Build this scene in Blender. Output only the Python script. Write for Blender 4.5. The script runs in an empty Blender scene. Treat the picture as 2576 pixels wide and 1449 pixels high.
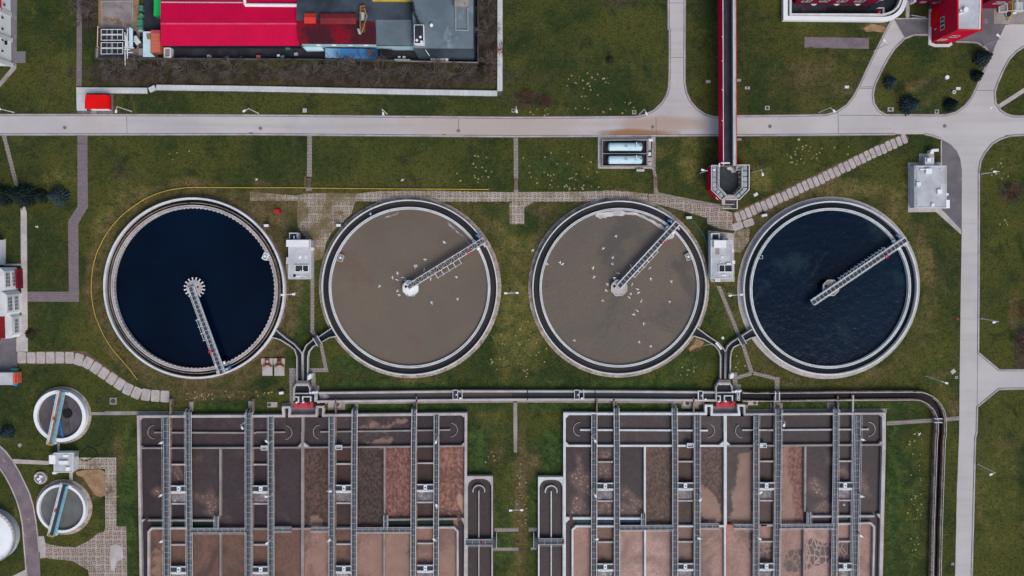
import bpy, math, random
from mathutils import Vector
R = math.radians
random.seed(7)
scene = bpy.context.scene
COL = scene.collection
# ------------------------------------------------------------------ camera, sky, sun, exposure
H, F, PITCH = 230.0, 2300.0, math.atan(134.5 / 2300.0)      # metres up, focal length in photo pixels, tilt from straight down
cam = bpy.data.cameras.new('camera')
cam.sensor_width = 36.0; cam.lens = 36.0 * F / 2576.0
cam.clip_start = 1.0; cam.clip_end = 6000.0
cam_o = bpy.data.objects.new('camera', cam); COL.objects.link(cam_o)
cam_o.location = (0, 0, H); cam_o.rotation_euler = (-PITCH, 0, 0)
scene.camera = cam_o
SUN_EL, SUN_AZ = R(52), R(150)
world = bpy.data.worlds.new('World'); scene.world = world; world.use_nodes = True
wn = world.node_tree.nodes; wl = world.node_tree.links
sky = wn.new('ShaderNodeTexSky'); sky.sky_type = 'NISHITA'; sky.sun_disc = False
sky.sun_elevation = SUN_EL; sky.sun_rotation = SUN_AZ
sky.air_density = 1.0; sky.dust_density = 3.0; sky.ozone_density = 1.0
bg = wn['Background']; bg.inputs['Strength'].default_value = 0.105
wl.new(sky.outputs['Color'], bg.inputs['Color'])
sun = bpy.data.lights.new('sun', 'SUN'); sun.energy = 1.1; sun.angle = R(32); sun.color = (1.0, 0.94, 0.86)
sun_o = bpy.data.objects.new('sun', sun); COL.objects.link(sun_o)
sd = Vector((math.sin(SUN_AZ) * math.cos(SUN_EL), math.cos(SUN_AZ) * math.cos(SUN_EL), math.sin(SUN_EL)))
sun_o.rotation_euler = sd.to_track_quat('Z', 'Y').to_euler(); sun_o.location = sd * 300
scene.view_settings.view_transform = 'Standard'; scene.view_settings.look = 'None'
scene.view_settings.exposure = 0.42; scene.view_settings.gamma = 1.0
scene.view_settings.use_curve_mapping = False
scene.render.engine = 'CYCLES'
scene.cycles.max_bounces = 4; scene.cycles.diffuse_bounces = 2; scene.cycles.glossy_bounces = 2
scene.cycles.transmission_bounces = 1

# ------------------------------------------------------------------ survey: photo pixel (on one of its map sheets) -> metres at height z
SH = {'z1': (223.5, 0, .12762), 'z2': (736.4, 0, .19908), 'z3': (2169.7, 0, .15774), 'z4': (1735.7, 394.5, .09981),
      'z5': (690.4, 907.3, .09981), 'z6': (0, 565.4, .21771), 'z7': (394.5, 1170.3, .12705), 'U': (0, 0, 1)}
for ci, c in enumerate('ABCD'):
    for r in range(4):
        SH[c + str(r)] = ((0, 644.3, 1288.6, 1931.7)[ci], r * 362.3, .25012)
CP, SP = math.cos(PITCH), math.sin(PITCH)
def P(u, v, z=0.0):
    x, y = (u - 1288) / F, -(v - 724.5) / F
    y, d = y * CP - SP, -y * SP - CP
    t = (H - z) / -d
    return (x * t, y * t)
def W(f, x, y, z=0.0):
    a, b, s = SH[f]
    return P(a + x * s, b + y * s, z)
def WL(f, pts, z=0.0): return [W(f, x, y, z) for x, y in pts]
def V3(p, z): return Vector((p[0], p[1], z))

# ------------------------------------------------------------------ mesh builder
class MB:
    def __init__(s): s.v = []; s.f = []
    def face(s, pts):
        n = len(s.v); s.v += [tuple(p) for p in pts]; s.f.append(tuple(range(n, n + len(pts))))
    def sheet(s, pts, z):
        a = sum(p[0] * q[1] - q[0] * p[1] for p, q in zip(pts, pts[1:] + pts[:1]))
        if a < 0: pts = pts[::-1]
        s.face([(p[0], p[1], z) for p in pts]); return s
    def prism(s, pts, z0, z1, top=True):
        a = sum(p[0] * q[1] - q[0] * p[1] for p, q in zip(pts, pts[1:] + pts[:1]))
        if a < 0: pts = pts[::-1]
        n = len(pts); b = len(s.v)
        s.v += [(p[0], p[1], z0) for p in pts] + [(p[0], p[1], z1) for p in pts]
        for i in range(n):
            j = (i + 1) % n; s.f.append((b + i, b + j, b + n + j, b + n + i))
        if top: s.f.append(tuple(range(b + n, b + 2 * n)))
        s.f.append(tuple(range(b + n - 1, b - 1, -1)))
        return s
    def rect(s, f, x0, y0, x1, y1, z0, z1):
        return s.prism(WL(f, [(x0, y0), (x1, y0), (x1, y1), (x0, y1)], z1), z0, z1)
    def rsheet(s, f, x0, y0, x1, y1, z): return s.sheet(WL(f, [(x0, y0), (x1, y0), (x1, y1), (x0, y1)], z), z)
    def box(s, cx, cy, z0, sx, sy, sz, a=0.0):
        ca, sa = math.cos(a), math.sin(a)
        pts = [(cx + x * ca - y * sa, cy + x * sa + y * ca) for x, y in ((-sx/2, -sy/2), (sx/2, -sy/2), (sx/2, sy/2), (-sx/2, sy/2))]
        return s.prism(pts, z0, z0 + sz)
    def ribbon(s, pts, w, z0, z1, closed=False, sheet=False):
        n = len(pts); L = []; Rr = []
        for i in range(n):
            p = Vector(pts[i]); d1 = d2 = None
            if i > 0 or closed: d1 = (p - Vector(pts[i - 1])).normalized()
            if i < n - 1 or closed: d2 = (Vector(pts[(i + 1) % n]) - p).normalized()
            if d1 is None: d1 = d2
            if d2 is None: d2 = d1
            t = d1 + d2
            t = t.normalized() if t.length > 1e-6 else d2
            m = Vector((-t.y, t.x)); k = max(.35, m.dot(Vector((-d2.y, d2.x))))
            L.append(p + m * (w / 2 / k)); Rr.append(p - m * (w / 2 / k))
        e = n if closed else n - 1
        b = len(s.v)
        for l, r in zip(L, Rr):
            s.v += [(r.x, r.y, z1), (l.x, l.y, z1)] + ([] if sheet else [(r.x, r.y, z0), (l.x, l.y, z0)])
        k = 2 if sheet else 4
        for i in range(e):
            a, c = b + i * k, b + ((i + 1) % n) * k
            s.f.append((a, c, c + 1, a + 1))
            if not sheet:
                s.f.append((a + 2, c + 2, c, a)); s.f.append((a + 1, c + 1, c + 3, a + 3))
        if not closed and not sheet:
            s.f.append((b + 1, b + 3, b + 2, b)); a = b + (n - 1) * 4; s.f.append((a, a + 2, a + 3, a + 1))
        return s
    def tube(s, p, q, r, n=6, r2=None, cap=True):
        p, q = Vector(p), Vector(q); d = q - p
        if d.length < 1e-6: return s
        d.normalize(); r2 = r if r2 is None else r2
        a = d.orthogonal().normalized(); c = d.cross(a); b = len(s.v)
        for pt, rr in ((p, r), (q, r2)):
            for i in range(n):
                t = 2 * math.pi * i / n
                s.v.append(tuple(pt + (a * math.cos(t) + c * math.sin(t)) * rr))
        for i in range(n):
            j = (i + 1) % n; s.f.append((b + i, b + j, b + n + j, b + n + i))
        if cap:
            s.f.append(tuple(range(b + n - 1, b - 1, -1))); s.f.append(tuple(range(b + n, b + 2 * n)))
        return s
    def pipe(s, pts, r, n=6):
        for p, q in zip(pts, pts[1:]): s.tube(p, q, r, n)
        return s
    def lathe(s, cx, cy, prof, n=48, a0=0.0, a1=2 * math.pi, caps=False):
        full = abs(a1 - a0 - 2 * math.pi) < 1e-6; m = n if full else n + 1; b = len(s.v)
        for r, z in prof:
            for i in range(m):
                t = a0 + (a1 - a0) * i / n; s.v.append((cx + r * math.cos(t), cy + r * math.sin(t), z))
        for k in range(len(prof) - 1):
            for i in range(n):
                j = (i + 1) % m
                s.f.append((b + k * m + i, b + k * m + j, b + (k + 1) * m + j, b + (k + 1) * m + i))
        return s
    def ring(s, cx, cy, r0, r1, z0, z1, n=96, a0=0.0, a1=2 * math.pi):
        s.lathe(cx, cy, [(r1, z0), (r1, z1), (r0, z1), (r0, z0)], n, a0, a1)
        if abs(a1 - a0 - 2 * math.pi) > 1e-6:
            for a in (a0, a1):
                c, d = math.cos(a), math.sin(a)
                s.face([(cx + r * c, cy + r * d, z) for r, z in ((r0, z0), (r1, z0), (r1, z1), (r0, z1))])
        return s
    def disc(s, cx, cy, r, z, n=96):
        s.face([(cx + r * math.cos(2 * math.pi * i / n), cy + r * math.sin(2 * math.pi * i / n), z) for i in range(n)]); return s
    def cyl(s, cx, cy, r, z0, z1, n=16):
        return s.prism([(cx + r * math.cos(2 * math.pi * i / n), cy + r * math.sin(2 * math.pi * i / n)) for i in range(n)], z0, z1)
    def rail(s, pts, z, h=1.05, r=.045, step=1.6, mid=True):
        pts = [Vector(p) for p in pts]
        for p, q in zip(pts, pts[1:]):
            for hh in ((h, h * .5) if mid else (h,)):
                s.tube((p.x, p.y, z + hh), (q.x, q.y, z + hh), r, 4)
            n = max(1, int((q - p).length / step))
            for i in range(n + 1):
                c = p.lerp(q, i / n); s.tube((c.x, c.y, z), (c.x, c.y, z + h), r * .9, 4)
        return s
    def build(s, name, mat, parent=None, smooth=False):
        off = Vector((0, 0, 0))
        if parent is not None:
            q = parent
            while q.parent is not None: q = q.parent
            off = q.location
        elif s.v:
            xs = [p[0] for p in s.v]; ys = [p[1] for p in s.v]; zs = [p[2] for p in s.v]
            off = Vector(((min(xs) + max(xs)) / 2, (min(ys) + max(ys)) / 2, min(zs)))
        me = bpy.data.meshes.new(name)
        me.from_pydata([(p[0] - off.x, p[1] - off.y, p[2] - off.z) for p in s.v], [], s.f)
        if smooth: me.polygons.foreach_set('use_smooth', [True] * len(me.polygons))
        me.materials.append(MAT[mat]); me.update()
        o = bpy.data.objects.new(name, me); COL.objects.link(o)
        if parent is not None: o.parent = parent
        else: o.location = off
        return o
def tag(o, label=None, cat=None, group=None, kind=None):
    if label: o['label'] = label
    if cat: o['category'] = cat
    if group: o['group'] = group
    if kind: o['kind'] = kind
    return o
def empty(name, loc, label=None, cat=None, group=None):
    o = bpy.data.objects.new(name, None); COL.objects.link(o)
    o.location = Vector(loc) if len(loc) == 3 else Vector((loc[0], loc[1], 0)); o.empty_display_size = .5
    return tag(o, label, cat, group)
def copy_tree(o, parent=None):
    c = o.copy(); COL.objects.link(c)
    if parent is not None: c.parent = parent
    for ch in [k for k in KIDS.get(o.name, o.children)]: copy_tree(ch, c)
    return c
KIDS = {}
def struct(mb, name, mat): return tag(mb.build(name, mat), kind='structure')

# ------------------------------------------------------------------ materials
MAT = {}
def lin(r, g, b): return tuple(((c / 255) / 12.92 if c / 255 <= .04045 else ((c / 255 + .055) / 1.055) ** 2.4) for c in (r, g, b)) + (1,)
class NT:
    def __init__(s, name):
        m = bpy.data.materials.new(name); m.use_nodes = True; MAT[name] = m
        s.n = m.node_tree.nodes; s.l = m.node_tree.links; s.b = s.n['Principled BSDF']
        s.pos = s.n.new('ShaderNodeNewGeometry').outputs['Position']
    def node(s, t, **k):
        o = s.n.new(t)
        for a, v in k.items(): setattr(o, a, v)
        return o
    def put(s, sock, v):
        if isinstance(v, (int, float, tuple)): sock.default_value = v
        else: s.l.new(v, sock)
    def noise(s, scale, detail=4, rough=.6, vec=None, dist=0.0):
        o = s.node('ShaderNodeTexNoise'); o.inputs['Scale'].default_value = scale; o.inputs['Detail'].default_value = detail
        o.inputs['Roughness'].default_value = rough; o.inputs['Distortion'].default_value = dist
        s.l.new(vec or s.pos, o.inputs['Vector']); return o.outputs['Fac']
    def voro(s, scale, feature='F1', out='Distance', vec=None):
        o = s.node('ShaderNodeTexVoronoi', feature=feature); o.inputs['Scale'].default_value = scale
        s.l.new(vec or s.pos, o.inputs['Vector']); return o.outputs[out]
    def ramp(s, v, a, b, lo=0.0, hi=1.0):
        o = s.node('ShaderNodeMapRange'); o.interpolation_type = 'SMOOTHSTEP'
        s.put(o.inputs['Value'], v)
        for i, x in zip(('From Min', 'From Max', 'To Min', 'To Max'), (a, b, lo, hi)): o.inputs[i].default_value = x
        return o.outputs['Result']
    def math(s, op, a, b=0.0):
        o = s.node('ShaderNodeMath', operation=op); s.put(o.inputs[0], a); s.put(o.inputs[1], b); return o.outputs[0]
    def mix(s, f, a, b, mode='MIX'):
        o = s.node('ShaderNodeMix', data_type='RGBA', blend_type=mode)
        s.put(o.inputs[0], f); s.put(o.inputs[6], a); s.put(o.inputs[7], b); return o.outputs[2]
    def scalev(s, x, y, z=1.0, rot=0.0):
        o = s.node('ShaderNodeMapping'); o.inputs['Scale'].default_value = (x, y, z); o.inputs['Rotation'].default_value = (0, 0, rot)
        s.l.new(s.pos, o.inputs['Vector']); return o.outputs['Vector']
    def xyz(s, v=None):
        o = s.node('ShaderNodeSeparateXYZ'); s.l.new(v or s.pos, o.inputs[0]); return o.outputs
    def attr(s, name): return s.node('ShaderNodeAttribute', attribute_name=name).outputs['Fac']
    def bump(s, h, strength, dist=.05):
        o = s.node('ShaderNodeBump'); o.inputs['Strength'].default_value = strength; o.inputs['Distance'].default_value = dist
        s.l.new(h, o.inputs['Height']); s.l.new(o.outputs['Normal'], s.b.inputs['Normal'])
    def done(s, col, rough=.8, metal=0.0, spec=None):
        s.put(s.b.inputs['Base Color'], col); s.put(s.b.inputs['Roughness'], rough); s.b.inputs['Metallic'].default_value = metal
        if spec is not None: s.b.inputs['Specular IOR Level'].default_value = spec
def mk(name, c1, c2, s1=.3, rough=.85, metal=0.0, grain=.25, gs=5.0, c3=None, s3=.5, t3=.6, bump=0.0, spec=.12):
    t = NT(name); c = t.mix(t.ramp(t.noise(s1, 5), .35, .65), c1, c2)
    if c3: c = t.mix(t.ramp(t.noise(s3, 6, .65), t3, t3 + .12), c, c3)
    if grain:
        g = t.noise(gs, 3, .7); o = t.ramp(g, .25, .75, 1 - grain, 1 + grain)
        cc = t.node('ShaderNodeCombineColor'); [t.put(cc.inputs[i], o) for i in range(3)]
        c = t.mix(1.0, c, cc.outputs[0], 'MULTIPLY')
        if bump: t.bump(g, bump)
    t.done(c, rough, metal, spec)
def g(v, w=1.0, c=1.0): return (v * w, v, v * c, 1)
mk('concrete', (.33, .30, .28, 1), (.24, .215, .20, 1), .25, grain=.2, c3=(.12, .10, .085, 1), s3=.6, t3=.62)
mk('concrete_pale', (.50, .47, .46, 1), (.38, .35, .335, 1), .3, grain=.15, c3=(.22, .18, .15, 1), s3=.5, t3=.64)
mk('concrete_white', (.66, .68, .68, 1), (.54, .56, .565, 1), .35, grain=.12, c3=(.42, .42, .41, 1), s3=.6, t3=.68)
mk('concrete_brown', (.27, .20, .165, 1), (.15, .11, .095, 1), .35, grain=.3, c3=(.07, .05, .045, 1), s3=.8, t3=.55)
mk('concrete_dark', (.10, .095, .095, 1), (.055, .052, .055, 1), .4, grain=.3)
mk('stone_apron', (.40, .34, .29, 1), (.24, .20, .165, 1), .5, grain=.35, gs=2.5, c3=(.10, .09, .05, 1), s3=.7, t3=.57)
mk('asphalt', (.17, .16, .175, 1), (.12, .112, .125, 1), .15, grain=.2, c3=(.24, .225, .235, 1), s3=.25, t3=.58)
mk('yard', (.045, .046, .056, 1), (.022, .024, .034, 1), .2, grain=.3, c3=(.11, .085, .07, 1), s3=.3, t3=.6)
mk('rust_yard', (.30, .27, .27, 1), (.20, .18, .19, 1), .25, grain=.2, c3=(.22, .12, .06, 1), s3=.35, t3=.52)
mk('soil', (.17, .11, .065, 1), (.10, .065, .04, 1), .6, grain=.35, gs=3.0)
mk('tan_soil', (.34, .22, .13, 1), (.24, .155, .085, 1), .5, grain=.3, gs=3.0)
mk('metal', (.44, .47, .49, 1), (.36, .385, .40, 1), .6, rough=.5, metal=.0, grain=.08)
mk('rail_white', (.74, .765, .78, 1), (.66, .685, .70, 1), .8, rough=.5, grain=.05)
mk('grating', (.072, .079, .092, 1), (.048, .055, .066, 1), .5, rough=.6, grain=.25)
mk('grating_pale', (.36, .40, .44, 1), (.28, .31, .35, 1), .5, rough=.6, grain=.2, gs=8)
mk('white', (.80, .81, .82, 1), (.72, .735, .75, 1), .3, rough=.6, grain=.05, c3=(.52, .53, .54, 1), s3=.35, t3=.66)
mk('wall_white', (.80, .83, .85, 1), (.72, .755, .78, 1), .15, rough=.7, grain=.04)
mk('roof_grey', (.50, .52, .55, 1), (.40, .415, .44, 1), .35, grain=.12, c3=(.26, .25, .25, 1), s3=.4, t3=.64)
mk('black', (.012, .012, .013, 1), (.02, .02, .022, 1), 1.0, grain=0)
mk('rust', (.26, .085, .03, 1), (.12, .04, .02, 1), 1.5, grain=.4)
mk('orange', (.55, .16, .09, 1), (.45, .115, .07, 1), .5, rough=.6, grain=.1, c3=(.15, .05, .03, 1), s3=.5, t3=.66)
mk('red', (.62, .012, .02, 1), (.50, .01, .018, 1), .4, rough=.5, grain=.06)
mk('red_dark', (.22, .01, .022, 1), (.16, .008, .018, 1), .3, rough=.6, grain=.08)
mk('pink', (.55, .06, .10, 1), (.42, .055, .085, 1), .6, grain=.25, c3=(.25, .05, .07, 1), s3=.9, t3=.6)
mk('blue', (.03, .22, .55, 1), (.02, .17, .45, 1), .5, rough=.4, grain=.05)
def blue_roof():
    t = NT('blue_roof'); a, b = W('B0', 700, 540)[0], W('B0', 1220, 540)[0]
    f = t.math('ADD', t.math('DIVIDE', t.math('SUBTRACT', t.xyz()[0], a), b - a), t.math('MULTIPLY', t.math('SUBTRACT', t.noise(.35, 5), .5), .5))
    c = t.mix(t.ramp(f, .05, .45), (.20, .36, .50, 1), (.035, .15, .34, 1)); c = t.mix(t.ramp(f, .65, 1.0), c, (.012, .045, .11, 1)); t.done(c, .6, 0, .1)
blue_roof()
mk('sky_blue', (.55, .72, .78, 1), (.45, .63, .70, 1), .3, rough=.5, grain=.06, c3=(.22, .33, .36, 1), s3=.8, t3=.68)
mk('cyan_rail', (.25, .52, .62, 1), (.2, .42, .52, 1), .6, rough=.5, grain=.05)
mk('green', (.02, .48, .12, 1), (.015, .40, .10, 1), .5, rough=.5, grain=.05)
mk('green_bin', (.08, .28, .20, 1), (.05, .20, .15, 1), .8, rough=.6, grain=.15)
mk('teal_hose', (.03, .22, .20, 1), (.02, .15, .14, 1), .8, rough=.5, grain=.0)
mk('yellow', (.58, .44, .07, 1), (.48, .34, .05, 1), .6, rough=.5, grain=.05)
mk('glass', (.02, .028, .033, 1), (.035, .045, .05, 1), .6, rough=.12, grain=0, spec=.6)
mk('wood', (.32, .20, .10, 1), (.2, .12, .06, 1), .8, grain=.2)
mk('junk', (.06, .06, .07, 1), (.03, .032, .04, 1), .8, grain=.3)
mk('dark_roof', (.062, .082, .102, 1), (.020, .028, .040, 1), .10, rough=.7, grain=.15, c3=(.125, .15, .165, 1), s3=.1, t3=.58)
mk('cell_dark', (.018, .026, .030, 1), (.035, .040, .042, 1), .3, grain=.2)
mk('grey_roof', (.155, .205, .235, 1), (.105, .14, .165, 1), .1, rough=.7, grain=.12, c3=(.23, .28, .31, 1), s3=.12, t3=.6)
mk('factory_wall', (.42, .60, .66, 1), (.33, .50, .56, 1), .3, rough=.7, grain=.1)
mk('navy_wall', (.02, .026, .05, 1), (.012, .015, .03, 1), .3, rough=.7, grain=.1)
mk('ridge_highlight', (.66, .09, .16, 1), (.58, .06, .12, 1), .3, grain=.1)  # lighter pink puts the highlight along the roof ridge into the colour
mk('tuft', (.38, .34, .17, 1), (.27, .24, .10, 1), 2.0, grain=.1)
mk('feather', (.85, .85, .85, 1), (.78, .78, .79, 1), 2.0, grain=0)
mk('spruce', (.020, .036, .031, 1), (.010, .019, .017, 1), 1.2, rough=.8, grain=.4, gs=3)
mk('spruce_blue', (.045, .074, .074, 1), (.023, .042, .043, 1), 1.2, rough=.8, grain=.35, gs=3)
mk('bark', (.10, .08, .075, 1), (.06, .048, .045, 1), 2.0, grain=.2)
mk('twig', (.165, .130, .122, 1), (.10, .078, .076, 1), .6, grain=.2)
mk('red_twig', (.16, .055, .035, 1), (.10, .04, .028, 1), .6, grain=.2)
mk('shrub', (.045, .04, .022, 1), (.025, .028, .016, 1), 1.0, grain=.35)
mk('pad_concrete', (.46, .42, .405, 1), (.37, .335, .32, 1), .5, grain=.18, c3=(.22, .13, .08, 1), s3=.6, t3=.62)
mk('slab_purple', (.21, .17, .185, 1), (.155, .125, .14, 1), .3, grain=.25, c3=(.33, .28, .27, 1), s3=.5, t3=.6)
mk('foam', (.40, .29, .25, 1), (.27, .19, .165, 1), .8, grain=.5, gs=1.6, c3=(.52, .42, .36, 1), s3=1.2, t3=.6)
mk('foam_tan', (.235, .15, .115, 1), (.20, .125, .098, 1), .3, grain=.12, gs=2)
mk('foam_white', (.60, .57, .56, 1), (.42, .39, .38, 1), .5, grain=.25, gs=2.0)
mk('froth', (.26, .24, .25, 1), (.16, .145, .155, 1), .6, grain=.3, gs=1.5, c3=(.40, .38, .40, 1), s3=.8, t3=.55)
mk('scum_dark', (.045, .034, .036, 1), (.07, .053, .054, 1), .9, rough=.5, grain=.3)

def corrugated(name, c1, c2, c3=None, period=.42, axis=0, s3=.12, t3=.5, w=.16):
    t = NT(name); s = t.xyz()[axis]
    wv = t.math('SINE', t.math('MULTIPLY', s, 2 * math.pi / period))
    c = t.mix(t.ramp(t.noise(.2, 4), .35, .65), c1, c2)
    if c3: c = t.mix(t.ramp(t.noise(s3, 5, .6), t3, t3 + .16), c, c3)
    c = t.mix(t.ramp(wv, .2, 1.0, 0, w), c, tuple(x * 1.35 for x in c2[:3]) + (1,))
    c = t.mix(t.ramp(t.noise(3, 3), .3, .7, 0, .25), c, tuple(x * .6 for x in c1[:3]) + (1,))
    t.bump(wv, .35, .04); t.done(c, .6, 0, .08)
corrugated('roof_red', (.58, .003, .055, 1), (.52, .003, .048, 1), w=.10)
corrugated('roof_sooty', (.30, .006, .020, 1), (.20, .006, .016, 1), (.030, .016, .022, 1), t3=.40, s3=.09)
corrugated('roof_redorange', (.62, .05, .03, 1), (.50, .03, .03, 1))
corrugated('roof_maroon', (.22, .03, .035, 1), (.17, .02, .03, 1), (.10, .02, .02, 1), t3=.55, s3=.3)
corrugated('clad_red', (.60, .006, .040, 1), (.52, .005, .034, 1), period=.5, axis=2)
corrugated('clad_red_y', (.66, .006, .05, 1), (.58, .005, .042, 1), period=.6, axis=1, w=.3)
corrugated('clad_maroon', (.20, .009, .035, 1), (.16, .008, .03, 1), period=.5, axis=2)
corrugated('shelter_red', (.80, .008, .008, 1), (.70, .006, .006, 1), period=.45)
corrugated('container_orange', (.55, .15, .09, 1), (.48, .12, .075, 1), (.18, .05, .03, 1), period=.9, axis=1, t3=.62, s3=.4, w=.35)

def road_mat():
    t = NT('road'); c = t.mix(t.ramp(t.noise(.06, 5), .35, .65), (.52, .50, .495, 1), (.455, .43, .43, 1))
    c = t.mix(t.ramp(t.noise(1, 5, .6, t.scalev(.02, .5)), .45, .75, 0, .35), c, (.33, .295, .29, 1))
    c = t.mix(t.ramp(t.noise(.35, 6, .7), .6, .78, 0, .5), c, (.27, .235, .225, 1))
    # rust-coloured run-off by the tank enclosure and a pinker stretch of the main road
    def spot(cx, cy, rx, ry, col, amt):
        nonlocal c
        x, y, z = t.xyz()
        d = t.math('ADD', t.math('POWER', t.math('DIVIDE', t.math('SUBTRACT', x, cx), rx), 2.0), t.math('POWER', t.math('DIVIDE', t.math('SUBTRACT', y, cy), ry), 2.0))
        d = t.math('SUBTRACT', d, t.math('MULTIPLY', t.noise(.25, 5, .65), 1.1))
        c = t.mix(t.ramp(d, -.4, .6, amt, 0), c, col)
    a = W('C0', 1250, 1340); spot(a[0], a[1], 11, 1.3, (.30, .14, .045, 1), .9)
    a = W('C0', 1500, 1240); spot(a[0], a[1], 13, 2.2, (.40, .24, .15, 1), .55)
    a = W('B0', 2450, 1250); spot(a[0], a[1], 30, 4, (.43, .33, .28, 1), .6)
    gsp = t.noise(4, 3, .7); c = t.mix(t.ramp(gsp, .3, .7, 0, .12), c, (.25, .23, .23, 1))
    t.done(c, .9, 0, .25)
road_mat()

def brick_mat(name, c1, c2, mortar, s, rot=0.0, bw=.5, rh=.25, ms=.03, over=None, th=.55):
    t = NT(name); b = t.node('ShaderNodeTexBrick'); t.l.new(t.scalev(1, 1, 1, rot), b.inputs['Vector'])
    b.inputs['Scale'].default_value = s; b.inputs['Mortar Size'].default_value = ms; b.inputs['Brick Width'].default_value = bw
    b.inputs['Row Height'].default_value = rh
    b.inputs['Color1'].default_value = c1; b.inputs['Color2'].default_value = c2; b.inputs['Mortar'].default_value = mortar
    c = t.mix(t.ramp(t.noise(.4, 5), .3, .7, 0, .45), b.outputs['Color'], tuple(x * .62 for x in c1[:3]) + (1,))
    if over: c = t.mix(t.ramp(t.noise(.5, 6, .7), th, th + .12), c, over)
    t.done(c, .9, 0, .25)
brick_mat('paver_purple', (.25, .205, .225, 1), (.19, .155, .17, 1), (.10, .085, .085, 1), 1.0, 0, .9, .45, .045)
brick_mat('paver_path', (.33, .29, .27, 1), (.26, .23, .21, 1), (.12, .10, .075, 1), 1.0, 0, .8, .8, .05, (.12, .11, .06, 1), .6)
brick_mat('white_slab', (.62, .64, .64, 1), (.56, .575, .575, 1), (.34, .35, .35, 1), 1.0, 0, 1.2, 3.0, .03)
def grid_mat(name, bars, ground, period, frac, over, rot=0.0):
    t = NT(name); v = t.scalev(1 / period, 1 / period, 1, rot); x, y, z = t.xyz(v)
    par = t.math('PINGPONG', t.math('ADD', t.math('FLOOR', x), t.math('FLOOR', y)), 1.0)
    def line(s, k, fr): return t.ramp(t.math('FRACT', t.math('MULTIPLY', s, k)), fr - .06, fr + .06, 1, 0)
    mx = t.node('ShaderNodeMix', data_type='FLOAT'); t.put(mx.inputs[0], par); t.put(mx.inputs[2], line(x, 2.5, frac)); t.put(mx.inputs[3], line(y, 2.5, frac))
    m = t.math('MAXIMUM', mx.outputs[0], t.math('MAXIMUM', line(x, 1.0, .2), line(y, 1.0, .2)))
    m = t.math('MULTIPLY', m, t.ramp(t.noise(.25, 6, .72), over, over + .22, .06, 1)); m = t.math('MULTIPLY', m, t.ramp(t.noise(1.3, 4, .7), .30, .5, .35, 1))
    c = t.mix(t.ramp(t.noise(.5, 4), .3, .7), bars, tuple(q * .72 for q in bars[:3]) + (1,))
    c = t.mix(m, t.mix(t.ramp(t.noise(1.2, 4), .35, .65), ground, (.17, .125, .06, 1)), c)
    t.done(c, .95, 0, .1)
grid_mat('grid_paver', (.52, .46, .42, 1), (.115, .095, .04, 1), 1.0, .52, .32)
grid_mat('grid_paver_worn', (.52, .46, .41, 1), (.125, .10, .045, 1), 1.0, .5, .40)
grid_mat('grid_paver_pink', (.46, .39, .36, 1), (.12, .09, .06, 1), 1.1, .5, .28)

def water(name, c1, c2, s1=.08, rough=.08, rip=.1, rs=1.2, dist=.04, c3=None, t3=.6, s3=.15, fine=0.0, spec=.4):
    t = NT(name); c = t.mix(t.ramp(t.noise(s1, 5, .6), .3, .7), c1, c2)
    if c3: c = t.mix(t.ramp(t.noise(s3, 6, .65, dist=.6), t3, t3 + .15), c, c3)
    if fine: c = t.mix(t.ramp(t.noise(3.0, 3, .7), .35, .65, 0, fine), c, tuple(x * .7 for x in c1[:3]) + (1,))
    t.bump(t.noise(rs, 5, .6), rip, dist); t.done(c, rough, 0, spec); t.b.inputs['IOR'].default_value = 1.33
water('water_navy', (.0003, .0026, .0090, 1), (.0008, .0065, .021, 1), .03, .08, .12, .9, spec=.30)
water('water_navy_rippled', (.0003, .0055, .017, 1), (.0020, .0120, .028, 1), .03, .10, .75, .6, .20, c3=(.010, .026, .038, 1), t3=.54, s3=.09, spec=.28)  # paler patches paint the sky sheen into the water colour
water('water_brown', (.172, .138, .104, 1), (.132, .112, .090, 1), .035, .2, .6, .9, .10, c3=(.150, .108, .080, 1), t3=.52, s3=.06, fine=.45)
water('water_brown_grey', (.128, .112, .094, 1), (.170, .136, .102, 1), .035, .2, .8, .8, .10, c3=(.105, .094, .084, 1), t3=.52, s3=.06, fine=.5)
water('launder_slate', (.014, .021, .029, 1), (.026, .032, .038, 1), .15, .15, .3, 1.0, fine=.3)
water('launder_brown', (.046, .038, .034, 1), (.018, .021, .026, 1), .10, .2, .3, 1.0, fine=.3)
water('launder_navy', (.006, .010, .016, 1), (.016, .024, .032, 1), .12, .12, .3, 1.0)
water('channel_grey', (.090, .078, .070, 1), (.060, .058, .058, 1), .06, .25, .25, 1.0, fine=.25)
water('channel_teal', (.030, .042, .048, 1), (.040, .048, .050, 1), .08, .2, .25, 1.0, fine=.25)
water('channel_dark', (.012, .010, .012, 1), (.020, .015, .017, 1), .15, .12, .3, 1.0, c3=(.030, .022, .02, 1))
water('flume_water', (.028, .033, .038, 1), (.050, .055, .060, 1), .3, .2, .5, .8, c3=(.14, .15, .16, 1), t3=.70, s3=.6)
water('thick_purple', (.125, .108, .118, 1), (.075, .062, .072, 1), .22, .25, .3, 1.2, c3=(.17, .148, .155, 1), fine=.2)
water('thick_grey', (.165, .165, .16, 1), (.115, .12, .12, 1), .3, .25, .6, 1.6, .08, fine=.3)
water('moss_green', (.012, .035, .018, 1), (.008, .020, .012, 1), .3, .2, .2, 1.0)
water('moss_teal', (.012, .06, .04, 1), (.02, .05, .07, 1), .15, .2, .2, 1.0)
water('moss_blue', (.008, .02, .055, 1), (.02, .05, .09, 1), .15, .2, .2, 1.0)
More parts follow.
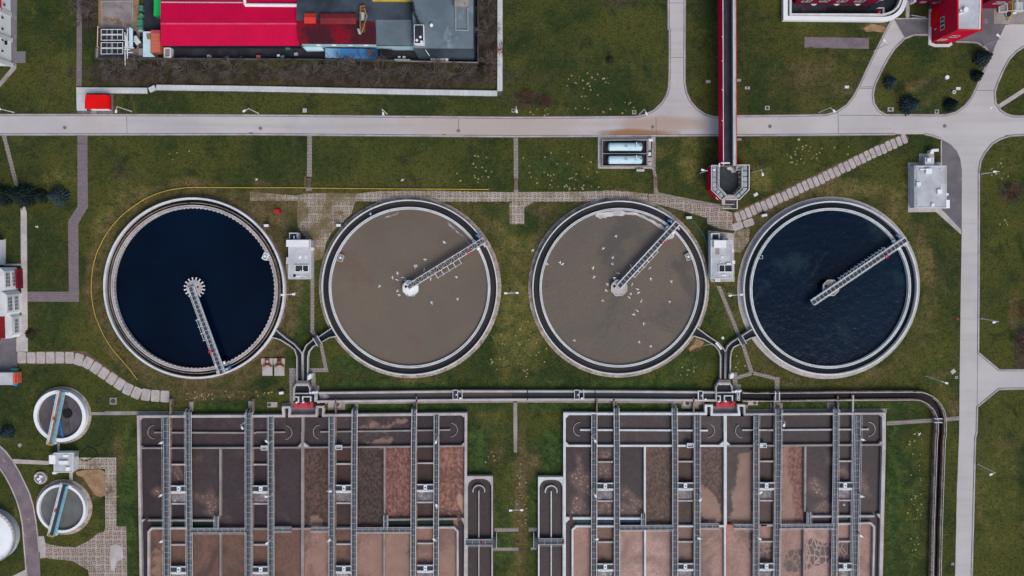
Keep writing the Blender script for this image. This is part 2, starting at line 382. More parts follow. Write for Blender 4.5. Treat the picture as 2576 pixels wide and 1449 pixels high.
def sludge(name, c1, c2, ripple=.15, rs=1.0, c3=None, t3=.6, s3=.14, dist=.05, s1=.07, tan=(.30, .185, .140, 1)):
    t = NT(name); c = t.mix(t.ramp(t.noise(s1, 5, .55, dist=.8), .3, .7), c1, c2)
    if c3: c = t.mix(t.ramp(t.noise(s3, 5, .6, dist=1.4), t3 - .08, t3 + .16), c, c3)
    wob = t.math('MULTIPLY', t.math('SUBTRACT', t.noise(.30, 6, .72, dist=.4), .5), 1.5)
    c = t.mix(t.ramp(t.math('ADD', t.attr('dark'), wob), .44, .58, 0, .95), c, (.034, .027, .031, 1))
    n = t.noise(rs * (1.7 if ripple > .5 else 1), 4, .6, t.scalev(1, .75) if ripple > .5 else None, dist=.9 if ripple < .5 else .15)
    c = t.mix(t.ramp(n, .56 if ripple < .5 else .53, .40, 0, .4 if ripple < .5 else .8), c, tuple(x * .45 for x in c1[:3]) + (1,))
    if ripple > .5: c = t.mix(t.ramp(n, .52, .66, 0, .6), c, tuple(min(1, x * 1.6) for x in c2[:3]) + (1,))
    c = t.mix(t.ramp(t.math('ADD', t.attr('tan'), wob), .42, .62, 0, .95), c, t.mix(t.ramp(t.noise(.4, 5), .3, .7), tan, tuple(x * .8 for x in tan[:3]) + (1,)))
    c = t.mix(t.ramp(t.math('ADD', t.attr('foam'), wob), .12, .5, 0, .75), c, (.105, .070, .062, 1))
    fm = t.math('MULTIPLY', t.ramp(t.math('ADD', t.attr('foam'), wob), .38, .62), t.ramp(t.noise(1.1, 5, .7), .30, .62, .25, 1))
    v = t.voro(1.7)
    c = t.mix(fm, c, t.mix(t.ramp(v, .05, .55), (.40, .255, .205, 1), (.13, .080, .070, 1)))
    c = t.mix(t.math('MULTIPLY', t.ramp(t.math('ADD', t.attr('foam'), wob), .35, .6), t.ramp(t.voro(.55), .16, .10)), c, (.48, .36, .31, 1))
    e = t.voro(.55, 'DISTANCE_TO_EDGE', 'Distance', t.scalev(1.5, .8))
    c = t.mix(t.math('MULTIPLY', t.ramp(t.math('ADD', t.attr('flake'), t.math('MULTIPLY', wob, .8)), .45, .6), t.ramp(e, .05, .11)), c, (.050, .042, .052, 1))
    c = t.mix(t.ramp(t.noise(6, 2, .7), .4, .7, 0, .3), c, tuple(min(1, x * 1.5) for x in c2[:3]) + (1,))
    t.bump(n, ripple, dist); t.done(c, .42, 0, .22)
sludge('sludge_dark', (.036, .027, .031, 1), (.050, .036, .039, 1))
sludge('sludge_plum', (.046, .034, .037, 1), (.064, .046, .047, 1), c3=(.098, .070, .066, 1), t3=.58)
sludge('sludge_brown', (.070, .042, .034, 1), (.105, .062, .050, 1), .6, .9, dist=.12, c3=(.13, .062, .050, 1), t3=.6)
sludge('sludge_darkbrown', (.046, .033, .028, 1), (.072, .047, .039, 1), .7, .9, dist=.12)
sludge('sludge_red', (.17, .075, .060, 1), (.23, .105, .084, 1), .9, .9, dist=.14, c3=(.11, .055, .046, 1), t3=.58, s3=.09)
sludge('sludge_redlight', (.19, .088, .068, 1), (.26, .125, .096, 1), .9, .8, dist=.14, c3=(.105, .054, .045, 1), t3=.6, s3=.09, tan=(.44, .28, .20, 1))
sludge('sludge_redcell', (.042, .027, .027, 1), (.078, .038, .030, 1), .3, .9, c3=(.15, .058, .034, 1), t3=.6)
sludge('sludge_tan', (.26, .145, .115, 1), (.345, .205, .168, 1), .12, 1.2, c3=(.125, .076, .062, 1), t3=.53, s3=.08)
sludge('sludge_pinktan', (.34, .205, .176, 1), (.43, .28, .245, 1), .12, 1.2, c3=(.20, .122, .10, 1), t3=.54, s3=.08)
sludge('sludge_midbrown', (.145, .080, .060, 1), (.20, .112, .082, 1), .15, 1.2, c3=(.068, .045, .040, 1), t3=.54, s3=.07)
def grass():
    t = NT('grass'); dry, lush, soil, och = t.attr('dry'), t.attr('lush'), t.attr('soil'), t.attr('ochre')
    big = t.noise(.045, 6, .62); mid = t.noise(.32, 6, .70, dist=.3); clump = t.noise(.85, 5, .72); fine = t.noise(2.3, 4, .78)
    wob = t.math('MULTIPLY', t.math('SUBTRACT', t.noise(.13, 7, .72), .5), 1.6)
    c = t.mix(t.ramp(big, .38, .60), (.034, .056, .018, 1), (.086, .092, .023, 1))
    c = t.mix(t.ramp(t.noise(.11, 6, .7, dist=.6), .52, .68, 0, .6), c, (.120, .124, .032, 1))
    c = t.mix(t.ramp(mid, .52, .70, 0, .7), c, (.105, .080, .028, 1))
    c = t.mix(t.ramp(t.noise(.17, 6, .70, dist=.5), .52, .66, 0, .75), c, (.020, .036, .016, 1))
    c = t.mix(t.ramp(t.math('ADD', och, wob), .2, .85, 0, .85), c, t.mix(t.ramp(mid, .38, .62), (.098, .120, .034, 1), (.225, .190, .055, 1)))
    c = t.mix(t.ramp(t.math('ADD', lush, wob), .25, .85, 0, .9), c, t.mix(t.ramp(mid, .4, .62), (.024, .062, .020, 1), (.080, .128, .032, 1)))
    c = t.mix(t.ramp(t.math('ADD', dry, wob), .2, .9, 0, .9), c, t.mix(t.ramp(mid, .35, .65), (.115, .080, .036, 1), (.21, .150, .078, 1)))
    c = t.mix(t.ramp(t.math('ADD', soil, wob), .2, .8, 0, .92), c, t.mix(t.ramp(mid, .4, .62), (.040, .030, .027, 1), (.098, .072, .062, 1)))
    c = t.mix(t.ramp(clump, .50, .64, 0, .52), c, (.014, .022, .009, 1))
    c = t.mix(t.ramp(t.noise(.6, 5, .75), .54, .68, 0, .40), c, (.13, .115, .040, 1))
    c = t.mix(t.ramp(fine, .42, .62, 0, .6), c, (.013, .018, .008, 1))
    c = t.mix(t.ramp(t.noise(4.0, 3, .8), .54, .70, 0, .5), c, (.17, .155, .062, 1))
    t.bump(t.math('ADD', fine, clump), .5, .25); t.done(c, .95, 0, 0.0)
grass()
# ================================================================== GROUND: one sheet to the horizon
def build_ground():
    xs = [-1800, -700, -300] + list(range(-150, 151)) + [300, 700, 1800]
    ys = [-1800, -700, -300] + list(range(-102, 81)) + [300, 700, 1800]
    nx, ny = len(xs), len(ys)
    me = bpy.data.meshes.new('ground')
    vs = [(x, y, 0) for y in ys for x in xs]
    fs = [(j * nx + i, j * nx + i + 1, (j + 1) * nx + i + 1, (j + 1) * nx + i) for j in range(ny - 1) for i in range(nx - 1)]
    me.from_pydata(vs, [], fs); me.materials.append(MAT['grass'])
    fields = {'dry': [('B1', 150, 640, 330, 230, .8), ('B1', 700, 560, 500, 150, .5), ('B1', 520, 1000, 200, 220, .6), ('A3', 930, 520, 150, 140, 1), ('A3', 1190, 240, 60, 200, .7),
                      ('A2', 2150, 1070, 480, 60, .75), ('D0', 520, 820, 520, 260, .5), ('D0', 1560, 860, 220, 90, .5), ('D0', 1080, 270, 150, 40, .9),
                      ('D0', 400, 1000, 300, 120, .4), ('C3', 90, 700, 70, 900, .8), ('C3', 130, 320, 140, 170, .8), ('C2', 110, 1100, 40, 300, .25),
                      ('D2', 1700, 500, 60, 40, .5), ('D2', 1740, 870, 100, 60, .5), ('D2', 1880, 1200, 60, 90, .7), ('D1', 1700, 1300, 300, 300, .35), ('D3', 2400, 120, 160, 90, .5),
                      ('D3', 2150, 800, 60, 400, .4), ('B3', 2420, 250, 150, 120, .5), ('C1', 330, 640, 300, 90, .55), ('C1', 300, 880, 60, 200, .6), ('C1', 2330, 1050, 180, 300, .55),
                      ('D2', 2480, 250, 60, 220, .8), ('B2', 1600, 920, 260, 30, .7), ('A0', 600, 900, 400, 300, .15), ('C2', 1850, 560, 70, 80, 1.0), ('C0', 1000, 640, 60, 40, .4),
                      ('B1', 2450, 600, 260, 50, .4), ('C1', 40, 1350, 50, 400, .45), ('D1', 1950, 1300, 300, 900, .15)],
              'lush': [('A3', 1300, 700, 60, 900, .9), ('A3', 1230, 800, 60, 700, .5), ('B2', 1400, 970, 900, 50, .7), ('C2', 900, 970, 1200, 60, .8), ('B2', 1400, 1195, 900, 40, .9), ('C2', 900, 1190, 900, 40, .9),
                       ('C3', 400, 200, 130, 250, 1), ('C3', 210, 700, 40, 800, .9), ('B3', 2220, 200, 110, 300, .9), ('B3', 2480, 1050, 110, 420, .7), ('D3', 1260, 700, 70, 900, .9), ('D3', 1420, 800, 160, 900, .5), ('D2', 300, 950, 500, 60, .6),
                       ('D2', 700, 1190, 900, 50, .8), ('B2', 420, 150, 150, 400, .7), ('B2', 560, 1000, 60, 300, .6), ('C2', 2200, 250, 200, 400, .6), ('B2', 1000, 760, 300, 120, .6), ('C2', 1700, 800, 350, 150, .5),
                       ('A2', 2200, 1200, 500, 50, .7), ('A2', 600, 300, 300, 300, .35), ('B1', 1300, 80, 1200, 120, .4), ('C1', 300, 250, 500, 160, .5), ('B1', 350, 850, 60, 300, .6), ('D0', 1850, 600, 350, 150, .35)],
              'soil': [('A0', 1750, 740, 950, 120, 1), ('B0', 1200, 760, 1300, 130, 1), ('B0', 2330, 350, 110, 420, 1), ('A0', 870, 130, 110, 150, .8), ('C0', 150, 1000, 260, 90, .7), ('A1', 1300, 300, 400, 120, .35),
                       ('A0', 500, 780, 120, 200, .4), ('D1', 2440, 480, 120, 90, .9), ('D2', 2540, 600, 60, 300, .8), ('C0', 1080, 40, 200, 50, .5), ('A1', 1180, 420, 300, 120, .3), ('C0', 2070, 500, 14, 500, .6)],
              'ochre': [('C2', 100, 300, 260, 480, .8), ('B1', 2520, 1000, 150, 500, .6), ('B2', 400, 300, 200, 250, .35), ('C2', 2150, 150, 250, 300, .35), ('C1', 1500, 200, 700, 250, .35), ('B1', 1500, 250, 1000, 180, .22), ('D2', 1500, 800, 500, 300, .4), ('D3', 1430, 700, 200, 900, .35), ('B2', 2300, 1350, 200, 120, .5), ('A2', 1300, 900, 300, 200, .3), ('B2', 2500, 500, 110, 500, .65), ('B2', 2000, 880, 420, 60, .3), ('C3', 20, 900, 150, 700, .55), ('C1', 150, 1150, 170, 300, .55), ('C1', 1900, 350, 200, 200, .3), ('A1', 1300, 520, 280, 160, .6), ('A1', 1050, 900, 130, 350, .6), ('A1', 620, 350, 300, 120, .5), ('C1', 1780, 150, 120, 260, .7), ('C1', 2500, 350, 120, 130, .7), ('D1', 800, 460, 420, 110, .7),
                        ('D1', 1350, 650, 120, 250, .7), ('D1', 1550, 1200, 120, 250, .7), ('D2', 1620, 250, 120, 350, .5), ('D0', 1500, 1000, 500, 150, .4), ('D1', 100, 620, 200, 60, .5),
                        ('A3', 160, 900, 40, 150, .6), ('A2', 800, 1180, 300, 200, .3), ('B1', 2500, 1100, 90, 400, .4), ('D2', 1750, 1100, 180, 160, .5), ('D3', 2300, 600, 280, 900, .45), ('D1', 2350, 800, 280, 900, .25), ('D1', 2400, 100, 200, 150, .4)]}
    C1 = P(488, 726, 0); C4 = P(2089, 726, 0); C2c = P(1030, 725, 0); C3c = P(1559, 725, 0)
    for k, items in fields.items():
        val = [0.0] * (nx * ny)
        for f, x, y, rx, ry, a in items:
            cx, cy = W(f, x, y); s = SH[f][2] * .1; rx *= s; ry *= s
            for j, yy in enumerate(ys):
                if abs(yy - cy) > ry * 1.7: continue
                for i, xx in enumerate(xs):
                    if abs(xx - cx) > rx * 1.7: continue
                    d = math.hypot((xx - cx) / rx, (yy - cy) / ry)
                    v = a * max(0, min(1, 1.6 - d))
                    if v > val[j * nx + i]: val[j * nx + i] = v
        if k == 'dry':
            for (cx, cy), a, b, amt in ((C1, 23, 27, .62), (C4, 24, 27, .5), (C2c, 23, 26, .45), (C3c, 23, 25, .45)):
                for j, yy in enumerate(ys):
                    for i, xx in enumerate(xs):
                        d = math.hypot(xx - cx, yy - cy)
                        if a - 2 < d < b + 2: 
                            v = amt * min(1, (d - a + 2) / 2, (b + 2 - d) / 2)
                            if cx in (C2c[0], C3c[0]) and yy < cy: v *= .4
                            if v > val[j * nx + i]: val[j * nx + i] = v
        at = me.attributes.new(k, 'FLOAT', 'POINT'); at.data.foreach_set('value', val)
    o = bpy.data.objects.new('ground', me); COL.objects.link(o); tag(o, kind='structure')
build_ground()

# ------------------------------------------------------------------ roads
def arc(p0, p1, p2, n=8):
    return [((1 - t) ** 2 * p0[0] + 2 * t * (1 - t) * p1[0] + t * t * p2[0], (1 - t) ** 2 * p0[1] + 2 * t * (1 - t) * p1[1] + t * t * p2[1]) for t in [i / n for i in range(n + 1)]]
def ML(*segs):
    out = []
    for f, pts in segs: out += WL(f, pts)
    return out
top_w = ML(('A0', [(-900, 1155), (910, 1155), (2576, 1160)]), ('B0', [(1200, 1170), (2576, 1183)]), ('C0', [(1230, 1176)]))
spurL = ML(('C0', [(1230, 1176), (1330, 1158), (1430, 1108), (1510, 1030), (1556, 950), (1576, 870), (1582, 700), (1582, 300), (1571, 290), (1568, -300)]))
spurR = ML(('C0', [(1737, -300), (1734, 500), (1734, 830), (1752, 930), (1792, 1020), (1862, 1100), (1940, 1150), (2030, 1176), (2080, 1178)]))
top_m = ML(('C0', [(2080, 1178), (2250, 1168), (2576, 1165)]), ('D0', [(300, 1161), (580, 1156)]))
ne1L = ML(('D0', [(580, 1156), (690, 1125), (790, 1060), (862, 970), (920, 860), (1000, 690), (1080, 520), (1170, 340), (1245, 200)]))
islL = ML(('D0', [(1625, 351), (1470, 351), (1375, 388), (1272, 490), (1200, 600), (1130, 740), (1075, 855), (1056, 950), (1066, 1040), (1112, 1112), (1185, 1156)]))
islB = ML(('D0', [(1185, 1156), (1790, 1158), (1890, 1130), (1980, 1066), (2042, 990), (2100, 870), (2180, 690), (2240, 560), (2190, 480), (2110, 432), (2060, 424), (1890, 420)]))
ne2R = ML(('D0', [(2900, 380), (2700, 430), (2576, 470), (2500, 518), (2430, 592), (2370, 700), (2305, 850), (2282, 930), (2290, 1040), (2340, 1110), (2400, 1150), (2470, 1168), (2576, 1170), (3200, 1172)]))
bot = ML(('A0', [(-900, 1355), (0, 1355), (2576, 1352)]), ('B0', [(1200, 1362), (2576, 1373)]), ('C0', [(2080, 1362), (2576, 1360)]), ('D0', [(640, 1356), (1280, 1350)]))
bot2 = ML(('D0', [(1575, 1350), (1650, 1365), (1735, 1395), (1800, 1430)]), ('D1', [(1840, 5), (1900, 70), (1935, 150), (1950, 260), (1950, 860), (1940, 1448)]), ('D2', [(1928, 950), (1924, 1448)]), ('D3', [(1905, 500), (1885, 1448), (1868, 2300)]))
rightR1 = ML(('D0', [(3200, 1352), (2576, 1358), (2430, 1368), (2330, 1402)]), ('D1', [(2255, 0), (2185, 85), (2140, 170), (2122, 290), (2122, 900)]), ('D2', [(2120, 30), (2115, 650), (2325, 825), (2530, 825), (3100, 828)]))
rightR2 = ML(('D2', [(3100, 1012), (2530, 1012), (2322, 1017), (2105, 1195), (2100, 1448)]), ('D3', [(2085, 60), (2070, 700), (2050, 1448), (2033, 2300)]))
main = MB()
main.sheet(top_w + spurL[1:] + spurR + top_m[1:] + [W('D0', 1185, 1156)] + ML(('D0', [(1790, 1158), (2100, 1160), (2470, 1168), (2576, 1170), (3200, 1172), (3200, 1352), (2576, 1358), (2200, 1360), (1575, 1350)])) + bot[::-1], .030)
struct(main, 'road', 'road')
rr = MB(); rr.sheet(bot2 + rightR2[::-1] + rightR1[::-1][:-4] + WL('D0', [(2430, 1340), (1600, 1340)]), .034); struct(rr, 'road', 'road')
ne = MB(); ne.sheet(ne1L[::1] + WL('D0', [(1262, 192), (1375, 388)]) + islL[3:] + WL('D0', [(1185, 1175), (580, 1175)]), .038)
ne.sheet(islB[1:8] + WL('D0', [(2275, 505), (2395, 250), (2576, 250), (3000, 240)]) + ne2R[:12] + WL('D0', [(2400, 1180), (1790, 1180)]), .038)
struct(ne, 'road', 'road')
dk = MB(); dk.sheet(WL('D0', [(1262, 188), (1640, 188), (1640, 351), (1470, 351), (1375, 388)]), .026)
dk.sheet(WL('D0', [(1560, -100), (2270, -100), (2275, 240), (2395, 250), (2275, 505), (2240, 560), (2190, 480), (2110, 432), (2060, 424), (1890, 420), (1640, 420), (1640, 100)]), .022)
dk.sheet(ML(('D0', [(1735, 1380), (1850, 1430)]), ('D1', [(1945, 160), (1958, 880), (1744, 650), (1742, 0)])), .026)
struct(dk, 'pavement', 'asphalt')
pad = MB(); pad.sheet(WL('D0', [(2270, -60), (3000, -60), (3000, 246), (2420, 246), (2275, 240)]), .018); struct(pad, 'pavement', 'concrete')
k = MB()
for line in (top_w + spurL[1:], spurR + top_m[1:] + ne1L[1:], islL + islB[1:], ne2R, bot, bot2[:3], rightR1, rightR2): k.ribbon(line, .28, 0, .13)
k.ribbon(bot2[12:], .2, 0, .11)
k.ribbon(WL('D0', [(1262, 190), (1375, 388)]), .25, .03, .09); k.ribbon(WL('D0', [(2395, 250), (2270, 505)]), .3, .03, .09)
k.ribbon(WL('D0', [(1262, 188), (1640, 188)]), .25, 0, .12); k.ribbon(WL('D0', [(2420, 248), (3000, 250)]), .25, 0, .12); k.ribbon(WL('D1', [(1742, -40), (1744, 640)]), .25, 0, .12)
struct(k, 'kerb', 'concrete_pale')
shade_strip = MB()  # dark strip that paints in the shadow edge along the kerbs
for line in (top_w + spurL[1:], spurR + top_m[1:] + ne1L[1:], islL + islB[1:], ne2R, bot, bot2[:3], rightR1, rightR2): shade_strip.ribbon(line, .62, 0, .050, sheet=True)
struct(shade_strip, 'gutter', 'slab_purple')  # no real gutter: this is the painted shadow edge along the kerbs
j = MB()
for f, a, b in (('C0', (1575, 578), (1735, 578)), ('D0', (705, 1130), (710, 1345)), ('D0', (720, 1160), (1180, 1160)), ('D0', (905, 892), (1065, 888)), ('D0', (908, 876), (1068, 872)), ('B0', (2038, 1185), (2034, 1300)),
                ('A0', (1275, 1165), (1278, 1345)), ('C0', (1445, 1180), (1448, 1355)), ('D0', (2090, 908), (2285, 912)), ('D2', (2108, 660), (2104, 1190)), ('C0', (1580, 30), (1730, 30))):
    j.ribbon(WL(f, [a, b]), .10, .03, .044, sheet=True)
struct(j, 'road_joint', 'concrete_dark')
# curved road bottom left, with kerbs
cl = ML(('A3', [(-500, 60), (0, 365), (60, 455), (120, 570), (170, 690), (205, 810), (228, 940), (240, 1100), (255, 1280), (270, 1448), (285, 1900)]))
cr = ML(('A3', [(-500, -250), (-120, 40), (0, 140), (60, 195), (130, 290), (190, 390), (245, 500), (300, 620), (335, 740), (360, 880), (380, 1040), (395, 1200), (408, 1448), (420, 1900)]))
c3 = MB(); c3.sheet(cl + cr[::-1], .030); struct(c3, 'road', 'slab_purple')
k3 = MB(); k3.ribbon(cl, .3, 0, .12); k3.ribbon(cr[:12], .3, 0, .12); struct(k3, 'kerb', 'concrete_pale')
ap = MB(); ap.sheet(WL('A3', [(388, 1050), (440, 1045), (458, 1120), (462, 1262), (405, 1272)]), .024); ap.sheet(WL('A3', [(100, 1460), (262, 1380), (275, 1600), (100, 1600)]), .02)
struct(ap, 'pavement', 'pad_concrete')

# ------------------------------------------------------------------ paths
def path(mat, z, *polys, name='path'):
    m = MB()
    for f, pts in polys: m.sheet(WL(f, pts), z)
    return struct(m, name, mat)
path('paver_purple', .016, ('A0', [(775, -300), (825, -300), (822, 882), (768, 882)]), ('A0', [(778, 1355), (880, 1355), (880, 1448), (778, 1448)]),
     ('A1', [(778, -4), (880, -4), (884, 640), (852, 690), (788, 800), (792, 1449), (692, 1449), (685, 790), (700, 750), (780, 630)]),
     ('A2', [(692, -2), (795, -2), (796, 138), (276, 136), (276, 36), (692, 36)]))
path('paver_path', .018, ('A0', [(-40, 1300), (30, 1357), (62, 1357), (80, 1448), (42, 1448), (15, 1357)]), ('A1', [(40, -2), (82, -2), (192, 430), (150, 430)]))
path('concrete_pale', .020, ('A1', [(208, 620), (250, 624), (270, 690), (275, 1448), (214, 1448), (208, 900)]), ('A2', [(215, -2), (276, -2), (280, 638), (165, 640), (165, 500), (215, 470)]), ('A1', [(30, 955), (60, 955), (60, 1205), (214, 1205), (214, 1222), (30, 1222)]))
path('asphalt', .012, ('A0', [(105, -300), (175, -300), (168, 520), (165, 640), (105, 700)]), ('A0', [(168, 516), (258, 518), (256, 634), (165, 634)]), ('A2', [(-300, 480), (165, 505), (172, 770), (172, 850), (-300, 850)]))
path('concrete', .014, ('A0', [(105, 690), (165, 640), (165, 690), (-20, 900), (-20, 840)]))
for f, pts in (('B0', [(515, 1362), (562, 1362), (562, 1448), (515, 1448)]), ('B1', [(516, -2), (562, -2), (560, 330), (510, 330)]), ('C0', [(12, 1375), (58, 1375), (58, 1448), (14, 1448)]), ('C1', [(14, -2), (58, -2), (60, 350), (16, 350)]),
               ('C1', [(1406, -20), (1446, -20), (1440, 260), (1458, 340), (1422, 340), (1406, 250)])):
    path('paver_path', .016, (f, pts))
# flights of steps with a thin handrail down the bank
for f, x0, y0, x1, y1, hx, nm in (('B1', 508, 345, 552, 440, 498, 'between the first two'), ('C1', 18, 355, 56, 455, 20, 'between the middle'), ('C1', 1424, 340, 1460, 440, 1420, 'beside the blue tanks')):
    t = empty('outdoor_stairs', W(f, (x0 + x1) / 2, (y0 + y1) / 2), 'concrete steps with a side rail on the bank ' + {'B1': 'above the second round tank', 'C1': 'above the gap between the brown tanks'}[f] if hx != 1420 else 'narrow concrete steps with a side rail just below the pale blue cylinder tanks', 'stairs', 'steps down the grass bank')
    m = MB(); n = 9
    for i in range(n):
        a, b = y0 + (y1 - y0) * i / n, y0 + (y1 - y0) * (i + .7) / n
        m.rect(f, x0, a, x1, b, 0, .16 + .02 * (n - i))
    m.build('step', 'concrete_brown', t)
    m = MB(); m.rail(WL(f, [(hx, y0 - 20), (hx, y1)], 0), 0, .9, .05); m.build('handrail', 'wood', t)
path('paver_path', .017, ('B1', [(498, 440), (560, 440), (556, 470), (500, 470)]), ('C1', [(16, 455), (62, 455), (62, 490), (16, 490)]), ('C1', [(1424, 440), (1462, 440), (1466, 485), (1426, 510)]))
path('grid_paver', .012, ('B1', [(1000, 500), (1250, 472), (1800, 470), (2576, 486), (2576, 580), (1300, 582), (1000, 575)]), ('C1', [(0, 484), (700, 478), (960, 468), (1180, 478), (1362, 500), (1364, 586), (1100, 572), (700, 578), (0, 582)]),
     ('C1', [(0, 584), (215, 584), (120, 640), (120, 806), (0, 806)]))
path('grid_paver_worn', .012, ('B1', [(-60, 480), (400, 520), (470, 500), (760, 490), (998, 498), (998, 578), (960, 700), (860, 800), (760, 890), (700, 1000), (680, 1150), (580, 1180), (540, 1000), (470, 900), (420, 830), (410, 700), (420, 570), (-60, 570)]), ('C1', [(2230, 880), (2390, 840), (2380, 980), (2300, 1090), (2230, 1090)]), ('B1', [(2548, 590), (2576, 590), (2576, 806), (2548, 806)]))
path('grid_paver_pink', .013, ('C1', [(1372, 505), (1480, 500), (1800, 580), (2080, 650), (2210, 690), (2225, 870), (2080, 850), (1960, 800), (1960, 745), (1600, 640), (1372, 585)]))
path('paver_path', .020, ('C1', [(1462, 484), (1700, 535), (2098, 610), (2094, 655), (1800, 590), (1480, 512), (1430, 508)]))
path('grid_paver', .012, ('A3', [(752, 256), (1168, 256), (1172, 950), (1060, 950), (1056, 370), (752, 370)]))
path('grid_paver_pink', .013, ('A3', [(1060, 950), (1172, 950), (1270, 950), (1282, 1700), (900, 1700), (890, 1392), (730, 1296), (462, 1270), (458, 1120), (600, 1150), (760, 1160), (900, 1090), (980, 1020), (1050, 1000)]))
path('concrete_pale', .018, ('A3', [(1110, 1150), (1170, 1130), (1230, 1160), (1240, 1270), (1180, 1300), (1150, 1400), (1115, 1390), (1105, 1260)]))
path('pad_concrete', .014, ('A3', [(112, 270), (490, 292), (490, 330), (140, 316)]), ('A3', [(575, 110), (602, 110), (602, 200), (575, 200)]), ('A3', [(698, 405), (732, 405), (732, 510), (698, 500)]))
path('concrete', .014, ('A2', [(908, 1248), (1055, 1248), (1055, 1240), (1900, 1240), (1900, 1275), (908, 1278)]), ('A2', [(1905, 1145), (1945, 1145), (1945, 1240), (1905, 1240)]), ('A2', [(2498, 1138), (2540, 1138), (2540, 1250), (2500, 1250)]))
path('tan_soil', .006, ('A3', [(760, 400), (850, 380), (1010, 376), (1054, 400), (1056, 640), (1010, 655), (950, 630), (880, 530), (840, 460), (770, 430)]), ('D0', [(960, 285), (1040, 240), (1150, 260), (1195, 285), (1180, 330), (1060, 315), (990, 320)]), ('C2', [(1850, 500), (1930, 545), (1900, 590), (1840, 600), (1790, 640), (1775, 610), (1830, 560)]), name='bare_soil')
# paths between and below the round tanks
path('paver_path', .014, ('B2', [(548, -340), (585, -340), (585, 430), (625, 500), (600, 505), (546, 440)]), ('B2', [(635, 560), (668, 560), (730, 845), (528, 845), (528, 806), (682, 806)]), ('B2', [(556, 850), (596, 850), (600, 980), (634, 980), (636, 1040), (556, 1040)]), ('B2', [(332, 806), (402, 806), (402, 930), (385, 985), (378, 1190), (345, 1190), (262, 1190), (262, 1160), (340, 1150)]),
     ('C2', [(2055, -20), (2095, -20), (2300, 480), (2262, 480)]), ('C2', [(2300, 560), (2335, 560), (2430, 850), (2400, 880), (2262, 920), (2262, 885), (2385, 845)]), ('C2', [(2405, 855), (2440, 842), (2624, 887), (2624, 921), (2430, 874)]), ('D2', [(118, 897), (116, 1040), (66, 1040), (70, 930), (52, 922), (52, 888)]), ('C2', [(2210, 850), (2262, 850), (2265, 970), (2300, 970), (2300, 1030), (2225, 1040)]),
     ('D2', [(62, 1130), (118, 1130), (118, 1155), (148, 1155), (148, 1215), (22, 1218), (24, 1155), (62, 1155)]), ('D2', [(595, 1152), (716, 1152), (716, 1215), (595, 1215)]), ('D2', [(-260, 1218), (1195, 1212), (1195, 1258), (1160, 1258), (1150, 1250), (-260, 1260)]), ('D2', [(1196, 1342), (1662, 1312), (1664, 1350), (1196, 1382)]), ('D2', [(1762, 1302), (1924, 1290), (1924, 1330), (1762, 1345)]),
     ('B3', [(2395, 966), (2640, 966), (2640, 1000), (2395, 1003)]), ('B3', [(2385, 1162), (2640, 1162), (2640, 1196), (2380, 1196)]), ('C3', [(165, 962), (250, 962), (250, 1000), (165, 1000)]), ('C3', [(185, 1162), (250, 1160), (250, 1185), (185, 1185)]))
path('concrete', .015, ('C2', [(12, 1140), (48, 1140), (52, 1448), (12, 1448)]), ('C3', [(14, 0), (50, 0), (50, 205), (16, 205)]), ('B2', [(640, 1140), (2576, 1118), (2576, 1152), (1610, 1160), (1000, 1165), (895, 1165), (895, 1226), (720, 1226), (720, 1152), (640, 1160)]), ('C2', [(0, 1120), (1880, 1130), (1920, 1150), (1920, 1170), (1875, 1170), (1875, 1212), (1702, 1212), (1702, 1160), (0, 1150)]),
     ('B2', [(990, 1165), (1028, 1165), (1026, 1240), (990, 1240)]), ('B2', [(1578, 1160), (1616, 1160), (1616, 1225), (1578, 1225)]), ('C2', [(1020, 1150), (1056, 1150), (1058, 1210), (1022, 1210)]), ('C2', [(1600, 1158), (1638, 1158), (1640, 1210), (1602, 1210)]), ('B2', [(345, 1200), (608, 1200), (605, 1285), (345, 1285)]), ('C2', [(2018, 1190), (2262, 1190), (2262, 1275), (2018, 1275)]), ('C2', [(2330, 1175), (2370, 1175), (2366, 1225), (2576, 1225), (2576, 1262), (2330, 1262)]))
path('slab_purple', .016, ('D0', [(368, 372), (550, 374), (740, 378), (1016, 382), (1016, 492), (640, 486), (610, 478), (470, 484), (440, 470), (368, 482)]))
path('pad_concrete', .014, ('B1', [(300, 1180), (330, 1180), (332, 1360), (300, 1360)]), ('C1', [(1968, 868), (2230, 900), (2236, 1385), (1998, 1388), (1975, 1300)]), ('D1', [(1408, 185), (1520, 185), (1520, 98), (1672, 98), (1672, 185), (1745, 185), (1745, 650), (1830, 650), (1745, 655), (1945, 860), (1945, 912), (1690, 684), (1410, 686)]), ('C0', [(862, 1376), (1440, 1376), (1440, 1448), (862, 1448)]), ('C1', [(862, -2), (1440, -2), (1440, 240), (1400, 248), (862, 248)]), ('D0', [(2420, 205), (2496, 205), (2496, 240), (2420, 240)]), ('D0', [(1385, -60), (1426, -60), (1424, 188), (1388, 188)]), ('D0', [(2285, 1075), (2350, 1030), (3000, 610), (3000, 660), (2340, 1085), (2312, 1098)]), name='pavement')

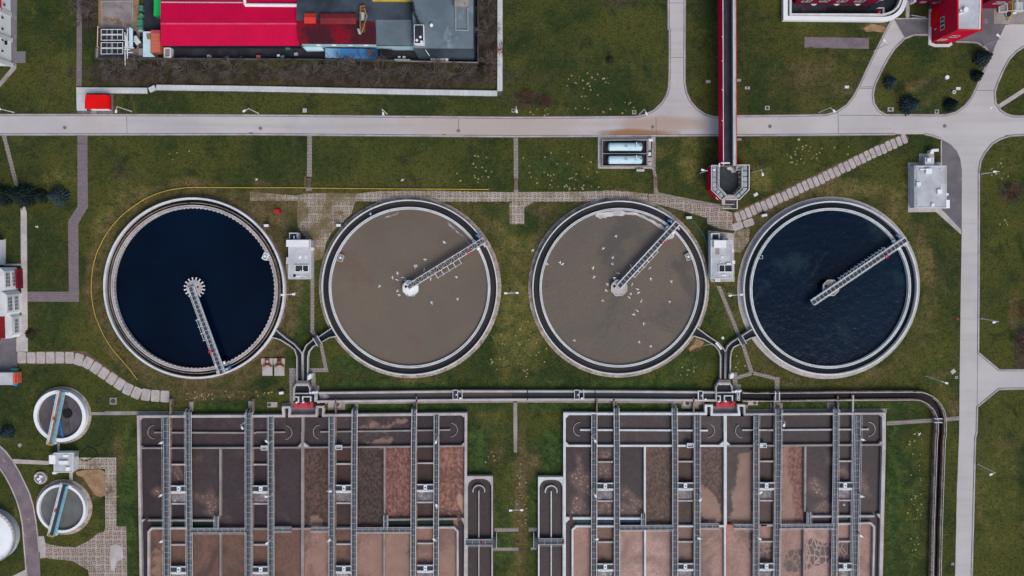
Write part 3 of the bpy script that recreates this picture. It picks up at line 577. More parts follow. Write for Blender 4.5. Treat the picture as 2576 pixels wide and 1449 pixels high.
# slab roads: separate cast slabs, dark gaps between them
def slab_road(f, centre, w, n, mat, gap=.20, z=.03, tilt=0.0, jitter=.12):
    pts = [Vector(p) for p in WL(f, centre)]
    seg = [(q - p).length for p, q in zip(pts, pts[1:])]; tot = sum(seg)
    def at(d):
        for p, q, s in zip(pts, pts[1:], seg):
            if d <= s or q is pts[-1]: t = d / s; return p.lerp(q, t), (q - p).normalized()
            d -= s
    m = MB(); rnd = random.Random(3)
    for i in range(n):
        c, d = at((i + .5) * tot / n); L = tot / n - gap - rnd.random() * .05
        nn = Vector((-d.y, d.x)); o = rnd.uniform(-jitter, jitter); ww = w + rnd.uniform(-.1, .1); ch = .25
        pl = [(-L/2 + ch, -ww/2), (L/2 - ch, -ww/2), (L/2, -ww/2 + ch), (L/2, ww/2 - ch), (L/2 - ch, ww/2), (-L/2 + ch, ww/2), (-L/2, ww/2 - ch), (-L/2, -ww/2 + ch)]
        m.prism([tuple(c + d * a + nn * (b + o) + nn * a * tilt) for a, b in pl], 0, z + .03 + rnd.random() * .02)
    return struct(m, 'slab_path', mat)
slab_road('D1', [(-330, 745), (0, 600), (600, 320), (1100, 70), (1400, -60)], 2.5, 33, 'pad_concrete')
slab_road('C1', [(2215, 845), (2430, 770)], 1.9, 2, 'pad_concrete')
path('soil', .006, ('D1', [(-380, 700), (0, 530), (1380, -120), (1420, -50), (620, 380), (0, 665), (-330, 810)]), ('A2', [(172, 640), (850, 634), (960, 710), (1290, 950), (1410, 1015), (1705, 1030), (1705, 1150), (1420, 1125), (1210, 1010), (880, 790), (720, 765), (172, 768)]), name='bare_soil')
slab_road('A2', [(172, 700), (735, 700), (850, 735), (960, 800), (1270, 1010), (1380, 1060), (1500, 1080), (1706, 1092)], 2.9, 17, 'pad_concrete', jitter=.03)

# hatches, manholes, small pads
HN = [0]
def hatch(f, x, y, w, h, label, lid=None, mat='pad_concrete', z=.18, rot=0, cat='hatch'):
    t = empty('concrete_hatch', W(f, x, y), label, cat, 'concrete hatches and covers in the grass')
    s = SH[f][2] * .1; m = MB(); c = W(f, x, y, z); m.box(c[0], c[1], 0, w * s, h * s, z, R(rot)); m.build('slab', mat, t)
    if lid:
        m = MB(); ss = min(w, h) * s; ox = {'r': .2 * w * s, 'l': -.3 * w * s, 'c': 0}[lid[0]]
        m.ring(c[0] + ox, c[1], ss * .22, ss * .34, z, z + .08, 20); m.disc(c[0] + ox, c[1], ss * .22, z + .03, 20); m.build('cover', 'concrete_dark', t)
hatch('A2', 1138, 1138, 70, 70, 'round grey concrete well cover in grass near the small west tank', 'c', 'concrete', .2)
hatch('B2', 162, 1174, 100, 52, 'pale concrete slab with round cover on its left, west of the red pad', 'l')
hatch('C2', 2420, 1155, 100, 48, 'pale concrete slab with round cover on its right, beside the dark channel', 'r')
hatch('C2', 1762, 1158, 90, 60, 'light slab with dark round cover south of the long channel, right basin side', 'c')
hatch('B2', 790, 1172, 130, 60, 'light slab with dark round cover just right of the orange box', 'r')
hatch('C0', 1972, 820, 44, 26, 'small pale slab in grass left of the red flume', None, 'concrete_pale')
hatch('C0', 2280, 806, 42, 26, 'small grey slab in grass touching the right side of the red flume', None, 'concrete')
hatch('C0', 2365, 884, 46, 26, 'small pale slab with dark middle in grass right of the red flume', 'c', 'concrete_pale')
hatch('C0', 1227, 1128, 40, 40, 'square pale slab with rusty middle beside the lamp at the north spur road', 'c')
hatch('C0', 12, 1112, 36, 36, 'square slab with round cover by the single lamp south of the white duct', 'c')
hatch('B0', 488, 1110, 40, 40, 'rounded grey slab in grass north of the main road below the factory', None)
hatch('D0', 795, 874, 42, 26, 'small white slab in grass left of the slanting branch road', None, 'concrete_white')
hatch('D0', 1235, 1100, 60, 42, 'pale slab with dark middle at the lower left of the tree island', 'c')
hatch('D0', 1700, 1122, 42, 40, 'square slab beside the dark bush at the bottom of the tree island', 'c')
hatch('D0', 1916, 890, 44, 28, 'white slab in grass beside a white round cap on the tree island', None, 'concrete_white')
hatch('D0', -5, 1085, 46, 40, 'square slab on grass north of the road, right of the red flume', 'c')
hatch('D0', 312, 1403, 24, 20, 'tiny pale slab in the grass just south of the main road, right side', None)
hatch('C1', 2450, 508, 42, 30, 'tilted white slab lying in grass above the slab road', None, 'concrete_white', .2, 28)
hatch('C0', 2285, 1402, 44, 22, 'low grey slab just south of the road, right of the flume', None, 'concrete')
hatch('A3', 198, 132, 36, 34, 'tilted dark square slab in grass by the curved road', None, 'concrete', .15, 35)
hatch('D2', 1864, 840, 46, 40, 'cross-shaped pale slab in grass beside the right road', None, 'concrete_pale', .15, 40)
hatch('D2', 1898, 898, 24, 24, 'small white square cover on the verge of the right road', 'c', 'concrete_white')
hatch('D3', 1860, 1328, 24, 24, 'white square cover on the verge near the lower right corner', 'c', 'concrete_white')
hatch('C2', 2118, 503, 26, 26, 'white cover in the grass between the fork of channels, right pair', None, 'concrete_white', .2, 30)
for f, x, y, nm in (('A0', 650, 1283, 'farthest left on the main road'), ('B0', 44, 1290, 'on the main road below the factory yard'), ('B0', 2034, 1314, 'on the pinkish stretch of the main road'), ('C0', 1411, 1277, 'on the rust-stained stretch of road'), ('D0', 20, 1270, 'on the main road just right of the flume'), ('D0', 1778, 1267, 'on the main road at the wide right junction'), ('A3', 336, 963, 'on the curved purple road')):
    t = empty('manhole_cover', W(f, x, y), 'round iron manhole cover ' + nm, 'manhole', 'manhole covers in the roads'); c = W(f, x, y)
    m = MB(); m.ring(c[0], c[1], .40, .52, .03, .05, 20); m.build('frame', 'concrete', t); m = MB(); m.cyl(c[0], c[1], .38, .03, .048, 20); m.build('lid', 'slab_purple', t)
for f, x, y, nm in (('A0', 2525, 1340, 'below the factory'), ('B0', 1892, 1360, 'right of centre path')):
    c = W(f, x, y); m = MB()
    for i in range(5): m.box(c[0] - .4 + i * .2, c[1], .032, .1, .5, .02)
    tag(m.build('road_drain', 'black'), 'black slotted drain at the lower kerb of the main road, ' + nm, 'drain')
# ================================================================== ROUND CLARIFIER TANKS
def px(n, z=0): return n * (H - z) / F
def rivulet(m, cx, cy, r0, r1, z, n, teeth):       # thin toothed weir plate on top of a ring
    for i in range(teeth):
        a = 2 * math.pi * i / teeth
        m.box(cx + (r0 + r1) / 2 * math.cos(a), cy + (r0 + r1) / 2 * math.sin(a), z, r1 - r0, .28, .10, a)
def clarifier(u, v, Ro, kind, label, rings, waters, apron, skirt='stone_apron', wall='concrete_pale'):
    zt = 1.7; cx, cy = P(u, v, zt)
    t = empty('clarifier_tank', (cx, cy, 0), label, 'clarifier', 'large round settling tanks'); s = px(1, zt)
    m = MB(); m.ring(cx, cy, (rings[0][1]) * s, Ro * s, 0, zt, 128); m.build('outer_wall', wall, t)
    if apron: m = MB(); m.ring(cx, cy, Ro * s + .01, Ro * s + apron, 0, .12, 96); m.build('skirt', skirt, t)
    m = MB()
    for r1, r0, z in rings[1:-1]: m.ring(cx, cy, r0 * s, r1 * s, 0, z, 128)
    if len(rings) > 2: m.build('channel_wall', 'concrete_brown' if kind == 'gear' else 'concrete', t)
    r1, r0, z = rings[-1]; m = MB(); mid = (r0 + r1) / 2
    m.ring(cx, cy, (mid + .6) * s, r1 * s, 0, z, 128); m.ring(cx, cy, (mid - .6) * s, (mid + .6) * s, 0, z - .25, 128); m.ring(cx, cy, r0 * s, (mid - .6) * s, 0, z, 128)
    if kind == 'gear':
        for i in range(120):
            a = 2 * math.pi * i / 120; m.box(cx + r0 * s * math.cos(a), cy + r0 * s * math.sin(a), z - .3, .34, .5, .28, a)
    m.build('weir_trough', 'concrete_white' if kind != 'gear' else 'concrete_pale', t)
    m = MB(); m.ring(cx, cy, r1 * s, rings[0][1] * s, .02, waters[2], 128); m.build('launder_water', waters[1], t)
    m = MB(); m.disc(cx, cy, r0 * s, waters[3], 128); m.build('water', waters[0], t)
    return t, cx, cy, s
c1t = clarifier(488, 726.3, 229, 'gear', 'dark navy round tank with toothed rim, leftmost of the four big tanks', [(229, 224, 1.7), (216.8, 214.6, 1.35), (210.5, 203, 1.55)], ('water_navy', 'launder_navy', .35, .12), .6, 'soil', 'concrete_white')
c2t = clarifier(1030, 724.6, 221.8, 'oct', 'brown-water round tank with lattice bridge, second from the left', [(221.8, 219.0, 1.7), (203.8, 197.6, 1.55)], ('water_brown', 'launder_brown', .75, .95), .95, wall='concrete_white')
c3t = clarifier(1558.5, 724.8, 219.6, 'oct', 'brown-water round tank with a white scum crescent, third from the left', [(219.6, 216.8, 1.7), (201.5, 195.8, 1.55)], ('water_brown_grey', 'launder_brown', .75, .95), 1.0, wall='concrete_white')
c4t = clarifier(2090, 726.3, 220.3, 'oct', 'rippled navy round tank with wide concrete skirt, rightmost of the four big tanks', [(220.3, 217.0, 1.7), (203, 197, 1.5)], ('water_navy_rippled', 'launder_navy', .35, .30), 1.15, 'pad_concrete', wall='concrete_white')
def octagon(cx, cy, r, rot=R(22.5), n=8): return [(cx + r * math.cos(rot + 2 * math.pi * i / n), cy + r * math.sin(rot + 2 * math.pi * i / n)) for i in range(n)]
def col(tank, u, v, mat):
    t = tank[0]; z = 2.3; cx, cy = P(u, v, z)
    m = MB(); m.prism(octagon(cx, cy, 2.15), 1.95, z); m.prism(octagon(cx, cy, 1.0), 0, 1.95); k = m.build('centre_column', mat, t)
    m = MB(); m.ribbon(octagon(cx, cy, 2.1), .12, z, z + .1, closed=True); m.build('rim', 'concrete_white', k)
    m = MB(); m.box(cx - 1.2, cy + .4, z + .01, .6, .6, .02, R(20)); m.build('hatch', 'black', k)
    for i in (0, 3, 5, 6):
        p = octagon(cx, cy, 1.9)[i]; m = MB(); m.cyl(p[0], p[1], .14, z, z + .2, 8); m.build('bolt', 'concrete', k)
    return cx, cy
cc2 = col(c2t, 1033, 725, 'white'); cc3 = col(c3t, 1557.5, 724, 'concrete_pale'); cc4 = col(c4t, 2090, 724, 'stone_apron')
z = 2.3; gx, gy = P(488.5, 724, z); m = MB(); m.cyl(gx, gy, 1.95, 1.9, z, 28); m.cyl(gx, gy, 1.2, 0, 1.9, 20); kk = m.build('centre_column', 'concrete_pale', c1t[0])
for i in range(16):
    a = 2 * math.pi * (i + .5) / 16; m = MB(); m.tube((gx + 1.9 * math.cos(a), gy + 1.9 * math.sin(a), 2.05), (gx + 2.55 * math.cos(a), gy + 2.55 * math.sin(a), 2.05), .16, 8); m.tube((gx + 2.5 * math.cos(a), gy + 2.5 * math.sin(a), 2.05), (gx + 2.62 * math.cos(a), gy + 2.62 * math.sin(a), 2.05), .24, 8); m.build('pipe_stub', 'white', kk)
m = MB(); m.box(gx + .9, gy + .2, z + .004, .45, .45, .03); m.build('hatch', 'black', kk)
# scum boxes on the weir
def scum_box(tank, f, x, y, ang, mat='concrete_pale'):
    c = W(f, x, y, 1.7); m = MB(); a = ang
    for dx, dy, sx, sy in ((-.55, 0, .22, 1.7), (.55, 0, .22, 1.7), (0, .8, .9, .22), (0, -.8, .9, .22)):
        m.box(c[0] + dx * math.cos(a) - dy * math.sin(a), c[1] + dx * math.sin(a) + dy * math.cos(a), .1, sx, sy, 1.65, a)
    m.box(c[0], c[1], .1, .9, 1.4, .9, a); k = m.build('scum_box', mat, tank[0])
    m = MB(); m.box(c[0], c[1], 1.8, .5, .6, .25, a); m.build('gate', 'white', k)
scum_box(c1t, 'B1', 92, 1130, R(-25), 'white'); scum_box(c2t, 'B1', 850, 1145, R(-20)); scum_box(c3t, 'C1', 1770, 1135, R(25)); 
m = MB(); c = W('C1', 2502, 1138, 1.5); m.ribbon([(c[0] - .4, c[1] - .4), (c[0] + .4, c[1] - .4), (c[0] + .4, c[1] + .4), (c[0] - .4, c[1] + .4)], .12, 1.0, 1.6, closed=True); m.build('scum_box', 'metal', c4t[0])
# floating white scum crescent on the third tank and wisps on the second
def blob(f, pts, z, mat, name, parent, label=None, rough=.25, sub=4, seed=1):
    rnd = random.Random(seed); pts = WL(f, pts, z); out = []
    for p, q in zip(pts, pts[1:] + pts[:1]):
        L = math.dist(p, q)
        for i in range(sub):
            tt = i / sub; d = rnd.uniform(-1, 1) * min(rough, L * .2) * (1 if i else .4)
            nx, ny = -(q[1] - p[1]) / (L + 1e-6), (q[0] - p[0]) / (L + 1e-6)
            out.append((p[0] + (q[0] - p[0]) * tt + nx * d, p[1] + (q[1] - p[1]) * tt + ny * d))
    m = MB(); m.prism(out, z - .03, z + .035); o = m.build(name, mat, parent)
    if label: o['label'] = label
    return o
blob('C1', [(835, 712), (900, 690), (1050, 672), (1200, 682), (1330, 722), (1430, 775), (1520, 835), (1600, 880), (1560, 895), (1500, 860), (1420, 805), (1300, 740), (1210, 712), (1140, 708), (1060, 722), (960, 728), (890, 752), (850, 735)], .96, 'foam_white', 'scum_crescent', c3t[0], 'white foam crescent along the upper rim', sub=3)
blob('C1', [(1560, 955), (1600, 920), (1630, 905), (1628, 930), (1600, 958), (1565, 965)], .96, 'foam_white', 'scum_patch', c3t[0], sub=2)
blob('B1', [(1290, 740), (1340, 722), (1440, 680), (1420, 712), (1395, 720), (1350, 738)], .96, 'froth', 'scum_patch', c2t[0], sub=2)
blob('B1', [(1900, 770), (1980, 830), (2080, 920), (2160, 1010), (2120, 985), (2030, 900), (1940, 820)], .96, 'froth', 'scum_patch', c2t[0], sub=2)

# ------------------------------------------------------------------ travelling bridges
def bridge(fa, a, fb, b, w, label, lattice=False, fins=None, buoy=None, motor_side=1, zb=3.0, cat='bridge', railmat='rail_white', buoy_of=''):
    p, q = Vector(W(fa, *a, zb)), Vector(W(fb, *b, zb)); d = (q - p).normalized(); n = Vector((-d.y, d.x)); L = (q - p).length
    t = empty('scraper_bridge', (p.x, p.y, 0), label, cat, 'scraper bridges on the round tanks')
    def at(s, o): r = p + d * s + n * o; return (r.x, r.y)
    m = MB(); dw = .3 if lattice else w/2 - .1; m.prism([at(0, -dw), at(L, -dw), at(L, dw), at(0, dw)], zb - .12, zb)
    m.build('deck', 'grating' if not lattice else 'concrete_dark', t)
    for sgn in (-1, 1):
        m = MB(); o = sgn * w / 2
        m.ribbon([at(0, o), at(L, o)], .14, zb - .55, zb + .06)
        m.rail([at(0, o), at(L, o)], zb + .06, 1.05, .04, 1.5); m.build('railing', railmat, t)
    m = MB(); k = int(L / 1.1)
    for i in range(k + 1):
        s = L * i / k; m.ribbon([at(s, -w/2), at(s, w/2)], .07, zb + .004, zb + .05)
        if lattice and i < k: m.ribbon([at(s, -w/2 if i % 2 else w/2), at(s + L / k, w/2 if i % 2 else -w/2)], .06, zb + .06, zb + .13)
    m.build('cross_brace', railmat, t)
    # end carriage, drive and blue motor on the rim wall
    m = MB(); e = at(L - .6, 0); m.ribbon([at(L - .7, -w/2 - .9), at(L - .7, w/2 + .9)], .5, 1.75, 2.4); ek = m.build('end_carriage', 'metal', t)
    for sgn in (-1, 1):
        m = MB(); c = at(L - .7, sgn * (w/2 + .6)); m.tube((c[0] - n.x*.2, c[1] - n.y*.2, 1.98), (c[0] + n.x*.2, c[1] + n.y*.2, 1.98), .28, 12); m.build('wheel', 'black', ek)
    m = MB(); c = at(L - .9, motor_side * (w/2 + 1.3)); m.tube((c[0] - d.x*.35, c[1] - d.y*.35, 2.2), (c[0] + d.x*.35, c[1] + d.y*.35, 2.2), .36, 10); m.box(c[0], c[1], 1.75, .5, .5, .5); m.build('drive_motor', 'blue', t)
    for sgn in (-1, 1):
        m = MB(); c = at(L - 2.4, sgn * (w/2 + .4)); m.box(c[0], c[1], 1.6, .8, .5, .7, math.atan2(d.y, d.x)); m.build('scum_sweep', 'white', t)
    if fins:
        m = MB(); s0, s1, k, side, ln = fins
        for i in range(k):
            s = s0 + (s1 - s0) * i / (k - 1); m.ribbon([at(s, side * w/2), at(s, side * (w/2 + ln))], .13, 1.0, zb - .4); c = at(s, side * (w/2 + ln)); m.tube((*c, .6), (*c, zb - .2), .06, 5)
        m.ribbon([at(s0, side * (w/2 + ln * .9)), at(s1, side * (w/2 + ln * .9))], .08, zb - .7, zb - .6); m.build('scraper_arm', railmat, t)
    if buoy:
        m = MB(); c = at(buoy, -w / 2 * .9 if cat else 0); n1 = 14
        for i in range(n1):
            a0, a1 = 2*math.pi*i/n1, 2*math.pi*(i+1)/n1; m.tube((c[0]+.36*math.cos(a0), c[1]+.36*math.sin(a0), zb+1.2), (c[0]+.36*math.cos(a1), c[1]+.36*math.sin(a1), zb+1.2), .12, 6)
        tag(m.build('life_ring', 'red'), 'red life ring on the bridge of the ' + buoy_of, 'life ring', 'life rings on the scraper bridges')
    return t
bridge('A2', (1920, -10), 'A2', (2237, 862), 1.35, 'white railed scraper bridge pointing down over the toothed navy tank', fins=(8.2, 13.6, 4, -1, 1.2), buoy=16.8, buoy_of='toothed navy tank', motor_side=1)
bridge('B1', (1525, 1440), 'B1', (2295, 966), 1.35, 'zigzag lattice scraper bridge pointing up-right over the second tank', lattice=True, fins=(7.5, 14.5, 5, -1, 1.4), buoy=17.6, buoy_of='second tank', motor_side=1)
bridge('C1', (1070, 1435), 'C1', (1662, 795), 1.3, 'broad white-sided scraper bridge over the tank with the scum crescent', fins=(4.5, 13, 6, -1, .9), buoy=15.4, buoy_of='tank with the scum crescent', motor_side=1)
bridge('D1', (445, 1597), 'D1', (1388, 960), 1.35, 'long grey scraper bridge passing its centre column over the rippled navy tank', fins=(9.2, 22.5, 14, 1, .55), buoy=21.2, buoy_of='rippled navy tank', motor_side=1)

# ------------------------------------------------------------------ small thickener tanks on the left
def thickener(u, v, Ro, Rw, label, wat, apron, amat):
    zt = 1.6; cx, cy = P(u, v, zt); s = px(1, zt)
    t = empty('thickener_tank', (cx, cy, 0), label, 'tank', 'small round tanks'); m = MB(); m.ring(cx, cy, Rw * s, Ro * s, 0, zt, 72); m.build('outer_wall', 'wall_white', t)
    m = MB(); m.ring(cx, cy, Ro * s + .01, Ro * s + apron, 0, .1, 60); m.build('skirt', amat, t)
    m = MB(); m.disc(cx, cy, Rw * s, .75, 72); m.build('water', wat, t); return t, cx, cy
s1 = thickener(150, 1047, 66.5, 57.5, 'small round tank with violet-grey scum and a dark drum, the upper of two', 'thick_purple', .7, 'stone_apron')
s2 = thickener(154, 1280, 62.5, 56.5, 'small round tank with rippled grey water, the lower of two', 'thick_grey', 1.0, 'stone_apron')
dx, dy = W('A2', 675, 1265, 1.2); m = MB(); m.cyl(dx, dy, 1.15, .6, 1.2, 18); m.build('scum_drum', 'black', s1[0])
m = MB(); m.ribbon(WL('A2', [(660, 1160), (690, 1448)], 1), .5, .7, 1.0); m.build('scum_beam', 'concrete_dark', s1[0])
m = MB(); m.ribbon(WL('A2', [(600, 1340), (640, 1540)], 1), .35, .8, 1.1); m.build('skimmer_blade', 'blue', s1[0]); m = MB(); m.ribbon(WL('A2', [(545, 1110), (560, 1190)], 1), .5, .8, 1.1); m.build('skimmer_blade', 'blue', s1[0])
m = MB(); m.sheet(WL('A2', [(640, 1310), (680, 1300), (700, 1520), (650, 1525)], .8), .78); m.build('beach_plate', 'concrete_dark', s1[0])
def small_bridge(a, b, w, label, deck, rails, fa='A2', fb='A3'):
    zb = 2.4; p, q = Vector(W(fa, *a, zb)), Vector(W(fb, *b, zb)); d = (q - p).normalized(); n = Vector((-d.y, d.x)); L = (q - p).length
    t = empty('tank_bridge', (p.x, p.y, 0), label, 'bridge', 'bridges over the small round tanks')
    at = lambda s, o: tuple(p + d * s + n * o)
    m = MB(); m.prism([at(0, -w/2), at(L, -w/2), at(L, w/2), at(0, w/2)], zb - .3, zb); m.build('deck', deck, t)
    for sg, mt in ((-1, rails[0]), (1, rails[1])):
        m = MB(); m.ribbon([at(0, sg * w/2), at(L, sg * w/2)], .22, zb - .4, zb + .06); m.rail([at(0, sg * w/2), at(L, sg * w/2)], zb, 1.05, .07, 1.2); m.build('railing', mt, t)
    m = MB(); c = at(.6, w); m.ribbon([at(.3, -w), at(.3, w)], .5, 1.6, 2.1); m.build('end_carriage', 'white', t); m = MB(); m.ribbon([at(L - .3, -w * .7), at(L - .3, w * .7)], .4, 1.6, 2.1); m.build('end_carriage', 'white', t)
    m = MB(); c = at(L * .52, -w / 2); m.box(c[0], c[1], zb + .1, .5, .7, .6); m.build('control_box', 'orange', t)
    m = MB(); m.rail([at(L, -w/2), at(L, w/2)], zb, 1.05, .08, .8); m.build('end_gate', 'yellow', t)
small_bridge((622, 1040), (515, 120), 1.4, 'rusty-white and blue bridge slanting over the violet-grey small tank', 'concrete_brown', ('rail_white', 'cyan_rail'))
small_bridge((655, 530), (525, 1035), 1.5, 'pale blue bridge slanting over the rippled grey small tank', 'dark_roof', ('rail_white', 'cyan_rail'), 'A3', 'A3')

# ================================================================== AERATION BASINS
SL = []
def basin(label, f_outer, side_outer):
    c = [sum(p[i] for p in f_outer) / len(f_outer) for i in (0, 1)]
    return empty('aeration_basin', (c[0], c[1], 0), label, 'basin', 'large rectangular aeration basins')
ZW = 1.62; ZWAT = .5
def rects(t, name, mat, items, z):
    for f, x0, y0, x1, y1 in items:
        m = MB(); m.rect(f, x0, y0, x1, y1, 0, z); m.build(name, mat, t)
def quads(t, name, mat, items, z):
    for f, pts in items: m = MB(); m.prism(WL(f, pts, z), 0, z); m.build(name, mat, t)
def xcol(f, x, y): return W(f, x, y, ZW)[0]
def cells(t, xs, rows, mats):
    for r, (y0, y1) in enumerate(rows):
        for (x0, x1, mat) in mats[r]:
            nx, ny = max(2, int(abs(x1 - x0) / .45)), max(2, int(abs(y1 - y0) / .45)); m = MB()
            for j in range(ny + 1):
                for i in range(nx + 1): m.v.append((x0 + (x1 - x0) * i / nx, y0 + (y1 - y0) * j / ny, ZWAT))
            for j in range(ny):
                for i in range(nx): a = j * (nx + 1) + i; m.f.append((a, a + 1, a + nx + 2, a + nx + 1))
            vs = list(m.v); o = m.build('sludge_water', mat, t); SL.append((t, vs, o, {k: [0.0] * len(vs) for k in ('foam', 'tan', 'dark', 'flake')}))
def arcwall(t, f, cx, cy, r, a0, a1, w, name='curved_baffle', mat='concrete_pale', z=1.15, n=14):
    c = W(f, cx, cy, z); rr = r * SH[f][2] * .1; m = MB()
    m.ribbon([(c[0] + rr * math.cos(R(a0 + (a1 - a0) * i / n)), c[1] + rr * math.sin(R(a0 + (a1 - a0) * i / n))) for i in range(n + 1)], w, .3, z); m.build(name, mat, t)
# ---- left basin
X = {}
for k, (f, x, y) in dict(w=('A3', 1392, 700), a=('A3', 1675, 700), aw=('A3', 1714, 700), b=('A3', 1900, 700), p1=('A3', 2215, 700), c=('A3', 2505, 700), cw=('A3', 2542, 700), d=('B3', 150, 700), m=('B3', 466, 700), e=('B3', 762, 700), ew=('B3', 802, 700), f=('B3', 990, 700), p2=('B3', 1291, 500), g=('B3', 1585, 700), gw=('B3', 1610, 700), h=('B3', 1815, 700), r=('B3', 2108, 700)).items(): X[k] = xcol(f, x, y)
yT, yW1 = W('B2', 466, 1290, ZW)[1], W('B3', 466, 152, ZW)[1]
yU, yL = W('B3', 1700, 880, ZW)[1], W('B3', 466, 972, ZW)[1]; yB = W('B3', 466, 1900, ZW)[1]
lb = basin('left rectangular basin with rough grey concrete walls and brown churning cells', [(X['w'], yT), (X['r'], yB)], None)
cells(lb, None, [(yW1, yT), (yL, yW1), (yB, yL)], [
    [(X['w'], X['b'], 'sludge_plum'), (X['b'], X['m'], 'sludge_plum'), (X['m'], X['f'], 'sludge_plum'), (X['f'], X['g'], 'sludge_plum'), (X['g'], X['r'], 'sludge_dark')],
    [(X['w'], X['a'], 'sludge_dark'), (X['a'], X['b'], 'sludge_dark'), (X['b'], X['p1'], 'sludge_plum'), (X['p1'], X['c'], 'sludge_plum'), (X['c'], X['d'], 'sludge_dark'), (X['d'], X['m'], 'sludge_plum'), (X['m'], X['e'], 'sludge_brown'), (X['e'], X['f'], 'sludge_redcell'), (X['f'], X['p2'], 'sludge_darkbrown'), (X['p2'], X['g'], 'sludge_red'), (X['g'], X['h'], 'sludge_redcell'), (X['h'], X['r'], 'sludge_redlight')],
    [(X['w'], X['a'], 'sludge_midbrown'), (X['a'], X['b'], 'sludge_midbrown'), (X['b'], X['p1'], 'sludge_midbrown'), (X['p1'], X['c'], 'sludge_midbrown'), (X['c'], X['d'], 'sludge_midbrown'), (X['d'], X['m'], 'sludge_midbrown'), (X['m'], X['e'], 'sludge_tan'), (X['e'], X['f'], 'sludge_midbrown'), (X['f'], X['p2'], 'sludge_tan'), (X['p2'], X['g'], 'sludge_tan'), (X['g'], X['h'], 'sludge_tan'), (X['h'], X['r'], 'sludge_tan')]])
m = MB()
top = ML(('A2', [(1388, 1294), (2576, 1294)]), ('B2', [(268, 1288), (268, 1200), (338, 1200), (338, 1286), (612, 1283), (612, 1198), (674, 1198), (674, 1282), (2112, 1266)]))
top = [W('A2', 1389, 1294, ZW), W('B2', 268, 1286, ZW), W('B2', 268, 1203, ZW)]
outer = WL('A2', [(1389, 1294)], ZW) + WL('B2', [(270, 1285), (336, 1284), (612, 1282), (672, 1281), (2112, 1266)], ZW)
zo = ZW + .06
m.ribbon([W('A3', 1425, 1900, ZW), W('A2', 1389, 1294, ZW), W('B2', 278, 1288, ZW), W('B2', 270, 1200, ZW)], .62, 0, zo)
m.ribbon(WL('B2', [(262, 1200), (346, 1200)], ZW), .5, 0, zo + .02)
m.ribbon(WL('B2', [(338, 1210), (334, 1288), (606, 1285), (612, 1210)], ZW), .6, 0, zo)
m.ribbon(WL('B2', [(602, 1196), (684, 1196)], ZW), .5, 0, zo + .02)
m.ribbon(WL('B2', [(676, 1206), (674, 1282), (2110, 1268)], ZW) + WL('B3', [(2108, 440), (2100, 1900)], ZW), .62, 0, zo)
m.build('outer_wall', 'concrete_pale', lb)
m = MB(); m.rsheet('B2', 272, 1200, 336, 1300, ZWAT); m.rsheet('B2', 612, 1200, 672, 1300, ZWAT); m.build('inlet_water', 'sludge_dark', lb)
rects(lb, 'partition_wall', 'concrete', [('A3', 2205, 168, 2224, 846), ('A3', 2208, 1018, 2226, 1800), ('B3', 1283, 156, 1300, 830), ('B3', 1280, 1010, 1296, 1800)], 1.55)
rects(lb, 'partition_wall', 'concrete', [('B2', 456, 1300, 482, 1448), ('B3', 452, 0, 480, 1800)], 1.58)
rects(lb, 'partition_wall', 'concrete_brown', [('A3', 1704, -330, 1722, 1800), ('A3', 2536, -330, 2550, 1800), ('B3', 795, -330, 806, 1800), ('B3', 1606, -360, 1620, 1800), ('B3', 1780, 150, 1790, 1800), ('B3', 957, 150, 966, 1800), ('B3', 172, 150, 182, 950), ('A3', 1866, 150, 1874, 1800)], 1.40)
quads(lb, 'cross_wall', 'concrete', [('A3', [(1396, 156), (2576, 153), (2576, 168), (1396, 170)]), ('B3', [(0, 153), (1300, 143), (2100, 134), (2100, 148), (1300, 158), (0, 168)])], 1.52)
quads(lb, 'cross_wall', 'concrete', [('A3', [(1485, 880), (2158, 882), (2158, 900), (1485, 898)]), ('B3', [(1330, 874), (2020, 866), (2020, 884), (1330, 892)]), ('B3', [(-20, 966), (170, 966), (170, 984), (-20, 984)]), ('B3', [(355, 966), (556, 964), (556, 982), (355, 984)]), ('B3', [(800, 964), (962, 962), (962, 978), (800, 980)])], 1.50)
for f, pts in (('A3', [(1492, 1850), (1492, 1005), (1525, 970), (1910, 970)]), ('B3', [(1565, 964), (1990, 962), (2026, 1000), (2028, 1850)])):
    m = MB(); m.ribbon(WL(f, pts, 1.5), .5, 0, 1.46); m.build('channel_wall', 'concrete_pale', lb)
for f, pts in (('A3', [(1405, 878), (1450, 880), (1450, 893), (1410, 918)]), ('B3', [(2060, 866), (2105, 866), (2100, 935), (2092, 935)]), ('A3', [(1395, 130), (1440, 152), (1395, 152)]), ('A2', [(1400, 1308), (1432, 1308), (1400, 1338)]), ('B3', [(455, 105), (480, 105), (540, 150), (410, 156)]), ('B3', [(2062, 134), (2102, 96), (2102, 140)]), ('B2', [(2065, 1280), (2102, 1280), (2102, 1310)])):
    m = MB(); m.prism(WL(f, pts, 1.5), 0, 1.48); m.build('corner_fillet', 'concrete_pale', lb)
for f, x0, y0, x1, y1, mt in (('A3', 1520, 899, 2155, 962, 'moss_green'), ('B3', 1332, 890, 1985, 952, 'moss_green')):
    m = MB(); m.rsheet(f, x0, y0, x1, y1, .62); m.build('mossy_water', mt, lb)
for f_, x_, y_, xx_ in (('A3', 1402, 905, 1490), ('B3', 2030, 890, 2098)): m = MB(); m.rsheet(f_, x_, y_, xx_, 1850, .56); m.build('channel_water', 'sludge_dark', lb)
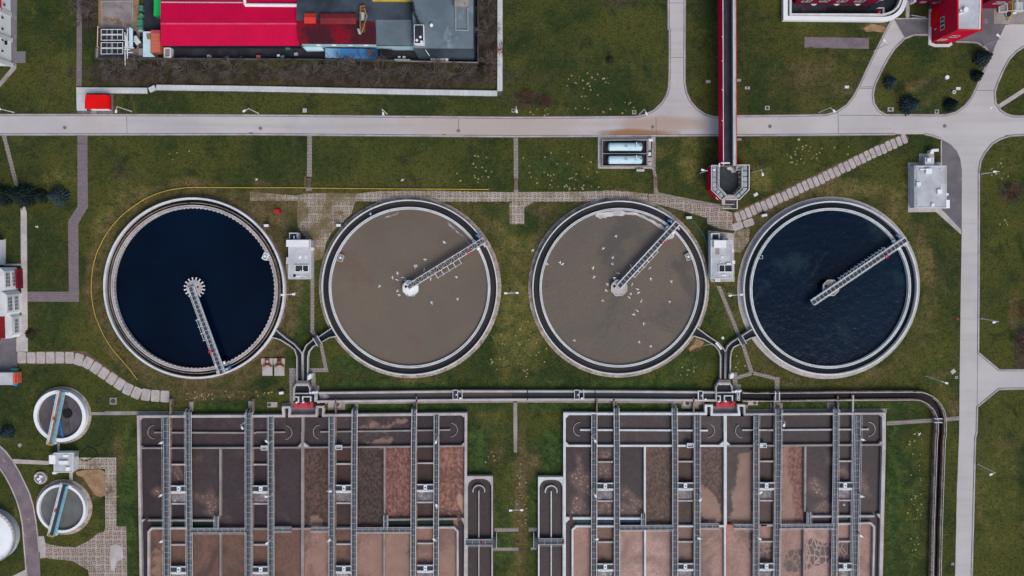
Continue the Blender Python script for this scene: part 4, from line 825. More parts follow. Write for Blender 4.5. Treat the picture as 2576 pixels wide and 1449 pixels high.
quads(lb, 'guide_wall', 'concrete', [('A3', [(1550, -2), (2576, 2), (2576, 17), (1550, 13)]), ('B3', [(0, -4), (290, -5), (290, 9), (0, 10)]), ('B2', [(645, 1440), (1300, 1432), (1952, 1420), (1952, 1436), (1300, 1446), (645, 1454)])], 1.2)
for a in (('A2', 1555, 1450, 70, 95, 265), ('B3', 290, 5, 70, -88, 80), ('B3', 645, 0, 72, 95, 255), ('B2', 1955, 1428, 70, -88, 85)): arcwall(lb, *a, .09, z=.8)
# cross walls of the narrow cells
for f, x0, x1 in (('A3', 1722, 1868), ('A3', 2550, 2690), ('B3', 806, 957), ('B3', 1620, 1780)):
    for y in (328, 1135): dyy = 0 if f == 'A3' else (-6 if x0 < 1000 else -14)
    for y in (328, 1135, 722, 972):
        yy = y + (0 if f == 'A3' else (-6 if x0 < 1000 else -14)); m = MB(); m.rect(f, x0, yy - 7, x1, yy + 7, 0, 1.36 if y != 722 else 1.25); m.build('cell_wall', 'concrete_pale', lb)
# side chamber
def side_chamber(t, f, x0, x1, ytop, ybot, xin0, xin1, xc, ya, mat, baff):
    m = MB(); m.ribbon(WL(f, [(x0, ybot), (x0, ytop), (x1, ytop), (x1, ybot)], ZW), .36, 0, ZW - .02); m.build('chamber_wall', mat, t)
    a = WL(f, [(xin0, ybot), (xin0, ytop + 90), (xin0 + 12, ytop + 55), (xin0 + 40, ytop + 30), (xin0 + 80, ytop + 22), (xin1 - 80, ytop + 22), (xin1 - 40, ytop + 30), (xin1 - 12, ytop + 55), (xin1, ytop + 90), (xin1, ybot)], ZWAT)
    m = MB(); m.sheet(a, ZWAT + .02); m.build('chamber_water', 'sludge_dark', t)
    for i, pts in enumerate(([(xin0 - 2, ytop), (xin0 - 2, ytop + 95), (xin0 + 12, ytop + 55), (xin0 + 40, ytop + 30), (xin0 + 80, ytop + 20), (xin1 - 80, ytop + 20), (xin1 - 40, ytop + 30), (xin1 - 12, ytop + 55), (xin1 + 2, ytop + 95), (xin1 + 2, ytop), ],)):
        m = MB(); m.prism(WL(f, [(p[0], p[1]) for p in pts], 1.5), .4, 1.5); m.build('corner_fillet', mat, t)
    m = MB(); m.rect(f, xc - 5, ya, xc + 5, ybot, .3, 1.3); m.build('guide_wall', baff, t)
    arcwall(t, f, xc, ya + 5, 60, -12, 192, .24, mat=baff, z=1.3)
side_chamber(lb, 'B3', 2121, 2374, 452, 1900, 2130, 2364, 2240, 590, 'concrete_pale', 'concrete_pale')
# ---- right basin
Y = {}
for k, (f, x, y) in dict(w=('C3', 526, 700), a=('C3', 822, 700), aw=('C3', 852, 700), b=('C3', 1045, 700), p1=('C3', 1335, 700), c=('C3', 1635, 700), cw=('C3', 1662, 700), d=('C3', 1855, 700), m=('C3', 2142, 700), e=('C3', 2452, 700), ew=('D3', -80, 700), f=('D3', 85, 700), p2=('D3', 376, 500), g=('D3', 680, 700), gw=('D3', 708, 700), h=('D3', 885, 700), r=('D3', 1165, 700)).items(): Y[k] = xcol(f, x, y)
yT2, yW2, yL2, yB2 = W('C2', 2142, 1268, ZW)[1], W('C3', 2142, 138, ZW)[1], W('C3', 2142, 948, ZW)[1], W('C3', 2142, 1900, ZW)[1]
rb = basin('right rectangular basin with white-topped walls and foam-marbled cells', [(Y['w'], yT2), (Y['r'], yB2)], None)
cells(rb, None, [(yW2, yT2), (yL2, yW2), (yB2, yL2)], [
    [(Y['w'], Y['b'], 'sludge_dark'), (Y['b'], Y['m'], 'sludge_plum'), (Y['m'], Y['f'], 'sludge_dark'), (Y['f'], Y['r'], 'sludge_dark')],
    [(Y['w'], Y['a'], 'sludge_dark'), (Y['a'], Y['b'], 'sludge_plum'), (Y['b'], Y['p1'], 'sludge_dark'), (Y['p1'], Y['c'], 'sludge_brown'), (Y['c'], Y['d'], 'sludge_redcell'), (Y['d'], Y['m'], 'sludge_brown'), (Y['m'], Y['e'], 'sludge_plum'), (Y['e'], Y['f'], 'sludge_redcell'), (Y['f'], Y['p2'], 'sludge_red'), (Y['p2'], Y['g'], 'sludge_dark'), (Y['g'], Y['h'], 'sludge_dark'), (Y['h'], Y['r'], 'sludge_dark')],
    [(Y['w'], Y['a'], 'sludge_tan'), (Y['a'], Y['b'], 'sludge_midbrown'), (Y['b'], Y['p1'], 'sludge_pinktan'), (Y['p1'], Y['c'], 'sludge_pinktan'), (Y['c'], Y['d'], 'sludge_tan'), (Y['d'], Y['m'], 'sludge_tan'), (Y['m'], Y['e'], 'sludge_tan'), (Y['e'], Y['f'], 'sludge_tan'), (Y['f'], Y['p2'], 'sludge_tan'), (Y['p2'], Y['g'], 'sludge_pinktan'), (Y['g'], Y['h'], 'sludge_tan'), (Y['h'], Y['r'], 'sludge_tan')]])
m = MB()
m.ribbon(WL('C3', [(528, 1900), (526, 100)], ZW) + WL('C2', [(526, 1266), (1948, 1266), (1948, 1190)], ZW), .6, 0, zo)
m.ribbon(WL('C2', [(1938, 1184), (2018, 1184)], ZW), .5, 0, zo + .02)
m.ribbon(WL('C2', [(2008, 1194), (2006, 1274), (2284, 1273), (2274, 1194)], ZW), .55, 0, zo)
m.ribbon(WL('C2', [(2264, 1182), (2340, 1182)], ZW), .5, 0, zo + .02)
m.build('outer_wall', 'concrete_white', rb)
m = MB(); m.ribbon(WL('C2', [(2334, 1192), (2338, 1272), (2560, 1270)], ZW) + WL('D2', [(1168, 1263)], ZW), .5, 0, zo); 
m.ribbon(WL('D2', [(1168, 1254)], ZW) + WL('D3', [(1168, 130), (1150, 900), (1128, 1900)], ZW), .9, 0, zo - .03); m.build('outer_wall', 'concrete_pale', rb)
m = MB(); m.rsheet('C2', 1948, 1190, 2008, 1290, ZWAT); m.rsheet('C2', 2276, 1190, 2334, 1290, ZWAT); m.build('inlet_water', 'sludge_dark', rb)
rects(rb, 'partition_wall', 'concrete_white', [('C3', 1325, 150, 1344, 830), ('C3', 1328, 985, 1346, 1800)], 1.55)
rects(rb, 'partition_wall', 'concrete_white', [('C2', 2128, 1284, 2158, 1448), ('C3', 2130, 0, 2158, 940)], 1.58); rects(rb, 'partition_wall', 'concrete_white', [('C3', 2132, 940, 2156, 1800)], 1.56)
m = MB(); m.rect('C3', 2150, 940, 2160, 1800, 0, 1.58); m.build('rust_streak', 'orange', rb)
quads(rb, 'partition_wall', 'concrete', [('D3', [(368, 144), (388, 144), (384, 800), (364, 800)]), ('D3', [(360, 970), (374, 970), (368, 1800), (352, 1800)])], 1.55)
rects(rb, 'partition_wall', 'concrete_brown', [('C3', 846, -340, 858, 1800), ('C3', 1014, -340, 1030, 1800), ('C3', 1656, 150, 1666, 1800), ('C3', 1818, -340, 1834, 1800), ('C3', 2478, 150, 2488, 1800)], 1.40)
quads(rb, 'partition_wall', 'concrete_brown', [('D3', [(62, -360), (76, -360), (66, 900), (54, 1800), (40, 1800), (52, 900)]), ('D3', [(700, -360), (712, -360), (700, 1800), (688, 1800)])], 1.40)
quads(rb, 'partition_wall', 'concrete_pale', [('D3', [(852, -370), (866, -370), (850, 900), (838, 1800), (824, 1800), (836, 900)])], 1.44)
quads(rb, 'cross_wall', 'concrete_white', [('C3', [(534, 130), (2130, 130), (2130, 149), (534, 149)])], 1.52)
quads(rb, 'cross_wall', 'concrete', [('C3', [(2160, 132), (2576, 130), (2576, 148), (2160, 150)]), ('D3', [(0, 130), (1150, 120), (1150, 138), (0, 148)])], 1.52)
quads(rb, 'cross_wall', 'concrete_white', [('C3', [(610, 858), (1296, 862), (1296, 882), (610, 880)]), ('C3', [(1664, 940), (1822, 940), (1822, 957), (1664, 957)]), ('C3', [(2080, 938), (2132, 938), (2132, 956), (2080, 956)])], 1.50)
quads(rb, 'cross_wall', 'concrete_pale', [('D3', [(436, 842), (1072, 838), (1072, 857), (436, 860)]), ('C3', [(2488, 932), (2560, 932), (2560, 950), (2488, 950)]), ('D3', [(-74, 930), (50, 930), (50, 948), (-74, 948)])], 1.50)
quads(rb, 'cross_wall', 'orange', [('C3', [(2160, 932), (2222, 932), (2222, 950), (2160, 950)])], 1.49)
m = MB(); m.ribbon(WL('C3', [(607, 1850), (607, 985), (645, 950), (1030, 950)], 1.5), .46, 0, 1.46); m.build('channel_wall', 'concrete_white', rb)
m = MB(); m.ribbon(WL('D3', [(704, 928), (1036, 918), (1072, 956), (1052, 1850)], 1.5), .5, 0, 1.46); m.build('channel_wall', 'concrete_pale', rb)
for f, pts, mt in (('C3', [(538, 855), (576, 858), (576, 882), (538, 915)], 'concrete_white'), ('C3', [(536, 96), (570, 130), (536, 130)], 'concrete_white'), ('C2', [(536, 1280), (572, 1280), (536, 1312)], 'concrete_white'), ('C3', [(2132, 90), (2160, 95), (2196, 130), (2080, 130)], 'concrete_white'), ('D3', [(1100, 825), (1140, 822), (1138, 885), (1104, 842)], 'concrete_pale'), ('D3', [(1112, 122), (1150, 88), (1150, 128)], 'concrete_pale'), ('D2', [(1122, 1276), (1156, 1276), (1156, 1310)], 'concrete_pale')):
    m = MB(); m.prism(WL(f, pts, 1.5), 0, 1.48); m.build('corner_fillet', mt, rb)
for f, x0, y0, x1, y1, mt in (('C3', 650, 882, 852, 940, 'moss_teal'), ('C3', 858, 882, 1014, 940, 'moss_blue'), ('C3', 1076, 882, 1292, 934, 'moss_blue'), ('D3', 436, 858, 690, 920, 'sludge_dark')):
    m = MB(); m.rsheet(f, x0, y0, x1, y1, .62); m.build('mossy_water', mt, rb)
m = MB(); m.rsheet('C3', 538, 900, 600, 1850, .56); m.build('channel_water', 'sludge_dark', rb); m = MB(); m.sheet(WL('D3', [(1076, 870), (1134, 870), (1118, 1850), (1060, 1850)], .56), .56); m.build('channel_water', 'sludge_dark', rb)
quads(rb, 'guide_wall', 'concrete_white', [('C2', [(682, 1420), (1968, 1426), (1968, 1442), (682, 1437)])], 1.2)
quads(rb, 'guide_wall', 'concrete_pale', [('C2', [(2315, 1422), (2576, 1422), (2576, 1437), (2315, 1437)]), ('D2', [(0, 1422), (1015, 1414), (1015, 1430), (0, 1438)])], 1.2)
for a in (('C2', 685, 1420, 70, 92, 265), ('C2', 1966, 1434, 70, -90, 60), ('C2', 2315, 1436, 70, 120, 268), ('D2', 1008, 1420, 72, -90, 90)): arcwall(rb, *a, .11, mat='concrete_pale', z=.8)
for f, x0, x1, o in (('C3', 860, 1014, -27), ('C3', 1668, 1818, -30), ('C3', 2488, 2632, -32), ('D3', 712, 846, -34)):
    for y in (328, 1135, 722): m = MB(); m.rect(f, x0, y + o - 7, x1, y + o + 7, 0, 1.36 if y != 722 else 1.25); m.build('cell_wall', 'concrete_pale', rb)
side_chamber(rb, 'C3', 267, 515, 460, 1900, 277, 506, 392, 595, 'concrete_white', 'concrete_white')
# ---- froth chambers and foam rafts
for f, x0, x1, o, par in (('A3', 1722, 1866, 0, lb), ('A3', 2550, 2690, 0, lb), ('B3', 806, 957, -6, lb), ('B3', 1620, 1780, -14, lb), ('C3', 860, 1014, -27, rb), ('C3', 1668, 1818, -30, rb), ('C3', 2488, 2632, -32, rb), ('D3', 712, 846, -34, rb)):
    for y0, y1 in ((612, 714), (1420, 1560)): m = MB(); m.rsheet(f, x0, y0 + o, x1, y1 + o, .8); m.build('froth_bath', 'froth', par)
def foam(par, f, pts, mat='foam', seed=1, soft=1.6, **k):
    key = {'foam': 'foam', 'scum_dark': 'dark', 'flake': 'flake'}.get(mat, 'tan'); pl = WL(f, pts, ZWAT)
    bx = min(p[0] for p in pl) - soft, max(p[0] for p in pl) + soft, min(p[1] for p in pl) - soft, max(p[1] for p in pl) + soft
    for t, vs, o, at in SL:
        if t is not par or vs[-1][0] < bx[0] or vs[0][0] > bx[1]: continue
        for i, (x, y, z) in enumerate(vs):
            if not (bx[0] < x < bx[1] and bx[2] < y < bx[3]): continue
            ins = False; d2 = 1e9
            for (ax, ay), (bx_, by_) in zip(pl, pl[1:] + pl[:1]):
                if (ay > y) != (by_ > y) and x < (bx_ - ax) * (y - ay) / (by_ - ay) + ax: ins = not ins
                ex, ey = bx_ - ax, by_ - ay; q = max(0, min(1, ((x - ax) * ex + (y - ay) * ey) / (ex * ex + ey * ey + 1e-9))); d2 = min(d2, (x - ax - q * ex) ** 2 + (y - ay - q * ey) ** 2)
            v = .5 + (1 if ins else -1) * math.sqrt(d2) / soft / 2
            at[key][i] = max(at[key][i], max(0, min(1, v)))
foam(lb, 'A3', [(1945, 610), (2040, 640), (2130, 595), (2160, 660), (2200, 680), (2198, 860), (2130, 872), (2080, 800), (2110, 760), (2080, 700), (2020, 690), (1955, 650)], seed=2)
foam(lb, 'A3', [(1730, 380), (1790, 350), (1820, 420), (1866, 480), (1866, 525), (1730, 525), (1740, 440)], seed=3); foam(lb, 'A3', [(1745, 810), (1800, 790), (1866, 800), (1850, 840), (1770, 865)], 'scum_dark', seed=4)
foam(lb, 'A3', [(1530, 600), (1590, 560), (1615, 600), (1590, 640), (1560, 630)], seed=5); foam(lb, 'A3', [(1940, 270), (2030, 240), (2020, 270), (1960, 285)], seed=6)
foam(lb, 'B3', [(2010, 660), (2050, 600), (2095, 640), (2095, 860), (2060, 800), (2040, 740)], 'foam_tan', seed=7)
foam(lb, 'B3', [(1850, 810), (1950, 790), (2020, 750), (2060, 760), (2085, 820), (2060, 864), (1850, 866)], 'scum_dark', seed=8)
foam(lb, 'B3', [(560, 860), (620, 840), (690, 880), (660, 950), (540, 950)], 'sludge_red', seed=9, nm='sludge_bloom')
foam(rb, 'C3', [(650, 240), (680, 250), (700, 400), (740, 430), (790, 410), (790, 620), (740, 560), (720, 620), (660, 560), (600, 500), (610, 430), (660, 380)], 'foam', seed=10); foam(rb, 'C3', [(600, 700), (620, 640), (690, 650), (720, 740), (700, 800), (790, 820), (790, 852), (620, 850)], 'foam', seed=11)
foam(rb, 'C3', [(1085, 735), (1180, 725), (1320, 700), (1320, 830), (1240, 856), (1110, 856), (1100, 800)], seed=12); foam(rb, 'C3', [(1110, 590), (1150, 560), (1230, 620), (1240, 680), (1180, 700), (1190, 640), (1120, 640)], 'foam', seed=13); foam(rb, 'C3', [(1090, 170), (1300, 160), (1300, 190), (1180, 200), (1250, 290), (1110, 300)], 'scum_dark', seed=14)
foam(rb, 'C3', [(1888, 530), (1960, 560), (2040, 640), (2095, 750), (2100, 850), (2050, 925), (1980, 905), (1900, 830)], 'foam_tan', seed=15, rough=.15, nm='sludge_bloom')
foam(rb, 'C3', [(2280, 215), (2420, 180), (2420, 915), (2200, 915), (2180, 870), (2230, 800), (2200, 700), (2220, 560), (2250, 420), (2260, 300)], 'sludge_red', seed=16, nm='sludge_bloom')
foam(rb, 'D3', [(420, 470), (470, 440), (520, 520), (580, 600), (560, 640), (470, 600), (430, 540)], seed=17); foam(rb, 'D3', [(590, 250), (650, 230), (656, 330), (620, 310)], seed=18); foam(rb, 'D3', [(450, 780), (560, 690), (630, 740), (640, 830), (470, 836)], seed=19)
foam(rb, 'D3', [(930, 430), (970, 450), (1000, 570), (1030, 630), (980, 640), (940, 560)], seed=20); foam(rb, 'D3', [(720, 340), (770, 350), (830, 440), (830, 500), (715, 505)], seed=21)
foam(rb, 'D3', [(150, 140), (200, 140), (190, 210), (270, 850), (250, 925), (130, 925)], 'foam_tan', seed=22, nm='sludge_bloom')
foam(rb, 'D3', [(150, 1290), (210, 1190), (300, 1170), (350, 1190), (352, 1400), (180, 1410)], 'flake', soft=.8); foam(rb, 'D3', [(375, 1100), (440, 1065), (505, 1090), (560, 1120), (640, 1110), (645, 1240), (600, 1320), (480, 1340), (400, 1395), (370, 1380)], 'flake', soft=.8)
foam(rb, 'D3', [(690, 1130), (830, 1090), (832, 1290), (690, 1290)], 'flake', soft=.8); foam(rb, 'C3', [(2380, 1010), (2430, 1000), (2430, 1220), (2380, 1200)], 'flake', soft=.8); foam(rb, 'C3', [(2490, 1140), (2640, 1150), (2640, 1300), (2500, 1290)], 'flake', soft=.8)
foam(rb, 'C3', [(870, 200), (1010, 190), (1010, 515), (866, 515), (900, 340)], seed=30); foam(rb, 'C3', [(870, 720), (1010, 700), (1010, 855), (960, 860), (950, 760), (900, 840), (866, 830)], seed=31); foam(rb, 'C3', [(640, 1040), (790, 1180), (790, 1450), (640, 1450)], 'foam_tan', soft=4)
foam(lb, 'B3', [(560, 1180), (720, 1080), (730, 1450), (600, 1450), (540, 1300)], 'foam_tan', soft=4); foam(lb, 'B3', [(1040, 1150), (1260, 1060), (1550, 1100), (1550, 1450), (1040, 1450)], 'foam_tan', soft=5); foam(lb, 'B3', [(1850, 1200), (2000, 1180), (2005, 1450), (1850, 1400)], 'foam_tan', soft=4); foam(lb, 'A3', [(1530, 1250), (1640, 1150), (1640, 1450), (1530, 1450)], 'foam_tan', soft=3)
foam(lb, 'B2', [(1040, 1400), (1180, 1340), (1300, 1390), (1400, 1310), (1540, 1330), (1300, 1440), (1100, 1430)], 'foam_tan', soft=2.5); foam(lb, 'B3', [(1100, 90), (1350, 70), (1350, 135), (1100, 135)], 'foam_tan', soft=2.5)
for t, vs, o, at in SL:
    for k, v in at.items(): o.data.attributes.new(k, 'FLOAT', 'POINT').data.foreach_set('value', v)

# ------------------------------------------------------------------ steel walkways
def walkway(label, f, pts, w, frame=True, z=1.78, grate='grating', step=1.5, group='steel walkways on the basins', posts=2.0):
    pts = [Vector(W(f[i] if isinstance(f, (list, tuple)) else f, *p, z)) for i, p in enumerate(pts)]; n0 = pts[0]
    t = empty('steel_walkway', (n0.x, n0.y, 0), label, 'walkway', group)
    m = MB(); m.ribbon([tuple(p) for p in pts], w - .16, z - .1, z); m.build('deck', grate, t)
    for sg in (-1, 1):
        off = []
        for i, p in enumerate(pts):
            d = (pts[min(i + 1, len(pts) - 1)] - pts[max(i - 1, 0)]).normalized(); off.append((p.x - d.y * sg * w / 2, p.y + d.x * sg * w / 2))
        m = MB(); m.ribbon(off, .07, z - .16, z + .05); m.rail(off, z, 1.05, .032, posts, mid=False); m.build('railing', 'rail_white', t)
    m = MB()
    for p, q in zip(pts, pts[1:]):
        L = (q - p).length; d = (q - p) / L; n = Vector((-d.y, d.x)); k = max(1, int(L / step))
        for i in range(1, k):
            c = p + d * (L * i / k); m.ribbon([tuple(c - n * (w/2 - .05)), tuple(c + n * (w/2 - .05))], .07, z + .003, z + .03)
    m.ribbon([tuple(p + Vector((.06, 0))) for p in pts], .045, z + .004, z + .02)
    m.build('deck_joint', 'metal', t); return t
o8 = ['first from the left end', 'second from the left end', 'third from the left end', 'left of the middle wall', 'right of the middle wall', 'third from the right end', 'second from the right end', 'last at the right end']
LW = [(('A2', 'A3', 'A3'), [(1670, 1305), (1675, 200), (1684, 1800)], 1.55), (('A2', 'A3', 'A3'), [(1896, 1250), (1896, 160), (1914, 1800)], 1.35), (('A2', 'A3', 'A3'), [(2505, 1250), (2502, 160), (2505, 1800)], 1.5), (('B2', 'B3', 'B3'), [(150, 1300), (150, 160), (155, 1800)], 1.35),
      (('B2', 'B3', 'B3'), [(762, 1296), (762, 160), (758, 1800)], 1.3), (('B2', 'B3', 'B3'), [(995, 1225), (990, 150), (984, 1800)], 1.3), (('B2', 'B3', 'B3'), [(1592, 1215), (1586, 150), (1578, 1800)], 1.15), (('B2', 'B3', 'B3'), [(1815, 1276), (1815, 150), (1808, 1800)], 1.2)]
RW = [(('C2', 'C3', 'C3'), [(824, 1272), (824, 150), (820, 1800)], 1.3), (('C2', 'C3', 'C3'), [(1048, 1205), (1052, 150), (1054, 1800)], 1.25), (('C2', 'C3', 'C3'), [(1630, 1205), (1636, 150), (1636, 1800)], 1.25), (('C2', 'C3', 'C3'), [(1860, 1280), (1860, 150), (1856, 1800)], 1.4),
      (('C2', 'C3', 'C3'), [(2455, 1280), (2452, 150), (2446, 1800)], 1.25), (('D2', 'D3', 'D3'), [(108, 1215), (105, 150), (78, 1800)], 1.5), (('D2', 'D3', 'D3'), [(682, 1215), (682, 150), (658, 1800)], 1.2), (('D2', 'D3', 'D3'), [(905, 1278), (898, 150), (866, 1800)], 1.5)]
for i, (f, p, w) in enumerate(LW): walkway('long grey railed walkway crossing the left brown basin, ' + o8[i], f, p, w)
for i, (f, p, w) in enumerate(RW): walkway('long grey railed walkway crossing the right white-walled basin, ' + o8[i], f, p, w)
walkway('short cross walkway in the left basin beside the mossy strip on the left', 'A3', [(1928, 990), (2478, 990)], 1.15, z=1.84)
walkway('short cross walkway in the left basin beside the mossy strip on the right', 'B3', [(1012, 986), (1562, 984)], 1.15, z=1.84)
walkway('short cross walkway in the right basin, between foam cell and brown cell', 'C3', [(1076, 964), (1614, 960)], 1.2, z=1.84)
walkway('short cross walkway in the right basin, above the dark flaky scum', 'D3', [(120, 950), (664, 946)], 1.1, z=1.84)
walkway('stub walkway with gate standing off the left cross walkway of the left basin', 'A3', [(2180, 845), (2180, 960)], .95, z=1.90)
walkway('stub walkway with gate standing off the right cross walkway of the left basin', 'B3', [(1306, 832), (1306, 958)], 1.0, z=1.90)
walkway('stub walkway with gate off the cross walkway beside the blue-black strip', 'C3', [(1318, 818), (1318, 936)], 1.0, z=1.90)
walkway('stub walkway with gate off the cross walkway at the reddish cell', 'D3', [(412, 800), (410, 928)], .9, z=1.90)
walkway('small dead-end platform left of the middle wall of the left basin', 'B3', [(180, 976), (356, 976)], 1.05, z=1.86)
walkway('small dead-end platform right of the middle wall of the left basin', 'B3', [(552, 976), (734, 976)], .95, z=1.86)
walkway('small dead-end platform left of the middle wall of the right basin', 'C3', [(1888, 944), (2080, 944)], 1.1, z=1.86)
walkway('small dead-end platform right of the middle wall of the right basin', 'C3', [(2226, 948), (2424, 948)], 1.0, z=1.86)
walkway('footbridge with end steps over the narrow side chamber of the left basin', 'B3', [(2112, 1110), (2374, 1108)], 1.5, z=1.84, grate='grating')
walkway('footbridge with end steps over the narrow side chamber of the right basin', 'C3', [(262, 1102), (522, 1102)], 1.5, z=1.84, grate='grating')
for f, x, y0, y1, lab in (('B3', 2398, 1006, 1165, 'steel steps at the outer end of the left side-chamber footbridge'), ('C3', 238, 1002, 1160, 'steel steps at the outer end of the right side-chamber footbridge')):
    t = empty('metal_stairs', W(f, x, y0), lab, 'stairs', 'steel steps of the footbridges'); m = MB(); n = 8
    for i in range(n): m.rect(f, x - 20, y0 + (60) * i / n, x + 18, y0 + 60 * (i + .7) / n, .2 * i, .2 * i + .12)
    m.rect(f, x - 20, y0 + 68, x + 18, y1, 1.6, 1.72); m.build('tread', 'grating', t)
    m = MB(); sx = 20 if f == 'B3' else -22; m.rail(WL(f, [(x + sx, y0), (x + sx, y1)], 1.7), 1.2, 1.2, .05); m.build('railing', 'rail_white', t)
    c = W(f, x - sx * 6.5 if f == 'B3' else x + 275, y0 + 105, 2); m = MB(); m.box(c[0], c[1], 1.9, .3, .3, .8); tag(m.build('valve_actuator', 'red'), 'small red actuator at the inner end of the footbridge over the ' + ('left' if f == 'B3' else 'right') + ' side chamber', 'actuator', 'red actuators')
# ramps from the path up onto the walkways (a few steps with white hand rails)
for f, x, y, nm in (('A2', 1905, 1240, 'second walkway of the left basin'), ('A2', 2510, 1245, 'third walkway of the left basin'), ('B2', 1000, 1232, 'sixth walkway of the left basin'), ('B2', 1592, 1226, 'seventh walkway of the left basin'), ('C2', 1042, 1210, 'second walkway of the right basin'), ('C2', 1622, 1210, 'third walkway of the right basin'), ('D2', 98, 1218, 'sixth walkway of the right basin'), ('D2', 672, 1218, 'seventh walkway of the right basin')):
    t = empty('metal_stairs', W(f, x, y), 'short steps with white rails climbing to the ' + nm, 'stairs', 'steps up to the basin walkways'); m = MB()
    for i in range(6): m.rect(f, x - 18, y - 28 + i * 6, x + 18, y - 23 + i * 6, .28 * i, .28 * i + .1)
    m.build('tread', 'concrete_brown', t); m = MB()
    for s in (-19, 19):
        a, b = W(f, x + s, y - 30), W(f, x + s, y + 8); m.tube((*a, .9), (*b, 2.7), .06, 4); m.tube((*a, .1), (*b, 1.7), .07, 4); m.tube((*a, 0), (*a, .9), .05, 4); m.tube((*b, 1.7), (*b, 2.7), .05, 4)
    m.build('railing', 'rail_white', t)

# ------------------------------------------------------------------ aerator platforms between paired walkways
MP = [('A3', 1720, 1870, 0, 'left basin, first narrow lane'), ('A3', 2546, 2694, 0, 'left basin, second narrow lane'), ('B3', 804, 958, -6, 'left basin, third narrow lane'), ('B3', 1620, 1782, -14, 'left basin, fourth narrow lane'), ('C3', 858, 1016, -27, 'right basin, first narrow lane'), ('C3', 1666, 1820, -30, 'right basin, second narrow lane'), ('C3', 2486, 2634, -32, 'right basin, third narrow lane'), ('D3', 710, 848, -34, 'right basin, fourth narrow lane')]
for f, x0, x1, o, nm in MP:
    for y, wh in ((0, 'upper'), (812, 'lower')):
        o2 = o + y; t = empty('aerator_platform', W(f, (x0 + x1) / 2, 570 + o2), f'{wh} aerator platform with white motor box, {nm}', 'platform', 'aerator platforms')
        m = MB(); m.rect(f, x0, 545 + o2, x1, 600 + o2, 1.45, 1.72); m.build('deck', 'grating', t)
        for yy in (541, 598): m = MB(); m.rail(WL(f, [(x0, yy + o2), (x1, yy + o2)], 2.2), 1.72, .9, .06, 1.0); m.rect(f, x0, yy - 3 + o2, x1, yy + 3 + o2, 1.5, 1.76); m.build('railing', 'rail_white', t)
        m = MB(); m.rect(f, x0, 606 + o2, x1, 618 + o2, .9, 1.5); m.build('weir_ledge', 'concrete_white', t)
        xm = (x0 + x1) / 2 + (0 if f != 'B3' or x0 < 1000 else 0); m = MB(); m.rect(f, xm - 16, 543 + o2, xm + 16, 602 + o2, 1.75, 2.5); k = m.build('motor_box', 'white', t)
        c = W(f, xm, 572 + o2, 2.5); m = MB(); m.cyl(c[0], c[1], .17, 2.5, 2.62, 10); m.box(c[0] + .08, c[1] - .12, 2.5, .3, .1, .1, R(30)); m.build('shaft_cap', 'blue' if (x0 + y) % 3 else 'navy_wall', k)
        for xx in (-24, 14): m = MB(); c = W(f, xm + xx, 611 + o2, 1.6); m.cyl(c[0], c[1], .17, 1.5, 1.7, 8); m.build('valve_cap', 'white', t)
# overhead gate boxes near the centre walls
for f, x, y, nm in (('B3', 80, 160, 'left of the middle wall in the left basin'), ('B3', 830, 155, 'right of the middle wall in the left basin'), ('C3', 1792, 136, 'left of the middle wall in the right basin'), ('C3', 2525, 136, 'right of the middle wall in the right basin')):
    t = empty('gate_frame', W(f, x, y), 'square gate frame ' + nm, 'gate', 'gate frames on the cross walls'); c = W(f, x, y, 2.2)
    m = MB(); m.ribbon([(c[0] - .75, c[1] - .5), (c[0] + .75, c[1] - .5), (c[0] + .75, c[1] + .5), (c[0] - .75, c[1] + .5)], .14, 1.6, 2.3, closed=True); m.build('frame', 'rail_white', t)
    m = MB(); m.box(c[0], c[1], 1.55, 1.2, .7, .35); m.build('gate_plate', 'metal', t)

# ================================================================== CHANNELS
def channel(label, left, right, zw, zwat, wat, wall, name='water_channel', wid=.45, group='open concrete channels', close=False, watpoly=None):
    t = empty(name, (sum(p[0] for p in left) / len(left), sum(p[1] for p in left) / len(left), 0), label, 'channel', group)
    for l in (left, right): m = MB(); m.ribbon(l, wid, 0, zw); m.build('side_wall', wall, t)
    m = MB(); m.sheet(watpoly or (left + right[::-1]), zwat); m.build('water', wat, t); return t
zc = 1.4
tl = ML(('B2', [(640, 1048), (2110, 1031), (2576, 1031)]), ('C2', [(800, 1032), (1880, 1040), (2062, 1042)])); bl = ML(('B2', [(640, 1132), (2110, 1116), (2576, 1113)]), ('C2', [(800, 1112), (1880, 1120), (2080, 1122)]))
lc = channel('long straight channel of grey-brown water between round tanks and basins', tl[:3], bl[:3], zc, .4, 'channel_grey', 'concrete_pale', wid=.5)
for l in (tl[2:], bl[2:]): m = MB(); m.ribbon(l, .5, 0, zc); m.build('side_wall', 'concrete_pale', lc)
m = MB(); m.sheet(tl[2:] + bl[2:][::-1], .4); m.build('water', 'channel_teal', lc)
p = ML(('B2', [(640, 1055), (700, 1062), (745, 1085), (720, 1110), (645, 1120)])); m = MB(); m.prism(p, .38, .43); m.build('foam_patch', 'froth', lc)
ew_t = ML(('C2', [(2300, 1043), (2576, 1043)]), ('D2', [(0, 1043), (700, 1038), (1430, 1033), (1540, 1040), (1620, 1075), (1690, 1140), (1735, 1220), (1752, 1300), (1752, 1448)]), ('D3', [(1742, 60), (1712, 900), (1688, 1900)]))
ew_b = ML(('C2', [(2300, 1124), (2576, 1122)]), ('D2', [(0, 1122), (700, 1116), (1430, 1110), (1500, 1116), (1570, 1150), (1630, 1210), (1665, 1290), (1672, 1360), (1670, 1448)]), ('D3', [(1662, 60), (1632, 900), (1608, 1900)]))
dc = channel('dark channel running right and bending down along the east road', ew_t, ew_b, zc, .25, 'channel_dark', 'concrete_brown', wid=.36)
